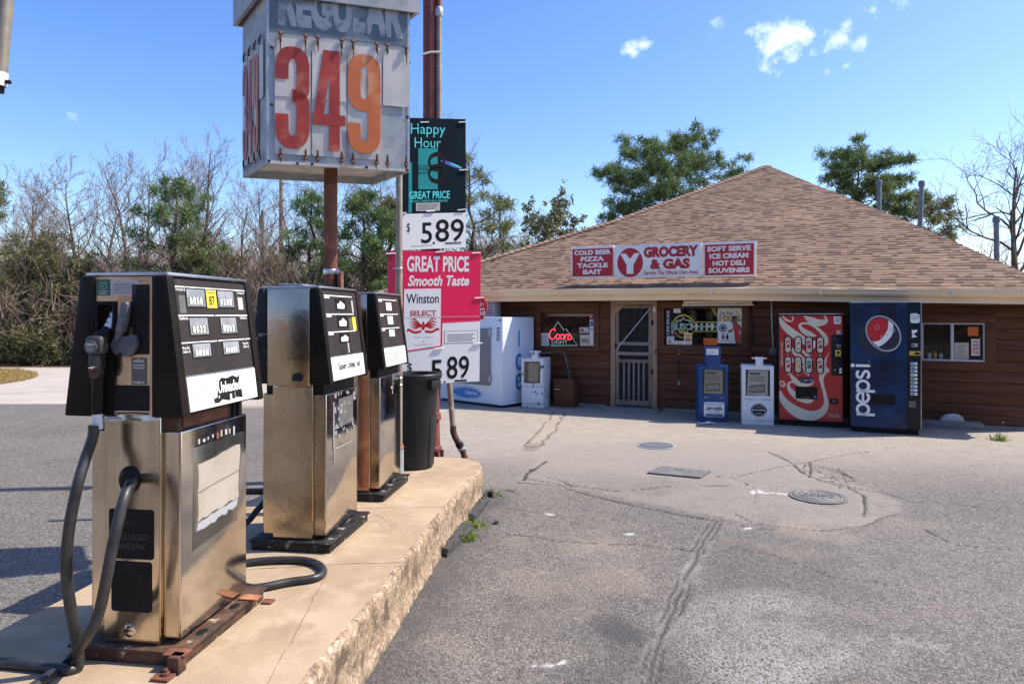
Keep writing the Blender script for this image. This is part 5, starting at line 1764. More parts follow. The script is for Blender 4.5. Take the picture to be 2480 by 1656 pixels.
# ---------------------------------------------------------------- vending machines along the wall
def front_plane(x0, x1, z0, z1, y=0.0):
    return plane((x0, y, z0), (x1 - x0, 0, 0), (0, 0, z1 - z0))
def corner(px, Y): return Vector(((px - CX) / F * Y, Y, 0))

# red machine
c0 = corner(1884, 10.72)
rm = thing('vending_machine', 'red drinks vending machine with giant cream script lettering and eight oval buttons', 'vending machine', c0, math.radians(-20))
W, H, D = .935, 1.735, .74
m = MB()
m.box(0, W, .012, D, .07, H, K['machine_black'], .012)
m.box(.04, W - .04, .03, D - .03, .0, .07, K['black'])
m.build('cabinet', rm)
m = MB()
for x0, x1, z0, z1 in ((0, .018, .075, H), (W - .018, W, .075, H), (.018, W - .018, H - .02, H), (.018, W - .018, .075, .095)):
    m.box(x0, x1, -.012, .011, z0, z1, K['black'], .004)
m.box(.01, W - .01, -.016, .02, H + .0005, H + .012, K['alu'], .002)
m.build('front_frame', rm)
m = MB(); m.box(.0185, W - .0185, -.002, .0105, .0955, H - .0205, K['coke_red']); m.build('front_panel', rm, smooth=0)
P = plane((.0185, -.0022, .0955), (W - .037, 0, 0), (0, 0, H - .116))
def cu(x): return (x - 122) / (762 - 122)
def cv(y): return (1335 - y) / (1335 - 108)
A1 = (W - .037); A2 = (H - .116)
Pm = plane((.0185, -.0022, .0955), (1, 0, 0), (0, 0, 1))
def rb(m, pts, ofs, mt):
    q = bez([((cu(x)) * A1, cv(y) * A2, w * A1 / 640) for x, y, w in pts], 7)
    q = [(min(max(a, .004), A1 - .004), min(max(b, .004), A2 - .004), max(.002, w)) for a, b, w in q]
    m.ribbon(Pm, [(a, b) for a, b, w in q], [w for a, b, w in q], mt, ofs)
m = MB()
CC = K['coke_cream']
rb(m, [(126, 1000, 30), (150, 1080, 62), (220, 1175, 92), (330, 1255, 118), (450, 1280, 108), (550, 1235, 82), (598, 1150, 52), (594, 1050, 36), (570, 940, 32), (550, 850, 40)], .0012, CC)
m.poly(Pm, [(cu(x) * A1, cv(y) * A2) for x, y in ((530, 860), (530, 780), (560, 690), (585, 610), (632, 532), (606, 610), (598, 690), (640, 745), (592, 790), (568, 860))], CC, .0016)
rb(m, [(120, 125, 20), (165, 215, 62), (240, 295, 82), (330, 365, 78), (410, 430, 60), (470, 500, 30)], .0014, CC)
rb(m, [(505, 345, 8), (430, 322, 62), (362, 275, 46), (334, 222, 26), (380, 196, 22), (460, 216, 26), (540, 285, 32), (592, 360, 44), (600, 430, 34), (560, 470, 10)], .0018, CC)
rb(m, [(378, 112, 8), (440, 155, 66), (520, 190, 76), (588, 178, 54), (602, 145, 24), (582, 112, 16)], .0012, CC)
rb(m, [(155, 112, 12), (190, 152, 24), (235, 174, 16), (266, 156, 14), (256, 114, 12)], .0022, CC)
rb(m, [(250, 500, 40), (320, 580, 54), (395, 660, 50), (460, 740, 30)], .0010, CC); rb(m, [(340, 500, 20), (420, 580, 40), (470, 640, 24)], .0011, CC)
rb(m, [(225, 780, 14), (270, 850, 46), (320, 905, 52), (390, 922, 36), (450, 908, 24), (474, 872, 12)], .0014, CC)
rb(m, [(335, 930, 26), (280, 892, 24), (226, 902, 22), (222, 960, 40), (275, 1035, 60), (350, 1090, 60), (430, 1110, 46), (476, 1092, 10)], .0010, CC)
rb(m, [(250, 610, 30), (262, 660, 30)], .0013, CC); rb(m, [(370, 690, 26), (400, 760, 40), (430, 810, 14)], .0015, CC)
m.oval(Pm, cu(157) * A1, cv(917) * A2, .042, .052, CC, .0012, rot=.5); m.oval(Pm, cu(152) * A1, cv(915) * A2, .020, .026, K['coke_red'], .0020, rot=.5)
m.build('script', rm, smooth=0)
m = MB()
m.text(P, 'delicious ice cold', cu(132), cv(705), cu(160) - cu(132), cv(425) - cv(705), CC, .003, vert=True, weight=.006)
m.text(P, 'Coca-Cola', cu(625), cv(1282), cu(725) - cu(625), cv(1243) - cv(1282), CC, .003, shear=.3, weight=.006)
m.build('lettering', rm, smooth=0)
cans = [('white_print', 'red_print'), ('grey_plate', 'coke_cream'), ('pale_sticker', 'red_sign'), ('white_print', 'red_sign'), ('white_print', 'red_print'), ('coke_cream', 'gold_print'), ('pale_sticker', 'green'), ('white_print', 'red_sign')]
for i in range(8):
    x = (213, 317, 427, 540)[i % 4]; y = 450 if i < 4 else 685
    bx, bz = .0185 + cu(x) * A1, .0955 + cv(y) * A2
    def pill(w, h, n=10):
        r = w / 2
        return [(bx + r * math.cos(a), bz + (h / 2 - r) + r * math.sin(a)) for a in np.linspace(0, math.pi, n)] + [(bx + r * math.cos(a), bz - (h / 2 - r) + r * math.sin(a)) for a in np.linspace(math.pi, 2 * math.pi, n)]
    m = MB()
    m.prism(pill(.112, .272), -.013, -.004, K['black_mould'])
    m.prism(pill(.080, .240), -.016, -.0135, K['cream_paper'])
    Pb = plane((bx, -.0163, bz), (1, 0, 0), (0, 0, 1))
    a, b = cans[i]
    m.rect(Pb, -.026, .026, -.058, .058, K[b], .0012); m.rect(Pb, -.022, .022, -.066, -.052, K[a], .0016)
    rs = random.Random(i)
    m.poly(Pb, [(-.022, -.03), (.0, .01), (.022, .02), (.022, .045), (-.005, .03), (-.022, .0)], K[a], .0018)
    m.lathe([(.011, 0), (.008, .004)], K['coke_cream'], 10, (0, 0, 0), Matrix.Translation((bx, -.0045, bz - .157)) @ Matrix.Rotation(math.pi / 2, 4, 'X'))
    m.build('select_button', rm)
m = MB()
x0, x1 = .0185 + cu(652) * A1, .0185 + cu(776) * A1 - .012
z0, z1 = .0955 + cv(800) * A2, .0955 + cv(330) * A2
m.box(x0, x1, -.022, -.003, z0, z1, K['machine_black'], .006)
Pb = plane((x0, -.0222, z0), (x1 - x0, 0, 0), (0, 0, z1 - z0))
m.text(Pb, 'Thank', .36, .735, .48, .035, K['white_print'], .001); m.text(Pb, 'You!', .42, .685, .36, .035, K['white_print'], .001)
m.rect(Pb, .34, .80, .475, .63, K['yellow'], .001); m.rect(Pb, .45, .7, .535, .60, K['black_print'], .002); m.rect(Pb, .39, .75, .49, .51, K['black_print'], .002)
m.rect(Pb, .68, .87, .055, .19, K['white_print'], .001); m.oval(Pb, .78, .12, .06, .02, K['grey_print'], .002); m.oval(Pb, .30, .14, .05, .02, K['alu'], .001); m.rect(Pb, .2, .34, .89, .93, K['grey_plate'], .001)
m.build('coin_panel', rm)
m = MB()
x0, x1 = .0185 + cu(292) * A1, .0185 + cu(512) * A1; z0, z1 = .0955 + cv(1082) * A2, .0955 + cv(942) * A2
m.box(x0, x1, -.014, -.003, z0, z0 + .055, K['black_mould'], .004); m.box(x0, x1, -.014, -.003, z1 - .02, z1, K['black_mould'], .004)
m.box(x0, x0 + .015, -.014, -.003, z0 + .0552, z1 - .0202, K['black_mould']); m.box(x1 - .015, x1, -.014, -.003, z0 + .0552, z1 - .0202, K['black_mould'])
m.box(x0 + .015, x1 - .015, -.006, -.0035, z0 + .055, z1 - .02, K['black_print'])
m.box(x0 + .09, x0 + .2, -.0155, -.0142, z0 + .022, z0 + .03, K['grey_plate']); m.box(x1 - .05, x1 - .015, -.0155, -.0142, z0 + .02, z0 + .05, K['ice_blue'])
m.build('delivery_slot', rm)
m = MB()
m.poly(P, [(cu(x), cv(y)) for x, y in ((680, 118), (742, 118), (748, 130), (746, 195), (735, 204), (690, 204), (677, 195), (676, 130))], K['white_print'], .003)
for i in range(4): m.rect(P, cu(688 + 4 * (i % 2)), cu(738 - 4 * (i % 2)), cv(140 + i * 14), cv(133 + i * 14), K['grey_print'], .004)
m.build('sticker', rm, smooth=0)
m = MB(); m.rect(P, cu(703), cu(745), cv(325), cv(275), K['pale_sticker'], .003); m.build('sticker', rm, smooth=0)
m = MB(); m.rect(P, cu(472), cu(490), cv(480), cv(400), K['white_print'], .003); m.build('sticker', rm, smooth=0)
m = MB()
m.poly(P, [(cu(x), cv(y)) for x, y in ((330, 830), (460, 825), (470, 845), (468, 885), (440, 898), (350, 895), (328, 870))], K['pepsi_dark'], .0035)
for i in range(7): m.rect(P, cu(345 + 16 * i), cu(352 + 18 * i), cv(860 + 6 * (i % 4)), cv(854 + 4 * (i % 3)), K['pale_sticker'], .0042)
m.build('sticker', rm, smooth=0)
m = MB()
x0, z0 = .0185 + cu(640) * A1, .0955 + cv(1130) * A2
m.box(x0, x0 + .105, -.012, -.003, z0, z0 + .08, K['black_mould'], .006); m.box(x0 + .03, x0 + .08, -.0135, -.0121, z0 + .025, z0 + .06, K['grey_plate'])
m.build('coin_return', rm)

# blue machine
c0 = corner(2059, 10.12)
bm_ = thing('vending_machine', 'tall blue drinks vending machine with a bottle cap picture and white lettering up the side', 'vending machine', c0, math.radians(-24))
W, H, D = .905, 1.905, .80
m = MB()
m.box(0, W, .03, D, .08, H, K['machine_black'], .012)
m.box(.03, W - .02, .06, D - .03, .0, .08, K['black'])
m.box(-.004, W + .004, -.012, .05, H + .0005, H + .012, K['alu'], .003)
m.box(W + .0005, W + .008, -.006, .04, .10, H - .01, K['alu'], .002)
m.build('cabinet', bm_)
XS = .735
m = MB()   # bowed front, printed
n = 14
vs = []; fs = []
for i in range(n + 1):
    x = .006 + (XS - .006) * i / n
    yb = -.028 * math.sin(math.pi * i / n) ** .8 if 0 < i < n else 0.0
    for z in (.085, H - .006): vs.append((x, yb, z))
for i in range(n): fs.append((2 * i, 2 * i + 2, 2 * i + 3, 2 * i + 1))
m.add(vs, fs, K['pepsi_blue'])
m.add([(.006, 0, .085), (XS, 0, .085)] + [vs[2 * i] for i in range(n - 1, 0, -1)], [tuple(range(n + 1))], K['pepsi_dark'])
m.add([(.006, 0, H - .006)] + [vs[2 * i + 1] for i in range(1, n)] + [(XS, 0, H - .006)], [tuple(range(n + 1))], K['pepsi_dark'])
m.build('front_panel', bm_)
m = MB(); m.box(XS + .001, W - .001, -.006, .028, .085, H - .006, K['machine_black'], .004); m.build('button_strip', bm_)
def pu(x): return (x - 938) / (1505 - 938) * (XS - .012) + .006
def pv(y): return (1412 - y) / (1412 + 36) * (H - .09) + .085
Pp = plane((0, -.0295, 0), (1, 0, 0), (0, 0, 1))
m = MB()
cxx, cyy = pu(1262), pv(345)
cap = []
for k in range(60):
    a = 2 * math.pi * k / 60
    r = .262 + (.010 if k % 2 else -.006)
    cap.append((cxx - .055 + r * math.cos(a) * .98, cyy - .012 + r * math.sin(a) * 1.02))
m.poly(Pp, cap, K['pepsi_dark'], .0006)
ROT = -.55
m.oval(Pp, cxx + .01, cyy + .035, .212, .272, K['pepsi_dark'], .0012, 44, ROT * -1 if False else .5)
m.build('cap_picture', bm_, smooth=0)
m = MB()
GR = .5
gc = (cxx + .01, cyy + .035)
def gpnt(u, v):
    c, s = math.cos(GR), math.sin(GR)
    x, y = u * .182, v * .238
    return gc[0] + x * c - y * s, gc[1] + x * s + y * c
circ = [(math.cos(a), math.sin(a)) for a in np.linspace(0, 2 * math.pi, 64)]
def topw(x): return None
def arcpts(a0, a1, n=24): return [(math.cos(math.radians(a0 + (a1 - a0) * k / n)), math.sin(math.radians(a0 + (a1 - a0) * k / n))) for k in range(n + 1)]
m.poly(Pp, [gpnt(*p) for p in circ[:-1]], K['white_print'], .0020)
ub = bez([(-.985, -.17), (-.5, -.27), (.0, -.12), (.45, .13), (.82, .57)], 6)
m.poly(Pp, [gpnt(*p) for p in arcpts(35, 190)[:-1]] + [gpnt(*p) for p in ub], K['red_print'], .0026)
lb = bez([(.97, .24), (.6, -.22), (.1, -.46), (-.45, -.58), (-.80, -.60)], 6)
m.poly(Pp, [gpnt(*p) for p in arcpts(-143, 14)[:-1]] + [gpnt(*p) for p in lb], K['pepsi_dark'], .0026)
m.ring(Pp, gc[0], gc[1], .205, .265, .024, K['grey_plate'], .0032, 60, .5); m.ring(Pp, gc[0], gc[1], .203, .263, .018, K['pale_sticker'], .0038, 60, .5)
for x, y, r in ((1208, 245, .026), (1365, 280, .028), (1250, 352, .012), (1305, 335, .008)):
    m.ring(Pp, pu(x), pv(y), r, r * 1.1, .006, K['pale_sticker'], .0042, 20)
m.build('globe_emblem', bm_, smooth=0)
m = MB()
_a0, _a1, _b0, _b1 = pu(990), pu(1138), pv(1285), pv(648)
_k = (_a1 - _a0)                                   # x-height, measured across the door
def vp(rx, ry): return (_a1 - ry * _k, _b0 + rx * (_b1 - _b0))
_sx = _k / (_b1 - _b0)                             # one x-height along the reading direction
def vrib(pts, w=.20, sm=6): m.ribbon(Pp, bez([vp(x, y) for x, y in pts], sm) if sm else [vp(x, y) for x, y in pts], w * _k, K['white_print'], .002)
def vring(c, a0=0, a1=360, n=26):
    vrib([(c + .40 * _sx * .98 * math.cos(math.radians(a0 + (a1 - a0) * q / n)), .5 + .40 * math.sin(math.radians(a0 + (a1 - a0) * q / n))) for q in range(n + 1)], sm=0)
for c in (.125, .555):
    vring(c); vrib([(c - .40 * _sx, .95), (c - .40 * _sx, -.32)], sm=0)
vring(.345, 0, 318); vrib([(.345 - .40 * _sx, .5), (.345 + .42 * _sx, .5)], .17, 0)
c = .765; q = .27 * _sx
vrib([(c + q, .80), (c + .4 * q, .90), (c - .5 * q, .89), (c - q, .72), (c - .5 * q, .56), (c + .4 * q, .46), (c + q, .29), (c + .5 * q, .12), (c - .5 * q, .10), (c - q * 1.1, .22)])
vrib([(.925, 0), (.925, 1.0)], sm=0); m.oval(Pp, *vp(.925, 1.22), .028, .028, K['white_print'], .002, 16)
m.ring(Pp, pu(1126), pv(645), .014, .014, .003, K['pale_sticker'], .002, 16)
m.build('lettering', bm_, smooth=0)
m = MB()
a0, a1, b0, b1 = pu(1152), pu(1385), pv(1140), pv(1032)
m.box(a0, a1, -.036, -.030, b0, b1, K['black_mould'], .002); m.box(a0 + .016, a1 - .016, -.0385, -.0362, b0 + .018, b1 - .016, K['black_print'])
m.build('delivery_slot', bm_)
Ps = plane((XS, -.0062, 0), (1, 0, 0), (0, 0, 1))
def qx(x): return (x - 1515) / (1650 - 1515) * (W - XS)
m = MB()
for i in range(9):
    y = 658 + i * 43.4
    z = pv(y)
    m.box(XS + qx(1548), XS + qx(1616), -.012, -.0065, z - .018, z + .018, K['white_print'], .003)
    c = ('ice_blue', 'blue_box', 'green', 'pale_sticker', 'green', 'green', 'teal', 'ice_blue', 'blue_box')[i]
    m.rect(Ps, qx(1553), qx(1590), z - .010, z + .010, K[c], .0068)
m.build('select_buttons', bm_)
m = MB()
m.poly(Ps, [(qx(x), pv(y)) for x, y in ((1546, 90), (1600, 82), (1636, 100), (1640, 180), (1625, 195), (1560, 195), (1546, 180))], K['white_print'], .001)
m.text(Ps, 'CALORIE', qx(1553), pv(122), qx(1630) - qx(1553), .022, K['grey_print'], .002)
m.text(Ps, 'COUNT', qx(1553), pv(152), qx(1630) - qx(1553), .030, K['grey_print'], .002, weight=.02)
m.poly(Ps, [(qx(x), pv(y)) for x, y in ((1560, 275), (1615, 270), (1612, 300), (1585, 310), (1575, 335), (1562, 330))], K['white_print'], .001)
m.poly(Ps, [(qx(x), pv(y)) for x, y in ((1575, 310), (1612, 355), (1556, 362))], K['white_print'], .001)
m.rect(Ps, qx(1560), qx(1618), pv(466), pv(428), K['pale_sticker'], .001); m.rect(Ps, qx(1566), qx(1585), pv(460), pv(434), K['machine_black'], .002)
m.build('sticker', bm_, smooth=0)
m = MB()
m.box(XS + qx(1535), XS + qx(1645), -.02, -.0065, pv(565), pv(515), K['gold_print'], .004); m.box(XS + qx(1590), XS + qx(1638), -.022, -.0202, pv(555), pv(528), K['black_print'])
m.box(XS + qx(1532), XS + qx(1645), -.014, -.0065, pv(605), pv(567), K['machine_black'], .003)
m.box(XS + qx(1530), XS + qx(1600), -.012, -.0065, pv(1160), pv(1085), K['grey_plate'], .004)
m.build('bill_slot', bm_)

# ---------------------------------------------------------------- newspaper boxes
def news_box(label, c0, rz, w, d, h, mt, mech, window, group='newspaper boxes'):
    t = thing('newspaper_box', label, 'newspaper box', c0, rz, group)
    m = MB()
    m.box(0, w, .02, d, .0, .06, mt, .004)
    m.box(-.004, w + .004, .0, d, .0605, h, mt, .012)
    m.box(.02, w - .02, -.006, -.0005, .075, .43 * h, mt, .003)
    b = m.build('body', t)
    m = MB()
    x0, x1, z0, z1 = .0, w, .44 * h, h - .015
    q = .055
    m.box(x0 + .002, x0 + q, -.014, -.001, z0, z1, mt, .004); m.box(x1 - q, x1 - .002, -.014, -.001, z0, z1, mt, .004)
    m.box(x0 + q, x1 - q, -.014, -.001, z0, z0 + .05, mt, .004); m.box(x0 + q, x1 - q, -.014, -.001, z1 - .05, z1, mt, .004)
    for x in (.08, w - .14): m.box(x, x + .07, -.018, -.008, z0 - .012, z0 - .001, K['galv'], .002)
    dr = m.build('door', t)
    m = MB(); P = plane((q, -.004, z0 + .05), (w - 2 * q, 0, 0), (0, 0, z1 - z0 - .1))
    if window == 'empty':
        m.rect(P, 0, 1, 0, 1, K['wood_grey'], 0); m.poly(P, [(.25, .1), (.85, .05), (.9, .9), (.3, .95)], K['cream_paper'], .0006)
    else:
        m.rect(P, 0, 1, 0, 1, K['dark_room'], 0)
        pg = K['cream_paper'] if window == 'blue' else K['paper']
        m.poly(P, [(.06, .03), (.9, .0), (.92, .97), (.1, .98)], pg, .0006)
        m.rect(P, .16, .62, .80, .90, K['grey_print'], .0012)
        for i in range(6): m.rect(P, .15, .85 - (i % 3) * .06, .72 - i * .035, .735 - i * .035, K['grey_print'], .0012)
        m.poly(P, [(.14, .10), (.80, .14), (.80, .46), (.14, .38)], K['grey_plate'], .0012); m.poly(P, [(.17, .16), (.76, .19), (.76, .41), (.17, .34)], K['pale_sticker'], .0018)
    m.build('newspaper_page', dr, smooth=0)
    m = MB(); m.box(q + .001, w - q - .001, -.0105, -.0085, z0 + .051, z1 - .051, K['glass']); m.build('pane', dr, smooth=0)
    m = MB()
    cx = w * mech[0]
    if mech[1] == 'coin':
        m.box(cx - .055, cx + .055, -.03, .09, h - .04, h + .10, mt, .008)
        m.box(cx - .065, cx + .065, -.035, .10, h + .1005, h + .135, mt, .008)
        for sg in (1, -1): m.lathe([(.012, 0), (.03, .004), (.03, .02), (.012, .024)], mt, 14, (cx + sg * .085, .03, h + .105))
    else:
        m.box(cx - .105, cx + .14, .03, .16, h + .0005, h + .29, mt, .012)
        m.box(cx - .075, cx + .105, -.02, .0295, h - .04, h + .13, mt, .008)
        m.tube([(cx + .145, .09, h + .07), (cx + .22, .09, h + .06)], .02, K['black_worn'], 10)
        P = plane((cx - .085, .0295, h + .165), (.19, 0, 0), (0, 0, .10))
        m.rect(P, 0, 1, 0, 1, K['white_print'], .001); m.text(P, 'Coin in Here 50c', .05, .68, .9, .15, K['black_print'], .002)
        for i in range(3): m.rect(P, .08, .7 - .1 * i, .5 - i * .16, .55 - i * .16, K['grey_print'], .002)
    m.build('coin_mechanism', t)
    return t
n1 = news_box('flaking white empty newspaper box standing beside the ice freezer', corner(1263, 12.78), math.radians(-22), .43, .42, .925, K['white_chip'], (.62, 'coin'), 'empty')
n2 = news_box('blue newspaper box with a folded paper in its window', corner(1693, 11.05), math.radians(-8), .455, .44, .915, K['blue_box'], (.45, 'tall'), 'blue')
P = plane((.075, -.0065, .085), (.32, 0, 0), (0, 0, .235))
m = MB()
m.poly(P, rrect(.0, 1.0, .0, 1.0, .10), K['white_print'], .001)
m.text(P, 'White River Current', .06, .80, .88, .14, K['black_print'], .002, shear=.2)
m.poly(P, [(.08, .48), (.2, .70), (.5, .62), (.8, .72), (.94, .50), (.7, .42), (.4, .52), (.2, .42)], K['grey_print'], .002)
m.text(P, '870-297-3010', .25, .27, .5, .10, K['black_print'], .002)
m.rect(P, .08, .92, .03, .20, K['black_print'], .002); m.text(P, 'Your Community News', .12, .07, .76, .10, K['white_print'], .003)
m.build('name_plate', n2, smooth=0)
n3 = news_box('clean white newspaper box with a round black emblem beside the red machine', corner(1797, 10.78), math.radians(-16), .47, .44, .93, K['white_dirty'], (.55, 'coin'), 'white')
P = plane((.25, -.0065, .235), (1, 0, 0), (0, 0, 1))
m = MB()
m.oval(P, 0, 0, .115, .105, K['black_print'], .001, 36); m.ring(P, 0, 0, .10, .09, .006, K['white_print'], .002); m.rect(P, -.12, .12, -.022, .030, K['black_print'], .0026)
m.text(P, 'OZARK GATEWAY', -.11, -.012, .22, .028, K['white_print'], .0036, weight=.015); m.rect(P, -.05, .05, .045, .05, K['white_print'], .0026); m.rect(P, -.045, .045, -.052, -.046, K['white_print'], .0026)
m.build('round_emblem', n3, smooth=0)

# ---------------------------------------------------------------- ice freezer
ci = Vector(((1217 - CX) / F * 12.62, 12.62, 0))
ib = thing('ice_freezer', 'white ice freezer with a grey door and blue ice letters down its side', 'freezer', ci, math.radians(-42))
IW, ID, IH = 1.72, .90, 1.685
m = MB(); m.box(-IW, 0, 0, ID, .05, IH, K['ice_white'], .012); m.box(-IW + .04, -.04, .04, ID - .04, .0, .05, K['black']); m.build('cabinet', ib)
m = MB(); m.box(-IW + .1, -.30, -.045, -.0005, .40, 1.47, K['ice_grey'], .012)
d_ = m.build('door', ib)
m = MB()
for z in (.46, 1.32): m.box(-.305, -.275, -.055, -.001, z, z + .14, K['galv'], .006)
m.box(-.34, -.27, -.05, -.0005, 1.475, 1.49, K['galv'], .002)
m.build('hinge', d_)
m = MB()
P = plane((.0005, 0, 0), (0, 1, 0), (0, 0, 1))
m.text(P, 'I', .44, 1.12, .042, .32, K['ice_blue'], .001)
for z in (.66, ):
    m.ring(P, .465, .835, .075, .13, .062, K['ice_blue'], .001, 30, 0, math.radians(50), math.radians(310))
m.ring(P, .465, .46, .075, .13, .062, K['ice_blue'], .001, 34, 0, math.radians(10), math.radians(320))
m.ribbon(P, [(.41, .44), (.53, .50)], .045, K['ice_blue'], .002)
m.build('ice_letters', ib, smooth=0)
m = MB()
P = plane((0, -.0005, 0), (1, 0, 0), (0, 0, 1))
m.oval(P, -.95, .22, .42, .125, K['ice_blue'], .001, 40); m.ring(P, -.95, .22, .395, .108, .012, K['white_print'], .002, 50)
m.text(P, 'City Ice', -.98, .17, .32, .095, K['white_print'], .003, weight=.02)
m.rect(P, -.155, -.06, 1.23, 1.50, K['pale_sticker'], .001)
for i in range(4): m.rect(P, -.145, -.07, 1.46 - i * .065, 1.49 - i * .065, K['ice_blue'], .002)
m.rect(P, -.10, -.03, 1.61, 1.64, K['red_sign'], .001)
m.build('lettering', ib, smooth=0)
# red round sign on the freezer
cR = at(1146, 745, 13.0)
rs_ = thing('round_sign', 'red round ice bag sign standing on the freezer behind the pink poster', 'sign', (cR.x, cR.y, IH + .001), math.radians(-14))
m = MB()
R_ = .275
hc = cR.z - IH
m.prism([(R_ * math.cos(a), hc + R_ * math.sin(a)) for a in np.linspace(-math.pi * .30, math.pi * 1.30, 40)] + [(-.12, .0), (.12, .0)], -.02, .02, K['red_print'])
P = plane((0, -.0205, hc), (1, 0, 0), (0, 0, 1))
m.text(P, 'GET...', -.12, .12, .28, .055, K['white_print'], .001, weight=.01); m.text(P, 'OUT!', -.05, .02, .27, .065, K['white_print'], .001, weight=.01)
m.text(P, 'BAG', -.08, -.14, .32, .13, K['white_print'], .001, weight=.03)
m.build('disc', rs_)
# window air conditioner
s_, z_ = BL(1192, 767, -.2)
ac = thing('air_conditioner', 'white louvred window air conditioner above the ice freezer', 'air conditioner', BW_pt(s_, -.04, z_), YAW)
m = MB(); m.box(-.12, .12, -.36, 0, 0, .30, K['white_dirty'], .008)
m.build('case', ac)
m = MB()
for i in range(9): m.box(-.11, .11, -.368, -.3605, .02 + i * .03, .034 + i * .03, K['white'], .001); m.box(.1205, .127, -.34, -.03, .02 + i * .03, .034 + i * .03, K['white'], .001)
for i in range(9): m.box(-.11, .11, -.363, -.3602, .0345 + i * .03, .0495 + i * .03 - .0006, K['black_print'])
m.build('louvre', ac)
# brown wooden box with bent pipe rail left of the door
s0, _ = BL(1352, 940, -.3); s1, _ = BL(1394, 940, -.3)
wb = thing('wooden_box', 'low dark brown wooden box against the wall left of the screen door', 'box', BW_pt(s0 - .05, -.42, 0), YAW)
K['old_dark_wood'] = mat('old_dark_wood', (.075, .034, .018), (.05, .023, .013), 4, .8, spec=.2, bump=.002, bscale=30, stretch=(.5, 4, 6))
m = MB(); m.box(0, s1 - s0 + .05, 0, .34, .0, .50, K['wood'], .006); m.box(-.012, s1 - s0 + .062, -.012, .35, .5005, .525, K['wood'], .004)
m.box(.02, .14, -.05, -.001, .33, .345, K['galv'], .002)
m.build('crate', wb)
pr = thing('pipe_rail', 'bent grey pipe handrail rising from the brown wooden box', 'handrail', BW_pt(s0, -.25, .526), YAW)
p0, p1_, p2_ = BL(1302, 857, -.25), BL(1364, 853, -.25), BL(1379, 916, -.25)
m = MB(); m.tube(bez([(p0[0] - s0, 0, p0[1] - .526), (p1_[0] - s0 - .05, 0, p1_[1] - .52), (p1_[0] - s0 + .03, 0, p1_[1] - .58), (p2_[0] - s0 - .01, 0, p2_[1] - .526 + .1), (p2_[0] - s0, 0, .0)]), .013, K['lever'], 10)
m.build('rail', pr)
# fluorescent batten under the eave
s0, z0 = BL(1656, 726, -.2); s1, z1 = BL(1822, 726, -.2)
zf = 1.90
fl = thing('light_fixture', 'cream fluorescent strip light under the eave above the wide window', 'light', BW_pt(s0, -.2, zf), YAW)
m = MB(); m.box(0, s1 - s0, -.04, .05, .02, .075, K['cream'], .004)
for x in (.12, s1 - s0 - .2): m.box(x, x + .03, -.012, .012, .0755, .12, K['galv'], .003)
m.build('housing', fl)
for y in (-.045, .045):
    m = MB(); m.tube([(-.02, y, 0), (s1 - s0 + .02, y, 0)], .014, K['tube_off'], 10); m.build('tube', fl)
m = MB()
for x in (.05, s1 - s0 - .06, (s1 - s0) / 2): m.box(x, x + .02, -.06, .06, -.008, .0195, K['cream'], .003)
m.build('tube_holder', fl)
# chain hook hanging below the wide window
s0, z0 = BL(1644, 848, -.06); _, z1 = BL(1644, 930, -.06)
ch = thing('hanging_hook', 'dark rod with pale hooks hanging on the siding under the wide window', 'hook', BW_pt(s0, -.058, z1), YAW)
m = MB()
hh = z0 - z1
m.tube([(0, 0, .09), (0, 0, hh - .08)], .007, K['black'], 6); m.build('rod', ch)
for zb, sg in ((0, -1), (hh - .06, 1)):
    m = MB(); m.tube(bez([(0, 0, zb + .07), (.02, 0, zb + .045), (0, 0, zb + .02), (-.015, 0, zb + .0), (0, 0, zb - .015), (.018, 0, zb)]), .006, K['alu'], 6); m.build('hook', ch)

# ---------------------------------------------------------------- things in the windows (local x along the wall)
def wthing(name, label, cat, s, t, z): return thing(name, label, cat, BW_pt(s, t, z), YAW)
def sheet(name, label, cat, x0, y0, x1, y1, mt, t=.012, prints=None, group=None):
    a, zt = BL(x0, y0, t); b, zb = BL(x1, y1, t)
    m = MB(); w, h = b - a, zt - zb
    m.box(0, w, 0, .002, 0, h, mt)
    P = plane((0, -.0002, 0), (w, 0, 0), (0, 0, h))
    if prints: prints(m, P)
    o = m.build(name, None, smooth=0)
    o.location = BW_pt(a, t, zb); o.rotation_euler = (0, 0, YAW)
    return tag(o, label, cat, group)
def k6(x, y): return 1140 + x / 4.193, 680 + y / 4.193
def k7(x, y): return 1580 + x / 7.827, 700 + y / 7.827
def k9(x, y): return 1660 + x / 2.863, 700 + y / 2.863
def lines(n, c, a0=.1, a1=.9, b0=.12, b1=.85):
    def f(m, P):
        for i in range(n):
            b = b1 - (b1 - b0) * i / max(1, n - 1)
            m.rect(P, a0, a1 - .08 * (i % 3), b, b + .35 * (b1 - b0) / max(2, n), K[c], .001)
    return f
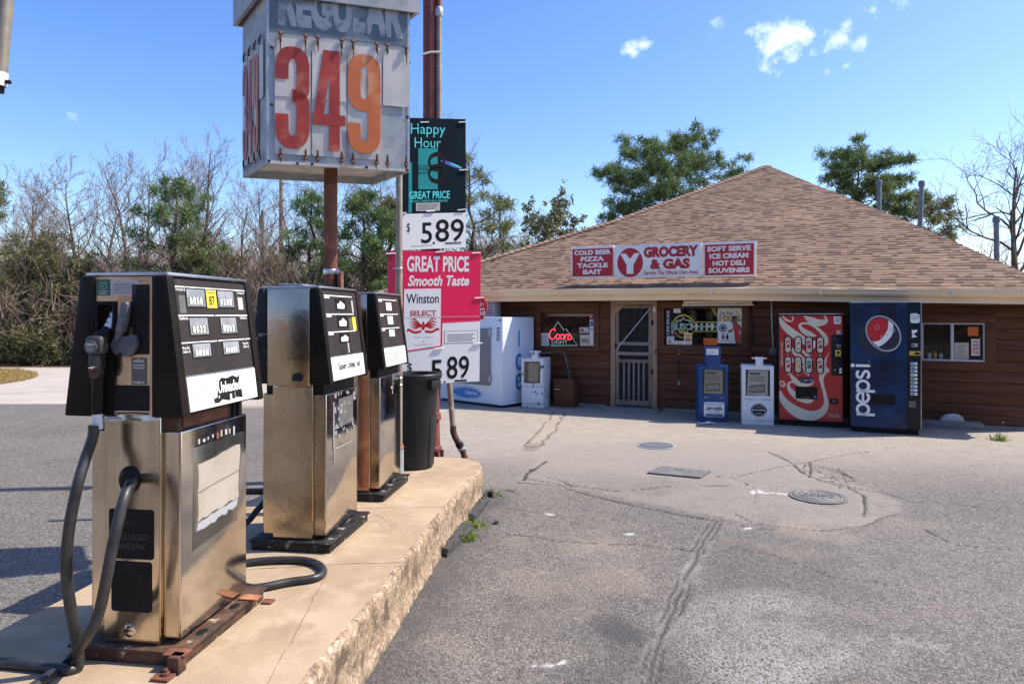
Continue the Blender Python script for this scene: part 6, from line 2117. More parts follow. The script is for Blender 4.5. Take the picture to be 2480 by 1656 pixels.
# red script neon in the left window
a0, zb = BL(*k6(955, 660), .05)
ne = wthing('neon_sign', 'glowing red script neon beer sign under a white mountain outline', 'neon sign', a0, .06, zb)
def n6(x, y):
    s, z = BL(*k6(x, y), .06); return (s - a0, 0, z - zb)
m = MB(); m.tube([n6(*p) for p in ((840, 490), (885, 415), (945, 500), (966, 486), (1085, 655), (812, 657))], .006, K['neon_white'], 6); m.build('mountain_tube', ne)
Pn = plane((0, -.012, 0), (1, 0, 0), (0, 0, 1))
m = MB(); q0, q1 = n6(800, 598), n6(1030, 492)
def script(pts, w): m.tube([(q0[0] + x * (q1[0] - q0[0]), -.012, q0[2] + y * (q1[2] - q0[2])) for x, y in bez(pts, 6)], w, K['neon_red'], 6)
script([(.24, .80), (.25, .98), (.12, .96), (.02, .60), (.03, .22), (.14, .05), (.26, .22)], .0075)
for cx in (.38, .58): script([(cx + .08 * math.cos(a), .30 + .22 * math.sin(a)) for a in np.linspace(0, 6.4, 12)], .007)
script([(.68, .50), (.70, .1), (.70, .3), (.76, .52), (.82, .48)], .007)
script([(.80, .1), (.90, .55), (.98, .25), (.90, .02), (.82, .1)], .007); script([(.26, .22), (.30, .3)], .006)
m.build('script_tube', ne)
m = MB(); q0, q1 = n6(826, 638), n6(985, 602)
m.text(Pn, 'LIGHT', q0[0], q0[2], q1[0] - q0[0], q1[2] - q0[2], K['neon_white'], .002, weight=-.01); m.build('small_lettering', ne, smooth=0)
sheet('notice', 'closely printed white notice in the lower left corner of the neon window', 'notice', *k6(708, 530), *k6(795, 660), K['paper'], prints=lines(9, 'grey_print'))
sheet('open_sign', 'cream open sign in the corner of the neon window', 'sign', *k6(1110, 548), *k6(1205, 662), K['cream_paper'], prints=lambda m, P: m.text(P, 'OPEN', .08, .28, .84, .36, K['black_print'], .001, weight=.02))
sheet('notice', 'tall pale paper strip at the right edge of the neon window', 'notice', *k6(1208, 395), *k6(1250, 660), K['paper'], t=.0095, prints=lambda m, P: (m.rect(P, .1, .9, .75, .95, K['ice_blue'], .001), m.rect(P, .05, .95, .62, .66, K['grey_print'], .001)))
sheet('sticker', 'white sticker with a red dot inside the neon window', 'sticker', *k6(1104, 470), *k6(1200, 530), K['pale_sticker'], t=.014, prints=lambda m, P: (m.oval(P, .3, .45, .16, .28, K['red_print'], .001), m.text(P, 'Kings', .5, .25, .45, .5, K['white_print'], .001)))
def roundY(m, P):
    m.oval(P, .5, .5, .48, .48, K['red_print'], .001, 20); m.poly(P, [(.25, .75), (.38, .75), (.5, .58), (.62, .75), (.75, .75), (.57, .45), (.57, .2), (.43, .2), (.43, .45)], K['white_print'], .002)
sheet('sticker', 'small red Y sticker in the upper corner of the neon window', 'sticker', *k6(1206, 342), *k6(1242, 382), K['pale_sticker'], t=.009, prints=roundY)
q0, q1 = BL(*k6(760, 360), .5), BL(*k6(1240, 330), .5)
si = wthing('strip_light', 'pale strip light inside the top of the neon window', 'light', q0[0], .5, q0[1])
m = MB(); m.box(0, q1[0] - q0[0], 0, .12, 0, q1[1] - q0[1], K['white'], .006); m.build('housing', si)
# yellow outline neon in the wide window
a0, zb = BL(*k7(800, 920), .06)
ne = wthing('neon_sign', 'unlit looking yellow and white outline beer neon with a stretched name', 'neon sign', a0, .06, zb)
def n7(x, y):
    s, z = BL(*k7(x, y), .06); return (s - a0, 0, z - zb)
m = MB()
m.tube([n7(*p) for p in bez([(350, 628), (395, 622), (430, 560), (500, 505), (590, 490), (680, 508), (745, 560), (785, 622)], 5) + [(1240, 625)]], .0035, K['neon_yellow'], 6)
m.tube([n7(*p) for p in bez([(420, 610), (450, 560), (510, 520), (590, 508), (670, 524), (725, 570), (760, 640)], 5)], .003, K['neon_yellow'], 6)
m.tube([n7(*p) for p in bez([(430, 800), (450, 850), (500, 895), (560, 918), (640, 915), (720, 880), (780, 802)], 5) + [(1240, 802)]], .0035, K['neon_yellow'], 6)
m.tube([n7(*p) for p in ((1125, 362), (1170, 460), (1230, 530))], .0035, K['neon_yellow'], 6); m.tube([n7(*p) for p in ((1165, 362), (1200, 440), (1240, 500))], .0035, K['neon_yellow'], 6)
m.build('outline_tube', ne)
m = MB(); m.tube([n7(*p) for p in ((440, 630), (500, 590), (530, 605), (590, 545), (640, 600), (670, 585), (735, 625))], .005, K['neon_white'], 6); m.build('mountain_tube', ne)
Pn = plane((0, -.012, 0), (1, 0, 0), (0, 0, 1))
def outl(ch, x0, x1, y0=775, y1=650):
    q0, q1 = n7(x0, y0), n7(x1, y1)
    m.text(Pn, ch, q0[0], q0[2], q1[0] - q0[0], q1[2] - q0[2], K['neon_white'], .001, weight=.02)
    m.text(Pn, ch, q0[0] + .006, q0[2] + .006, q1[0] - q0[0] - .012, q1[2] - q0[2] - .012, K['dark_room'], .003, weight=-.004)
m = MB()
for i, c in enumerate('BUSC'): outl(c, 368 + i * 90, 450 + i * 90)
for i in range(5): outl('H', 740 + i * 100, 830 + i * 100)
m.build('name_lettering', ne, smooth=0)
m = MB(); q0, q1 = n7(515, 836), n7(690, 795); m.text(Pn, 'BEER', q0[0], q0[2], q1[0] - q0[0], q1[2] - q0[2], K['neon_yellow'], .001); m.build('small_lettering', ne, smooth=0)
def man(m, P):
    m.text(P, 'Get Back To', .08, .80, .82, .10, K['black_print'], .0012, weight=.01)
    m.text(P, '100%', .06, .61, .92, .18, K['black_print'], .0012, weight=.05); m.text(P, '100%', .075, .622, .89, .155, K['gold_print'], .0024, weight=.02)
    m.poly(P, [(.74, .0), (.70, .25), (.66, .42), (.58, .40), (.46, .37), (.42, .33), (.50, .30), (.62, .34), (.64, .50), (.58, .60), (.57, .66), (.63, .72), (.74, .73), (.80, .66), (.82, .56), (.95, .50), (1.0, .42), (1.0, .0)], K['skin_print'], .003)
    m.poly(P, [(.74, .05), (.70, .30), (.66, .46), (.74, .54), (.84, .52), (.90, .42), (.88, .25), (.90, .05)], K['red_print'], .0036)
    m.poly(P, [(.88, .40), (.97, .36), (.99, .26), (.90, .28)], K['pale_sticker'], .0042)
    m.poly(P, [(.58, .66), (.60, .73), (.70, .765), (.79, .745), (.81, .68), (.74, .72)], K['black_print'], .0036)
    m.ring(P, .22, .43, .155, .095, .03, K['torn'], .0012); m.oval(P, .22, .43, .11, .06, K['green'], .0018)
    for x in (.23, .40):
        m.poly(P, [(x - .05, .12), (x + .05, .12), (x + .05, .21), (x + .02, .24), (x + .02, .275), (x - .02, .275), (x - .02, .24), (x - .05, .21)], K['dark_red'] if x < .3 else K['torn'], .0012)
    m.rect(P, .12, .52, .07, .085, K['grey_print'], .0012); m.rect(P, .0, .7, .0, .012, K['pale_sticker'], .0012)
sheet('poster', 'white sports drink poster reading get back to 100% with an athlete', 'poster', *k7(1238, 352), *k7(1695, 1035), K['paper'], t=.009, prints=man)
sheet('notice', 'bright orange paper at the bottom of the wide window', 'notice', *k7(968, 928), *k7(1236, 1080), K['orange_paper'], prints=lambda m, P: m.text(P, 'X', .06, .3, .12, .35, K['black_print'], .001))
sheet('notice', 'small white card at the top of the wide window', 'notice', *k7(402, 372), *k7(532, 452), K['paper'], prints=lines(2, 'grey_print', .25, .75, .45, .55))
def yr(m, P):
    m.rect(P, .12, .88, .62, .93, K['yellow'], .001); m.text(P, 'We Card', .2, .7, .6, .15, K['black_print'], .002); m.rect(P, .12, .88, .30, .58, K['red_print'], .001)
    m.text(P, "Don't Sell", .18, .36, .64, .15, K['white_print'], .002); m.rect(P, .1, .9, .10, .14, K['grey_print'], .001)
sheet('notice', 'white notice with a yellow and a red block in the wide window', 'notice', *k7(600, 832), *k7(750, 1060), K['paper'], t=.009, prints=yr)
sheet('sticker', 'blue and white column of stickers on the left edge of the wide window', 'sticker', *k7(268, 410), *k7(320, 860), K['pale_sticker'], prints=lambda m, P: [m.rect(P, .1, .9, .05 + i * .155, .05 + i * .155 + .06, K['ice_blue' if i % 2 else 'torn'], .001) for i in range(6)])
sheet('sticker', 'white payment sticker low in the left corner of the wide window', 'sticker', *k7(272, 880), *k7(412, 1068), K['paper'], t=.009, prints=lambda m, P: (m.rect(P, .05, .95, .9, 1, K['ice_blue'], .001), m.text(P, 'VISA', .15, .66, .7, .16, K['black_print'], .001), m.oval(P, .4, .35, .22, .2, K['grey_print'], .001), m.oval(P, .7, .22, .2, .16, K['cream_paper'], .002)))
sheet('notice', 'long white smile notice along the bottom of the wide window', 'notice', *k7(416, 982), *k7(640, 1072), K['paper'], t=.0125, prints=lambda m, P: (m.text(P, 'SMILE', .25, .35, .5, .45, K['grey_print'], .001), m.rect(P, .05, .95, .08, .18, K['grey_print'], .001)))
sheet('sticker', 'small red Y sticker low in the wide window', 'sticker', *k7(354, 784), *k7(408, 848), K['pale_sticker'], t=.006, prints=roundY)
# serving window things
def cal(m, P):
    for i, s in enumerate(('CALL', 'AHEAD', 'SKIP', 'THE LINE')): m.text(P, s, .12, .76 - i * .22, .76, .16, K['red_print'], .001, weight=.03)
sheet('notice', 'cream typed notice behind the white framed window', 'notice', *k9(1866, 370), *k9(1964, 494), K['cream_paper'], prints=lines(8, 'grey_print'))
sheet('notice', 'white notice with red call ahead lettering behind the white framed window', 'notice', *k9(1982, 345), *k9(2042, 462), K['paper'], prints=cal)
sheet('notice', 'orange and red paper at the top of the white framed window', 'notice', *k9(1958, 262), *k9(2030, 325), K['orange_paper'], t=.0095)
_, zs = BL(2260, 868, .08)
for nm, lb, px, r, h, mt in (('cup', 'white paper cup on the sill of the serving window', 1692, .030, .085, K['white_print']), ('can', 'yellow can on the sill of the serving window', 1731, .026, .105, K['yellow']), ('cup', 'white mug with a green lid on the sill of the serving window', 1772, .030, .09, K['white_dirty'])):
    s, _ = BL(*k9(px, 470), .10)
    th = thing(nm, lb, nm, BW_pt(s, .10, O3[2] + .012), YAW)
    m = MB(); m.lathe([(r * .8, 0), (r, h), (r * 1.05, h), (r * 1.05, h + .004), (r * .9, h + .004)], mt, 16); m.build('body', th)
    m = MB(); m.lathe([(r * 1.0, h + .005), (r * 1.0, h + .02), (r * .6, h + .024)], K['green'] if 'green' in lb else mt, 16); m.build('lid', th)
m = MB()
m.box(O3[0], O3[1], .051, .16, O3[2] - .02, O3[2] + .011, K['wood_trim'])
m.build('inner_sill', w3)
# ---------------------------------------------------------------- vegetation
def leaf_mat(name, c1, c2, c3, trans=.25):
    m, nt, N, L, b = node_mat(name)
    a = N.new('ShaderNodeAttribute'); a.attribute_name = 'v'
    r = N.new('ShaderNodeValToRGB')
    e = r.color_ramp.elements
    e[0].color = (*c1, 1); e[1].color = (*c3, 1)
    q = e.new(.5); q.color = (*c2, 1)
    L.new(a.outputs['Fac'], r.inputs[0]); L.new(r.outputs[0], b.inputs['Base Color'])
    b.inputs['Roughness'].default_value = .6
    b.inputs['Specular IOR Level'].default_value = .3
    t = N.new('ShaderNodeBsdfTranslucent'); L.new(r.outputs[0], t.inputs[0])
    mx = N.new('ShaderNodeMixShader'); mx.inputs[0].default_value = trans
    L.new(b.outputs[0], mx.inputs[1]); L.new(t.outputs[0], mx.inputs[2])
    L.new(mx.outputs[0], N['Material Output'].inputs['Surface'])
    return m
K['pine_leaf'] = leaf_mat('pine_needles', (.052, .092, .036), (.125, .190, .066), (.25, .32, .115), .35)
K['pine_leaf2'] = leaf_mat('yellow_green_needles', (.085, .105, .035), (.18, .195, .06), (.30, .29, .10))
K['cedar_leaf'] = leaf_mat('cedar_foliage', (.050, .064, .026), (.115, .122, .046), (.20, .19, .075))
K['gloss_leaf'] = leaf_mat('glossy_leaves', (.050, .070, .030), (.135, .150, .060), (.32, .30, .15), .2)
K['dry_leaf'] = leaf_mat('dry_brown_leaves', (.15, .09, .05), (.27, .17, .095), (.38, .26, .15))
K['weed'] = leaf_mat('fresh_green_weed', (.07, .12, .02), (.15, .22, .035), (.26, .34, .07), .35)
K['bark'] = mat('grey_bark', (.13, .10, .08), (.075, .058, .047), 8, .9, bump=.006, bscale=20, stretch=(1, 1, .3))
K['bark_pale'] = mat('pale_bark', (.25, .205, .165), (.165, .13, .105), 8, .9, stretch=(1, 1, .3))
K['bark_red'] = mat('pine_bark', (.115, .075, .055), (.065, .043, .034), 8, .9, bump=.006, bscale=16)
K['twig'] = mat('brown_twigs', (.27, .20, .155), (.17, .125, .10), 2, .9)
K['twig_red'] = mat('reddish_twigs', (.33, .225, .185), (.23, .16, .13), .4, .9)

def seg_mesh(segs, n):
    """segs: list of (p0, p1, r0, r1) -> verts, quads"""
    P0 = np.array([s[0] for s in segs]); P1 = np.array([s[1] for s in segs])
    R0 = np.array([s[2] for s in segs]); R1 = np.array([s[3] for s in segs])
    D = P1 - P0
    D /= np.maximum(1e-9, np.linalg.norm(D, axis=1))[:, None]
    ref = np.where(np.abs(D[:, 2:3]) > .9, np.array([[1., 0, 0]]), np.array([[0, 0, 1.]]))
    A = np.cross(D, ref); A /= np.linalg.norm(A, axis=1)[:, None]
    B = np.cross(D, A)
    ang = np.arange(n) * 2 * math.pi / n
    ca, sa = np.cos(ang), np.sin(ang)
    ring = A[:, None, :] * ca[None, :, None] + B[:, None, :] * sa[None, :, None]
    V = np.concatenate([P0[:, None, :] + ring * R0[:, None, None], P1[:, None, :] + ring * R1[:, None, None]], 1).reshape(-1, 3)
    k = np.arange(len(segs))[:, None] * 2 * n
    j = np.arange(n)[None, :]; j2 = (j + 1) % n
    Q = np.stack([k + j, k + j2, k + n + j2, k + n + j], 2).reshape(-1, 4)
    return V, Q
def blades(C, D, L, W, g):
    """thin quads from C along D"""
    n = len(C)
    D = D / np.maximum(1e-9, np.linalg.norm(D, axis=1))[:, None]
    R = g.normal(size=(n, 3)); A = np.cross(D, R); A /= np.maximum(1e-9, np.linalg.norm(A, axis=1))[:, None]
    L = np.broadcast_to(L, (n,))[:, None]; W = np.broadcast_to(W, (n,))[:, None]
    V = np.stack([C - A * W * .5, C + A * W * .5, C + D * L + A * W * .35, C + D * L - A * W * .35], 1).reshape(-1, 3)
    return V, np.arange(4 * n).reshape(n, 4)
def tuft_mesh(C, size, per, wid, g, up=.35, flat=1.0):
    n = len(C)
    CC = np.repeat(C, per, 0)
    D = g.normal(size=(n * per, 3)); D[:, 2] = D[:, 2] * flat + up
    base = CC + g.normal(size=(n * per, 3)) * size * .35
    V, Q = blades(base, D, size * g.uniform(.6, 1.2, n * per), wid, g)
    tv = np.clip(g.normal(.45, .2, n), 0, 1)
    vv = np.clip(np.repeat(tv, per) + g.normal(0, .12, n * per), 0, 1)
    return V, Q, np.repeat(vv, 4)
def leaf_obj(name, V, Q, vv, mt, parent=None):
    o = np_mesh(name, V, Q, [mt], parent, smooth=False)
    attr(o, 'v', vv)
    return o

def grow_bare(seed, h, spread=.42, start=.22, n1=20, lv=3, thickk=1.0, crook=.13):
    r = random.Random(seed)
    thick, thin = [], []
    def rv(k): return Vector((r.gauss(0, k), r.gauss(0, k), r.gauss(0, k)))
    def limb(p, d, L, rad, lev, ns):
        pts = [p.copy()]
        q = p.copy(); dd = d.copy()
        for i in range(ns):
            dd = (dd + rv(crook) + Vector((0, 0, .07))).normalized()
            q2 = q + dd * (L / ns)
            f0, f1 = 1 - i / ns * .75, 1 - (i + 1) / ns * .75
            (thick if rad > .018 else thin).append((tuple(q), tuple(q2), rad * f0, max(.0065, rad * f1)))
            q = q2; pts.append(q.copy())
        if lev <= 0: return
        nc = r.randint(5, 7) if lev > 1 else r.randint(4, 6)
        for c in range(nc):
            f = .25 + .75 * (c + r.random()) / nc
            k = min(ns - 1, int(f * ns)); a = pts[k].lerp(pts[k + 1], f * ns - k if k < ns else 1)
            t = (pts[k + 1] - pts[k]).normalized()
            side = t.cross(rv(1)).normalized()
            nd = (t * .75 + side * r.uniform(.5, 1.0) + Vector((0, 0, .18))).normalized()
            limb(a, nd, L * r.uniform(.34, .55), max(.007, rad * .55 * (1 - f * .4)), lev - 1, 4 if lev > 1 else 3)
    # trunk
    pts = [Vector((0, 0, 0))]; d = Vector((r.gauss(0, .04), r.gauss(0, .04), 1)).normalized()
    N = 12; R0 = (h * .0115 + .02) * thickk
    for i in range(N):
        d = (d + rv(.06) + Vector((0, 0, .05))).normalized()
        pts.append(pts[-1] + d * h * .93 / N)
    for i in range(N):
        thick.append((tuple(pts[i]), tuple(pts[i + 1]), R0 * (1 - i / N * .88), R0 * (1 - (i + 1) / N * .88)))
    for c in range(n1):
        f = start + (1 - start) * (c + r.random() * .8) / n1
        k = min(N - 1, int(f * N)); a = pts[k].lerp(pts[k + 1], f * N - k)
        az = c * 2.4 + r.random()
        nd = Vector((math.cos(az), math.sin(az), r.uniform(.55, 1.2))).normalized()
        limb(a, nd, h * spread * (1.08 - f * .72) * r.uniform(.7, 1.15), R0 * (1 - f * .8) * .48, lv - 1, 6)
    return thick, thin
def bare_tree(label, x, y, h, src=None, seed=1, group='bare trees at the edge of the woods', rz=0.0, sc=1.0, name='bare_tree', mt='bark', **kw):
    t = thing(name, label, 'tree', (x, y, 0), rz, group)
    if src is not None:
        for ch in src.children:
            c = ch.copy(); COL.objects.link(c); c.parent = t
        t.scale = (sc, sc, sc)
        return t
    a, b = grow_bare(seed, h, **kw)
    V, Q = seg_mesh(a, 6); np_mesh('trunk', V, Q, [K[mt]], t)
    V, Q = seg_mesh(b, 3); np_mesh('crown', V, Q, [K['twig'] if mt != 'bark_red' else K['twig_red']], t)
    return t

def pine_tree(label, x, y, h, seed, wid, bottom=.45, name='pine_tree', mt='pine_leaf', group=None, limbs=30, tsize=.30, per=16, dens=1.0, lean=0.0, drop=0.0, top_w=.35, rz=0.0, need=.03, dome=False):
    r = random.Random(seed); g = np.random.default_rng(seed)
    t = thing(name, label, 'tree', (x, y, 0), rz, group)
    thick, tips = [], []
    N = 12; pts = [Vector((0, 0, 0))]
    for i in range(N): pts.append(Vector((lean * (i + 1) / N * h + r.gauss(0, .012) * h, r.gauss(0, .012) * h, h * .96 * (i + 1) / N)))
    R0 = h * .017 + .03
    for i in range(N): thick.append((tuple(pts[i]), tuple(pts[i + 1]), R0 * (1 - i / N * .85), R0 * (1 - (i + 1) / N * .85)))
    for c in range(limbs):
        f = bottom + (1 - bottom) * (c + r.random() * .7) / limbs
        if dome: f = min(.985, bottom + (1 - bottom) * ((c // 6) * 6 + r.uniform(.5, 2.6)) / limbs)
        k = min(N - 1, int(f * N)); a = pts[k].lerp(pts[k + 1], min(1, f * N - k))
        u = (f - bottom) / (1 - bottom)
        prof = (math.sin(math.pi * min(1, .18 + u * .82)) ** .7) * (1 - u * (1 - top_w) * .8) + .12
        if dome: prof = max(.12, (1 - u ** 2.4)) ** .55 * (.62 + .38 * min(1, u * 2.6))
        L = wid * prof * r.uniform(.62, 1.12)
        az = c * 2.4 + r.uniform(-.5, .5)
        d = Vector((math.cos(az), math.sin(az), r.uniform(-.05, .35) + u * .5 - drop - (.12 if dome else 0))).normalized()
        q = a.copy(); rad = R0 * (1 - f * .8) * .42
        ns = 6; lp = [q.copy()]
        for i in range(ns):
            d = (d + Vector((r.gauss(0, .12), r.gauss(0, .12), r.gauss(.03, .1)))).normalized()
            q2 = q + d * L / ns
            thick.append((tuple(q), tuple(q2), rad * (1 - i / ns * .8), max(.008, rad * (1 - (i + 1) / ns * .8))))
            q = q2; lp.append(q.copy())
        for w in range(5): tips.append(q + Vector((r.gauss(0, .1), r.gauss(0, .1), r.gauss(.02, .07))))
        ns_ = max(2, int(L * 2.0 * dens))
        for s_ in range(ns_):
            ff = r.uniform(.42, 1.0)
            k2 = min(ns - 1, int(ff * ns)); b = lp[k2].lerp(lp[k2 + 1], ff * ns - k2)
            sd = Vector((r.gauss(0, 1), r.gauss(0, 1), r.gauss(.10, .16) if dome else r.gauss(.25, .4))).normalized()
            l2 = L * r.uniform(.12, .34) * (1.15 - ff * .5)
            e = b + sd * l2
            thick.append((tuple(b), tuple(e), .012, .006))
            for w in range(max(3, int(l2 / .11))):
                tips.append(b.lerp(e, r.uniform(.6, 1.05)) + Vector((r.gauss(0, .09), r.gauss(0, .09), r.gauss(.05, .05))))
    V, Q = seg_mesh(thick, 6); np_mesh('trunk', V, Q, [K['bark_red']], t)
    C = np.array([tuple(p) for p in tips])
    V, Q, vv = tuft_mesh(C, tsize, per, need, g, up=.45)
    leaf_obj('crown', V, Q, vv, K[mt], t)
    return t

def bush(label, x, y, h, wid, seed, mt='cedar_leaf', name='cedar_shrub', group=None, n=420, per=14, tsize=.22, need=.035, cone=.6, src=None, rz=0.0, sc=(1, 1, 1), twigs=60):
    t = thing(name, label, 'shrub', (x, y, 0), rz, group)
    if src is not None:
        for ch in src.children:
            c = ch.copy(); COL.objects.link(c); c.parent = t
        t.scale = sc
        return t
    r = random.Random(seed); g = np.random.default_rng(seed)
    segs = [((0, 0, 0), (r.gauss(0, .05), r.gauss(0, .05), h * .92), .05, .012)]
    C = []
    lobes = [(r.uniform(0, 6.28), r.uniform(.2, .95), r.uniform(.5, 1.1)) for _ in range(26)]
    for az, f, k in lobes:
        R = wid * (1 - f * cone) * k
        z = h * f
        e = Vector((math.cos(az) * R, math.sin(az) * R, z + R * .25))
        segs.append(((0, 0, z * .8), tuple(e), .02, .008))
        for _ in range(n // 26):
            u = r.random() ** .6
            p = Vector((0, 0, z * .85)).lerp(e, u)
            C.append((p.x + r.gauss(0, .13 * wid), p.y + r.gauss(0, .13 * wid), max(.05, p.z + r.gauss(0, .10 * h * .5))))
    for _ in range(twigs):
        az = r.uniform(0, 6.28); z = r.uniform(.2, .95) * h
        R = wid * r.uniform(.5, 1.25)
        segs.append(((0, 0, z * .8), (math.cos(az) * R, math.sin(az) * R, z + r.uniform(0, .5)), .008, .004))
    V, Q = seg_mesh(segs, 5); np_mesh('trunk', V, Q, [K['bark_pale']], t)
    V, Q, vv = tuft_mesh(np.array(C), tsize, per, need, g, up=.2)
    leaf_obj('crown', V, Q, vv, K[mt], t)
    return t

def X_at(px, Y): return (px - CX) / F * Y
def H_at(py, Y): return CAMZ + (HY - py) / F * Y

# --- woods across the road on the left: bare trees
B0 = bare_tree('tall bare tree with a fan of thin twigs behind the nearest pump', X_at(300, 30), 30, H_at(348, 30), seed=3, spread=.36)
B1 = bare_tree('bare tree with a dense rounded twig crown left of the nearest pump', X_at(182, 28), 28, H_at(405, 28), seed=9, spread=.42, n1=20, start=.4)
B2 = bare_tree('tallest bare tree standing just left of the price sign', X_at(478, 31), 31, H_at(338, 31), seed=15, spread=.36, start=.3)
B3 = bare_tree('many stemmed bare tree at the left edge with brown twig masses', X_at(45, 27), 27, H_at(440, 27), seed=22, spread=.50, n1=22, start=.25)
woods = [(118, 33, 450, B0, 'thin bare tree between the two dense ones at the far left'), (240, 34, 415, B2, 'slender bare tree right of the round crowned one'),
         (355, 33, 380, B1, 'bare tree leaning beside the dark green pine'), (420, 35, 370, B0, 'bare tree rising behind the dark green pine'), (540, 30, 362, B0, 'bare tree partly hidden by the left corner of the price sign'),
         (585, 27, 440, B2, 'bare tree under the left corner of the price sign'), (635, 30, 430, B1, 'bare tree just left of the plain wooden utility pole'), (700, 33, 420, B0, 'bare tree between the utility pole and the rusty sign pole'),
         (10, 34, 470, B2, 'bare tree cut by the left edge of the photo'), (85, 36, 480, B1, 'bare tree far back behind the left brush'), (845, 30, 420, B3, 'twiggy bare tree between the sign pole and the thin tan pipe'),
         (930, 34, 400, B1, 'bare tree behind the thin tan pipe'), (760, 38, 470, B2, 'bare tree far back behind the sign pole'), (510, 38, 450, B3, 'bare tree far back left of the price sign')]
for i, (px, Y, py, src, lb) in enumerate(woods):
    hs = {B0: H_at(348, 30), B1: H_at(405, 28), B2: H_at(338, 31), B3: H_at(440, 27)}[src]
    bare_tree(lb, X_at(px, Y), Y, 0, src=src, rz=i * 1.7 + .4, sc=H_at(py, Y) / hs)
for i, px in enumerate((25, 75, 130, 165, 230, 275, 330, 395, 455, 560, 610, 660, 725, 800, 900)):
    Y = 23.6 + (i * 7 % 5) * .5
    bare_tree('thin pale bare sapling standing in the roadside brush', X_at(px, Y), Y, 0, src=(B0, B2, B1)[i % 3], rz=i * 2.1, sc=.40 + .06 * (i % 4), group='bare saplings in the roadside brush', name='sapling')
# --- evergreens on the left
GP = 'evergreens among the bare trees'
pine_tree('dark green pine with layered boughs behind the nearest pump', X_at(420, 26), 26, H_at(428, 26), 31, 1.95, bottom=.30, limbs=26, group=GP, tsize=.22, dens=1.5, need=.026, lean=.01, drop=.12, top_w=.7)
pine_tree('bright green pine left of the rusty sign pole', X_at(752, 27), 27, H_at(460, 27), 44, 1.5, bottom=.2, limbs=26, group=GP, tsize=.24, dens=1.2, top_w=.4)
pine_tree('dense dark evergreen between the sign pole and the posters', X_at(880, 25), 25, H_at(462, 25), 52, 1.75, bottom=.12, limbs=36, group=GP, tsize=.24, dens=1.5, top_w=.5)
pine_tree('yellow green evergreen directly behind the thin tan pipe', X_at(945, 27), 27, H_at(475, 27), 58, 1.6, bottom=.12, limbs=28, mt='pine_leaf2', group=GP, tsize=.24, dens=1.2)
pine_tree('small green pine top cut by the left edge of the photo', X_at(-25, 30), 30, H_at(418, 30), 61, 1.0, bottom=.55, limbs=14, group=GP, tsize=.24)
C0 = bush('olive cedar shrub at the far left over the road', X_at(60, 24.5), 24.5, 4.3, 1.25, 71, group='cedar shrubs at the edge of the woods')
C1 = bush('olive green cedar left of the nearest pump head', X_at(150, 25), 25, 3.9, 1.35, 72, group='cedar shrubs at the edge of the woods', cone=.75)
shrubs = [(0, 25.5, C1, 1.05, 'cedar shrub at the left edge of the photo'), (215, 25.5, C0, .92, 'cedar shrub half behind the nearest pump'), (110, 27, C1, 1.1, 'taller cedar behind the left edge shrubs'),
          (300, 26, C1, .9, 'cedar shrub above the nearest pump lid on the left'), (380, 25.5, C0, .8, 'low cedar shrub above the middle of the nearest pump'), (470, 26.5, C0, 1.0, 'cedar shrub above the right end of the nearest pump'),
          (545, 27, C1, 1.15, 'tall thin cedar left of the utility pole'), (600, 25.5, C1, .82, 'cedar shrub above the gap between the first pumps'), (665, 26, C0, .85, 'cedar shrub behind the middle pump'),
          (720, 27, C1, .9, 'cedar shrub left of the sign pole foot'), (810, 25, C1, .9, 'cedar shrub right of the sign pole'), (915, 25, C0, .8, 'low cedar shrub left of the pink poster')]
for i, (px, Y, src, k, lb) in enumerate(shrubs):
    bush(lb, X_at(px, Y), Y, 0, 0, 0, src=src, rz=i * 1.3 + .7, sc=(k, k, k * (.9 + .12 * (i % 3))), group='cedar shrubs at the edge of the woods')
# --- brush one cannot count: twigs, dry leaves and green sprays along the road
def brush(name, label, n, x0, x1, y0, y1, hmax, seed, mats, kind='stuff', tw=.014, leaves=0, leafm='dry_leaf', green=0):
    g = np.random.default_rng(seed)
    X = g.uniform(x0, x1, n); Y = g.uniform(y0, y1, n)
    hh = hmax * (.45 + .55 * vnoise(X, Y, .35, seed)) * g.uniform(.0, 1.0, n) ** .85
    D = g.normal(size=(n, 3)) * np.array([.8, .8, .55]) + np.array([0, 0, .75])
    V, Q = blades(np.stack([X, Y, hh], 1), D, g.uniform(.3, 1.25, n), g.uniform(tw * .5, tw * 1.5, n), g)
    Vs, Qs, mi = [V], [Q], [np.zeros(len(Q), int)]
    vv = [np.zeros(len(V))]
    off = len(V)
    for cnt, mslot, size in ((leaves, 1, .075), (green, 2, .13)):
        if not cnt: continue
        X = g.uniform(x0, x1, cnt); Y = g.uniform(y0, y1, cnt)
        dens = vnoise(X, Y, .5, seed + 5)
        hh = hmax * .95 * dens * g.uniform(.0, 1.0, cnt)
        keep = vnoise(X + hh, Y - hh, .9, seed + 9) > .42
        X, Y, hh = X[keep], Y[keep], hh[keep]
        V, Q = blades(np.stack([X, Y, hh + .02], 1), g.normal(size=(len(X), 3)) + np.array([0, 0, .3]), g.uniform(.6, 1.5, len(X)) * size, size * .5, g)
        Vs.append(V); Qs.append(Q + off); mi.append(np.full(len(Q), mslot)); off += len(V)
        vv.append(np.repeat(np.clip(g.normal(.5, .25, len(X)), 0, 1), 4))
    o = np_mesh(name, np.concatenate(Vs), np.concatenate(Qs), mats, None, np.concatenate(mi), smooth=False)
    attr(o, 'v', np.concatenate(vv))
    return tag(o, label, 'undergrowth', kind=kind)
brush('undergrowth', 'tangled bare twigs, dry leaves and green sprays along the road edge', 10000, -21, 1.5, 22.8, 27.5, 3.2, 5, [K['twig'], K['dry_leaf'], K['cedar_leaf']], leaves=14000, green=95000)
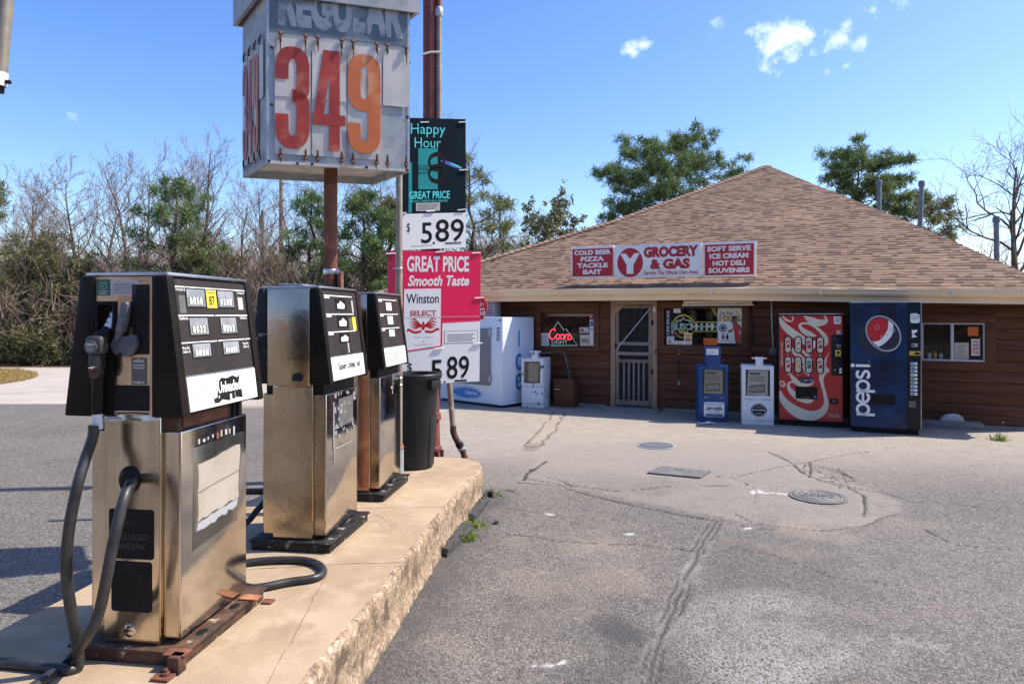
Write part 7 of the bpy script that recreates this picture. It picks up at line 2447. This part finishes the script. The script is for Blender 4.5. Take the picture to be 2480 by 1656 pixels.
brush('woods_mass', 'reddish brown mass of distant bare woods above the brush', 60000, -36, 8, 30, 44, 6.3, 6, [K['twig_red'], K['dry_leaf'], K['cedar_leaf']], tw=.022, leaves=14000, green=16000)
brush('distant_woods', 'far belt of bare woods beyond the store', 34000, -70, 150, 60, 95, 8.5, 7, [K['twig_red'], K['dry_leaf'], K['cedar_leaf']], tw=.06, leaves=8000, green=9000)
brush('added_woods_behind', 'belt of bare tan woods added behind the camera to warm the pump reflections', 20000, -70, 70, -40, -24, 11.0, 8, [K['twig_red'], K['dry_leaf'], K['dry_leaf']], tw=.16, leaves=0, green=60000)  # unseen trees, added and coloured tan for the reflections in the pump steel
# --- behind the store
pine_tree('big round crowned pine behind the left slope of the store roof', X_at(1612, 34), 34, H_at(340, 34), 81, 4.5, bottom=.50, limbs=60, tsize=.21, per=14, dens=2.0, need=.028, top_w=.62, lean=-.003, dome=True)
pine_tree('flat topped pine behind the right slope of the store roof', X_at(2080, 38), 38, H_at(368, 38), 95, 4.0, bottom=.58, limbs=42, dome=True, tsize=.28, per=15, dens=1.7, need=.036, top_w=.85)
pine_tree('low pine top behind the two flue pipes on the right', X_at(2225, 40), 40, H_at(478, 40), 97, 3.3, bottom=.42, limbs=22, tsize=.28, per=15, dens=1.6, need=.036, mt='pine_leaf2', top_w=.8)
pine_tree('thin yellowish pine right beside the teal poster', X_at(1140, 30), 30, H_at(375, 30), 101, 2.1, bottom=.30, limbs=24, tsize=.28, per=12, dens=1.0, mt='pine_leaf2', top_w=.6)
pine_tree('smaller sparse pine between the teal poster and the glossy tree', X_at(1215, 32), 32, H_at(470, 32), 104, 1.5, bottom=.30, limbs=18, tsize=.26, per=11, dens=.9, mt='pine_leaf2', top_w=.6)
bare_tree('big bare hardwood with a long crooked limb reaching right over the poster edge', X_at(1085, 28), 28, H_at(330, 28), seed=33, spread=.60, n1=16, start=.25, thickk=1.6, crook=.2, group='bare trees around the store')
bare_tree('bare twiggy tree low over the left end of the store roof', X_at(1250, 33), 33, 0, src=B3, rz=1.1, sc=.92, group='bare trees around the store')
bare_tree('bare tree rising between the teal poster and the glossy tree', X_at(1180, 36), 36, 0, src=B1, rz=2.4, sc=1.02, group='bare trees around the store')
pine_tree('olive pine peeking over the roof left of the big round pine', X_at(1440, 38), 38, H_at(560, 38), 131, 1.8, bottom=.35, limbs=20, tsize=.26, per=12, dens=1.2, mt='pine_leaf2', top_w=.7)
bo = bare_tree('spreading bare oak at the right edge behind the store', X_at(2475, 27), 27, H_at(365, 27), seed=41, spread=.66, n1=18, start=.30, thickk=1.7, crook=.24, group='bare trees around the store')
bare_tree('smaller bare tree low behind the right end of the roof', X_at(2400, 31), 31, 0, src=bo, rz=2.0, sc=.62, group='bare trees around the store')
# glossy leaved tree
def broadleaf(label, x, y, h, wid, seed, n=900):
    t = thing('broadleaf_tree', label, 'tree', (x, y, 0))
    a, b = grow_bare(seed, h, spread=.5, start=.2, n1=16, lv=3)
    V, Q = seg_mesh(a + b, 5); np_mesh('trunk', V, Q, [K['bark_pale']], t)
    g = np.random.default_rng(seed)
    E = np.array([s[1] for s in b])
    E = E[g.integers(0, len(E), n)]
    E = E + g.normal(size=E.shape) * .12
    V, Q, vv = tuft_mesh(E, .13, 9, .062, g, up=.2)
    leaf_obj('crown', V, Q, vv, K['gloss_leaf'], t)
broadleaf('glossy leaved evergreen tree above the left roof slope', X_at(1345, 24), 24, H_at(510, 24), 1.6, 113, 430)
# utility poles in the distance
def upole(label, px, Y, py, wires):
    t = thing('utility_pole', label, 'utility pole', (X_at(px, Y), Y, 0), 0, 'wooden utility poles in the woods')
    h = H_at(py, Y)
    m = MB(); m.tube([(0, 0, 0), (0, 0, h)], [.15, .11], K['bark_pale'], 10); m.build('pole', t)
    m = MB()
    for k in range(wires):
        z = h - .3 - k * 1.0
        m.tube(bez([(.1, 0, z), (6, 4, z - .45), (14, 9, z - .2)], 5), .012, K['black'], 4)
        m.lathe([(.05, 0), (.05, .1)], K['grey_plate'], 8, (.14, 0, z - .05))
    if wires: m.build('wire', t)
upole('tall wooden utility pole with wires left of the rusty sign pole', 681, 40, 432, 3)
upole('short plain wooden pole left of the utility pole with wires', 636, 42, 510, 0)
# dry grass verge
def grass(name, label, pts, n, hgt, seed, mt):
    g = np.random.default_rng(seed)
    xs = [p[0] for p in pts]; ys = [p[1] for p in pts]
    X = g.uniform(min(xs), max(xs), n); Y = g.uniform(min(ys), max(ys), n)
    k = in_poly(X, Y, pts); X, Y = X[k], Y[k]
    V, Q = blades(np.stack([X, Y, np.full(len(X), .0)], 1), g.normal(size=(len(X), 3)) * .5 + np.array([0, 0, 1.0]), g.uniform(.5, 1.3, len(X)) * hgt, .012, g)
    o = leaf_obj(name, V, Q, np.repeat(np.clip(g.normal(.6, .25, len(X)), 0, 1), 4), mt)
    return tag(o, label, 'grass', kind='stuff')
K['straw'] = leaf_mat('dry_grass', (.20, .14, .05), (.34, .25, .09), (.48, .36, .15))
vp = [(p.x, p.y) for p in (gp(-80, 898), gp(40, 897), gp(86, 905), gp(92, 912), gp(60, 922), gp(0, 931), gp(-80, 935))]
m = MB(); m.add([(x, y, .02) for x, y in vp], [tuple(reversed(range(len(vp))))], mat('dry_soil', (.30, .20, .08), (.22, .15, .065), 4, .9, bump=.02, bscale=30))
tag(m.build('grass_verge'), 'dry yellow grass verge beside the road', 'verge', kind='structure')
grass('dry_grass', 'dry yellow grass standing on the verge', vp, 26000, .09, 9, K['straw'])
# ---------------------------------------------------------------- bin, covers, rubble, weeds
tb = thing('trash_bin', 'tall black plastic trash bin at the far end of the island', 'trash bin', (-.905, 6.42, ISZ))
m = MB()
m.lathe([(r_, z_ * .955) for r_, z_ in [(.145, .0), (.16, .01), (.215, .86), (.218, .87), (.235, .872), (.245, .885), (.245, .915), (.236, .925), (.224, .92), (.214, .88), (.155, .03), (.0001, .025)]], K['bin'], 40)
m.build('body', tb)
m = MB()
for k in range(8):
    a = k * math.pi / 4 + .2
    m.box(.156, .166, -.012, .012, .03, .5, K['bin'], .003, Matrix.Rotation(a, 4, 'Z') @ Matrix.Rotation(.063, 4, 'Y'))
m.build('rib', tb)
m = MB(); m.box(-.245, -.205, -.07, .07, .74, .825, K['bin'], .01, Matrix.Rotation(math.radians(150), 4, 'Z') @ Matrix.Identity(4)); m.build('handle', tb)

def cover_round(label, px, py, r, grate):
    p = gp(px, py)
    t = thing('manhole_cover', label, 'manhole cover', (p.x, p.y, .006))
    m = MB()
    m.lathe([(r + .035, -.004), (r + .035, .004), (r + .004, .006), (r + .002, .0)], K['cast_iron'] if not grate else K['galv'], 40, caps=False); m.build('ring', t)
    m = MB()
    m.lathe([(r, .0), (r, .006), (.0001, .009)], K['cast_iron'], 40)
    if grate:
        for k in range(-6, 7):
            w = math.sqrt(max(0, r * r - (k * r / 6.5) ** 2)) * .95
            m.box(k * r / 6.5 - .008, k * r / 6.5 + .008, -w, w, .0095, .020, K['galv'], .002)
    else:
        for q in (.35, .62, .86): m.lathe([(r * q, .0085), (r * q + .012, .0135), (r * q + .024, .0085)], K['cast_iron'], 36, caps=False)
        for k in range(4): m.box(-r * .7, r * .7, -.008, .008, .009, .013, K['cast_iron'], 0, Matrix.Rotation(k * math.pi / 4, 4, 'Z'))
    m.build('lid', t)
cover_round('round slotted drain cover nearest the store', 1590, 1080, .215, True)
cover_round('round ribbed manhole cover beside the white paint mark', 1981, 1203, .225, False)
q = [gp(x, y, 0.0) for x, y in ((1567, 1147), (1600, 1131), (1722, 1143), (1697, 1159))]
ctr = sum(q, Vector()) / 4
t = thing('steel_plate', 'dark rectangular steel access plate set in the asphalt', 'access plate', (ctr.x, ctr.y, .0))
m = MB()
vs = [p - ctr for p in q]
m.add([(v.x, v.y, .006) for v in vs] + [(v.x, v.y, .018) for v in vs], [(0, 3, 2, 1), (4, 5, 6, 7), (0, 1, 5, 4), (1, 2, 6, 5), (2, 3, 7, 6), (3, 0, 4, 7)], K['cast_iron'])
m.build('plate', t)
m = MB(); m.box(-.03, .06, .06, .075, .0182, .020, K['black_print']); m.build('finger_slot', t)

def chunk(name, label, pts, h, seed, mt, group=None, cat='rubble'):
    """broken slab lying on the ground, outline in world metres"""
    r = random.Random(seed)
    c = (sum(p[0] for p in pts) / len(pts), sum(p[1] for p in pts) / len(pts))
    fine = resample(list(pts) + [pts[0]], .035)
    m = MB()
    n = len(fine)
    vs = []
    for k, (s, z) in enumerate(((1.0, -.02), (1.01, h * .55), (.95, h), (.6, h * 1.03))):
        for (x, y) in fine:
            vs.append(((x - c[0]) * s + r.gauss(0, .006), (y - c[1]) * s + r.gauss(0, .006), z + (r.gauss(0, .004) if k else 0)))
    fs = [(k * n + i, k * n + (i + 1) % n, (k + 1) * n + (i + 1) % n, (k + 1) * n + i) for k in range(3) for i in range(n)]
    fs.append(tuple(3 * n + i for i in range(n)))
    m.add(vs, fs, mt)
    o = m.build(name, None, smooth=30)
    o.location = (c[0], c[1], 0)
    return tag(o, label, cat, group)
def gq(l): return [tuple(gp(1060 + x * .30664, 1000 + y * .30675))[:2] for x, y in l]
G = 'broken asphalt slabs along the island'
def ccw(p):
    a = sum(p[i][0] * p[(i + 1) % len(p)][1] - p[(i + 1) % len(p)][0] * p[i][1] for i in range(len(p)))
    return p if a > 0 else p[::-1]
chunk('asphalt_slab', 'longest broken asphalt slab against the island, nearer the camera', ccw(gq([(35, 1125), (75, 1140), (170, 1040), (245, 985), (272, 930), (240, 890), (195, 905), (110, 1010)])), .05, 1, K['asphalt_bit'], G)
chunk('asphalt_slab', 'second broken asphalt slab against the island beyond the weeds', ccw(gq([(240, 840), (300, 860), (350, 780), (400, 720), (410, 690), (330, 720), (270, 790)])), .045, 2, K['asphalt_bit'], G)
for i, (x, y, s) in enumerate(((300, 755, 26), (325, 735, 24), (345, 700, 30), (365, 672, 24), (390, 655, 20), (425, 655, 18))):
    chunk('asphalt_crumb', ('broken asphalt crumb between the second slab and the island, number of a crumbled row'.replace(', number of a crumbled row', ' in a crumbled row')), ccw(gq([(x - s, y + 4), (x - s * .3, y - 12), (x + s, y - 6), (x + s * .6, y + 12)])), .05, 10 + i, K['asphalt_bit'], 'asphalt crumbs beside the island')
chunk('asphalt_crumb', 'lone black asphalt scrap lying on the open asphalt by the weeds', ccw(gq([(440, 868), (470, 876), (488, 872), (470, 882), (450, 880)])), .02, 30, K['asphalt_bit'])

def weed(label, x, y, z, n, h, seed, w=.10, group=None, mt='weed', name='weed', bw=.010):
    g = np.random.default_rng(seed)
    t = thing(name, label, 'weed', (x, y, z), 0, group)
    C = np.stack([g.normal(0, w * .4, n), g.normal(0, w * .4, n), np.zeros(n)], 1)
    D = g.normal(size=(n, 3)) * .8 + np.array([0, 0, .9])
    V, Q = blades(C, D, g.uniform(.4, 1.1, n) * h, bw, g)
    leaf_obj('leaves', V, Q, np.repeat(np.clip(g.normal(.6, .25, n), 0, 1), 4), K[mt], t)
    return t
for i, (x, y, n, h, lb) in enumerate(((215, 860, 70, .06, 'pale green weed tuft hugging the island between the two slabs'), (300, 900, 70, .05, 'bright green weed tuft outside the gap between the slabs'), (240, 1000, 90, .06, 'bright green weed tuft on the outer side of the longest slab'), (460, 652, 30, .04, 'tiny green sprig past the last asphalt crumb'))):
    p = gp(1060 + x * .30664, 1000 + y * .30675)
    weed(lb, p.x, p.y, .01, n, h, 40 + i, .12, 'weeds along the island')
p = gp(2420, 1066)
wd = weed('weed with a tall seed stalk at the end of the concrete footing', p.x, p.y, 0, 90, .10, 50, .12)
m = MB(); m.tube(bez([(0, 0, 0), (.01, 0, .12), (.05, 0, .24)]), .004, K['weed'], 5); m.lathe([(.012, 0), (.016, .012), (.004, .022)], K['dry_leaf'], 8, (.05, 0, .235)); m.build('seed_stalk', wd)
# pale half round stone, paper scrap, gravel at the corner
s, _ = BL(2305, 1030, -.2)
st = thing('half_round_stone', 'pale half round stone slab leaning on the footing below the white framed window', 'stone', BW_pt(s, -.17, .101), YAW)
m = MB()
arc = [(.165 * math.cos(a), .125 * math.sin(a)) for a in np.linspace(0.12, math.pi - .25, 18)]
m.prism([(-.10, .0), (.155, 0)] + arc, -.05, .0, K['stone'], Matrix.Rotation(.30, 4, 'X') @ Matrix.Rotation(-.12, 4, 'Y'), bevel=.008)
m.build('slab', st)
p = gp(1712, 1027)
pp = thing('paper_litter', 'crumpled white paper on the ground at the foot of the blue newspaper box', 'litter', (p.x, p.y, 0), .2)
m = MB(); r = random.Random(4)
vs = [(i * .03 - .13, j * .03 - .05, .012 + abs(r.gauss(0, .016))) for j in range(4) for i in range(9)]
m.add(vs, [(j * 9 + i, j * 9 + i + 1, (j + 1) * 9 + i + 1, (j + 1) * 9 + i) for j in range(3) for i in range(8)], K['paper']); m.build('sheet', pp)
# white sign edge hanging in at the left top corner
EL_Y = 4.2
o = at(-40, 205, EL_Y)
eg = thing('bent_pole', 'pale bent steel pole whose white capped end hangs at the upper left corner', 'pole', (o.x, o.y, 0))
a, b = at(-2, 190, EL_Y) - Vector((o.x, o.y, 0)), at(18, -40, EL_Y) - Vector((o.x, o.y, 0))
m = MB(); m.tube([tuple(a), tuple(b), tuple(a + (b - a) * 4)], .042, K['pipe'], 16)
top = a + (b - a) * 4
m.tube([tuple(top), tuple(top + Vector((-1.6, .3, .2))), (top.x - 1.9, top.y + .3, 0)], .05, K['pipe'], 12)
m.build('arm', eg)
m = MB(); m.tube([tuple(a + (b - a) * .06), tuple(a - (b - a) * .08)], .046, K['white'], 16); m.tube([tuple(a - (b - a) * .081), tuple(a - (b - a) * .15)], .032, K['black'], 12)
m.tube([tuple(a + Vector((.03, 0, -.02))), tuple(a + Vector((.068, 0, -.025)))], .013, K['black'], 8)
m.build('end_cap', eg)
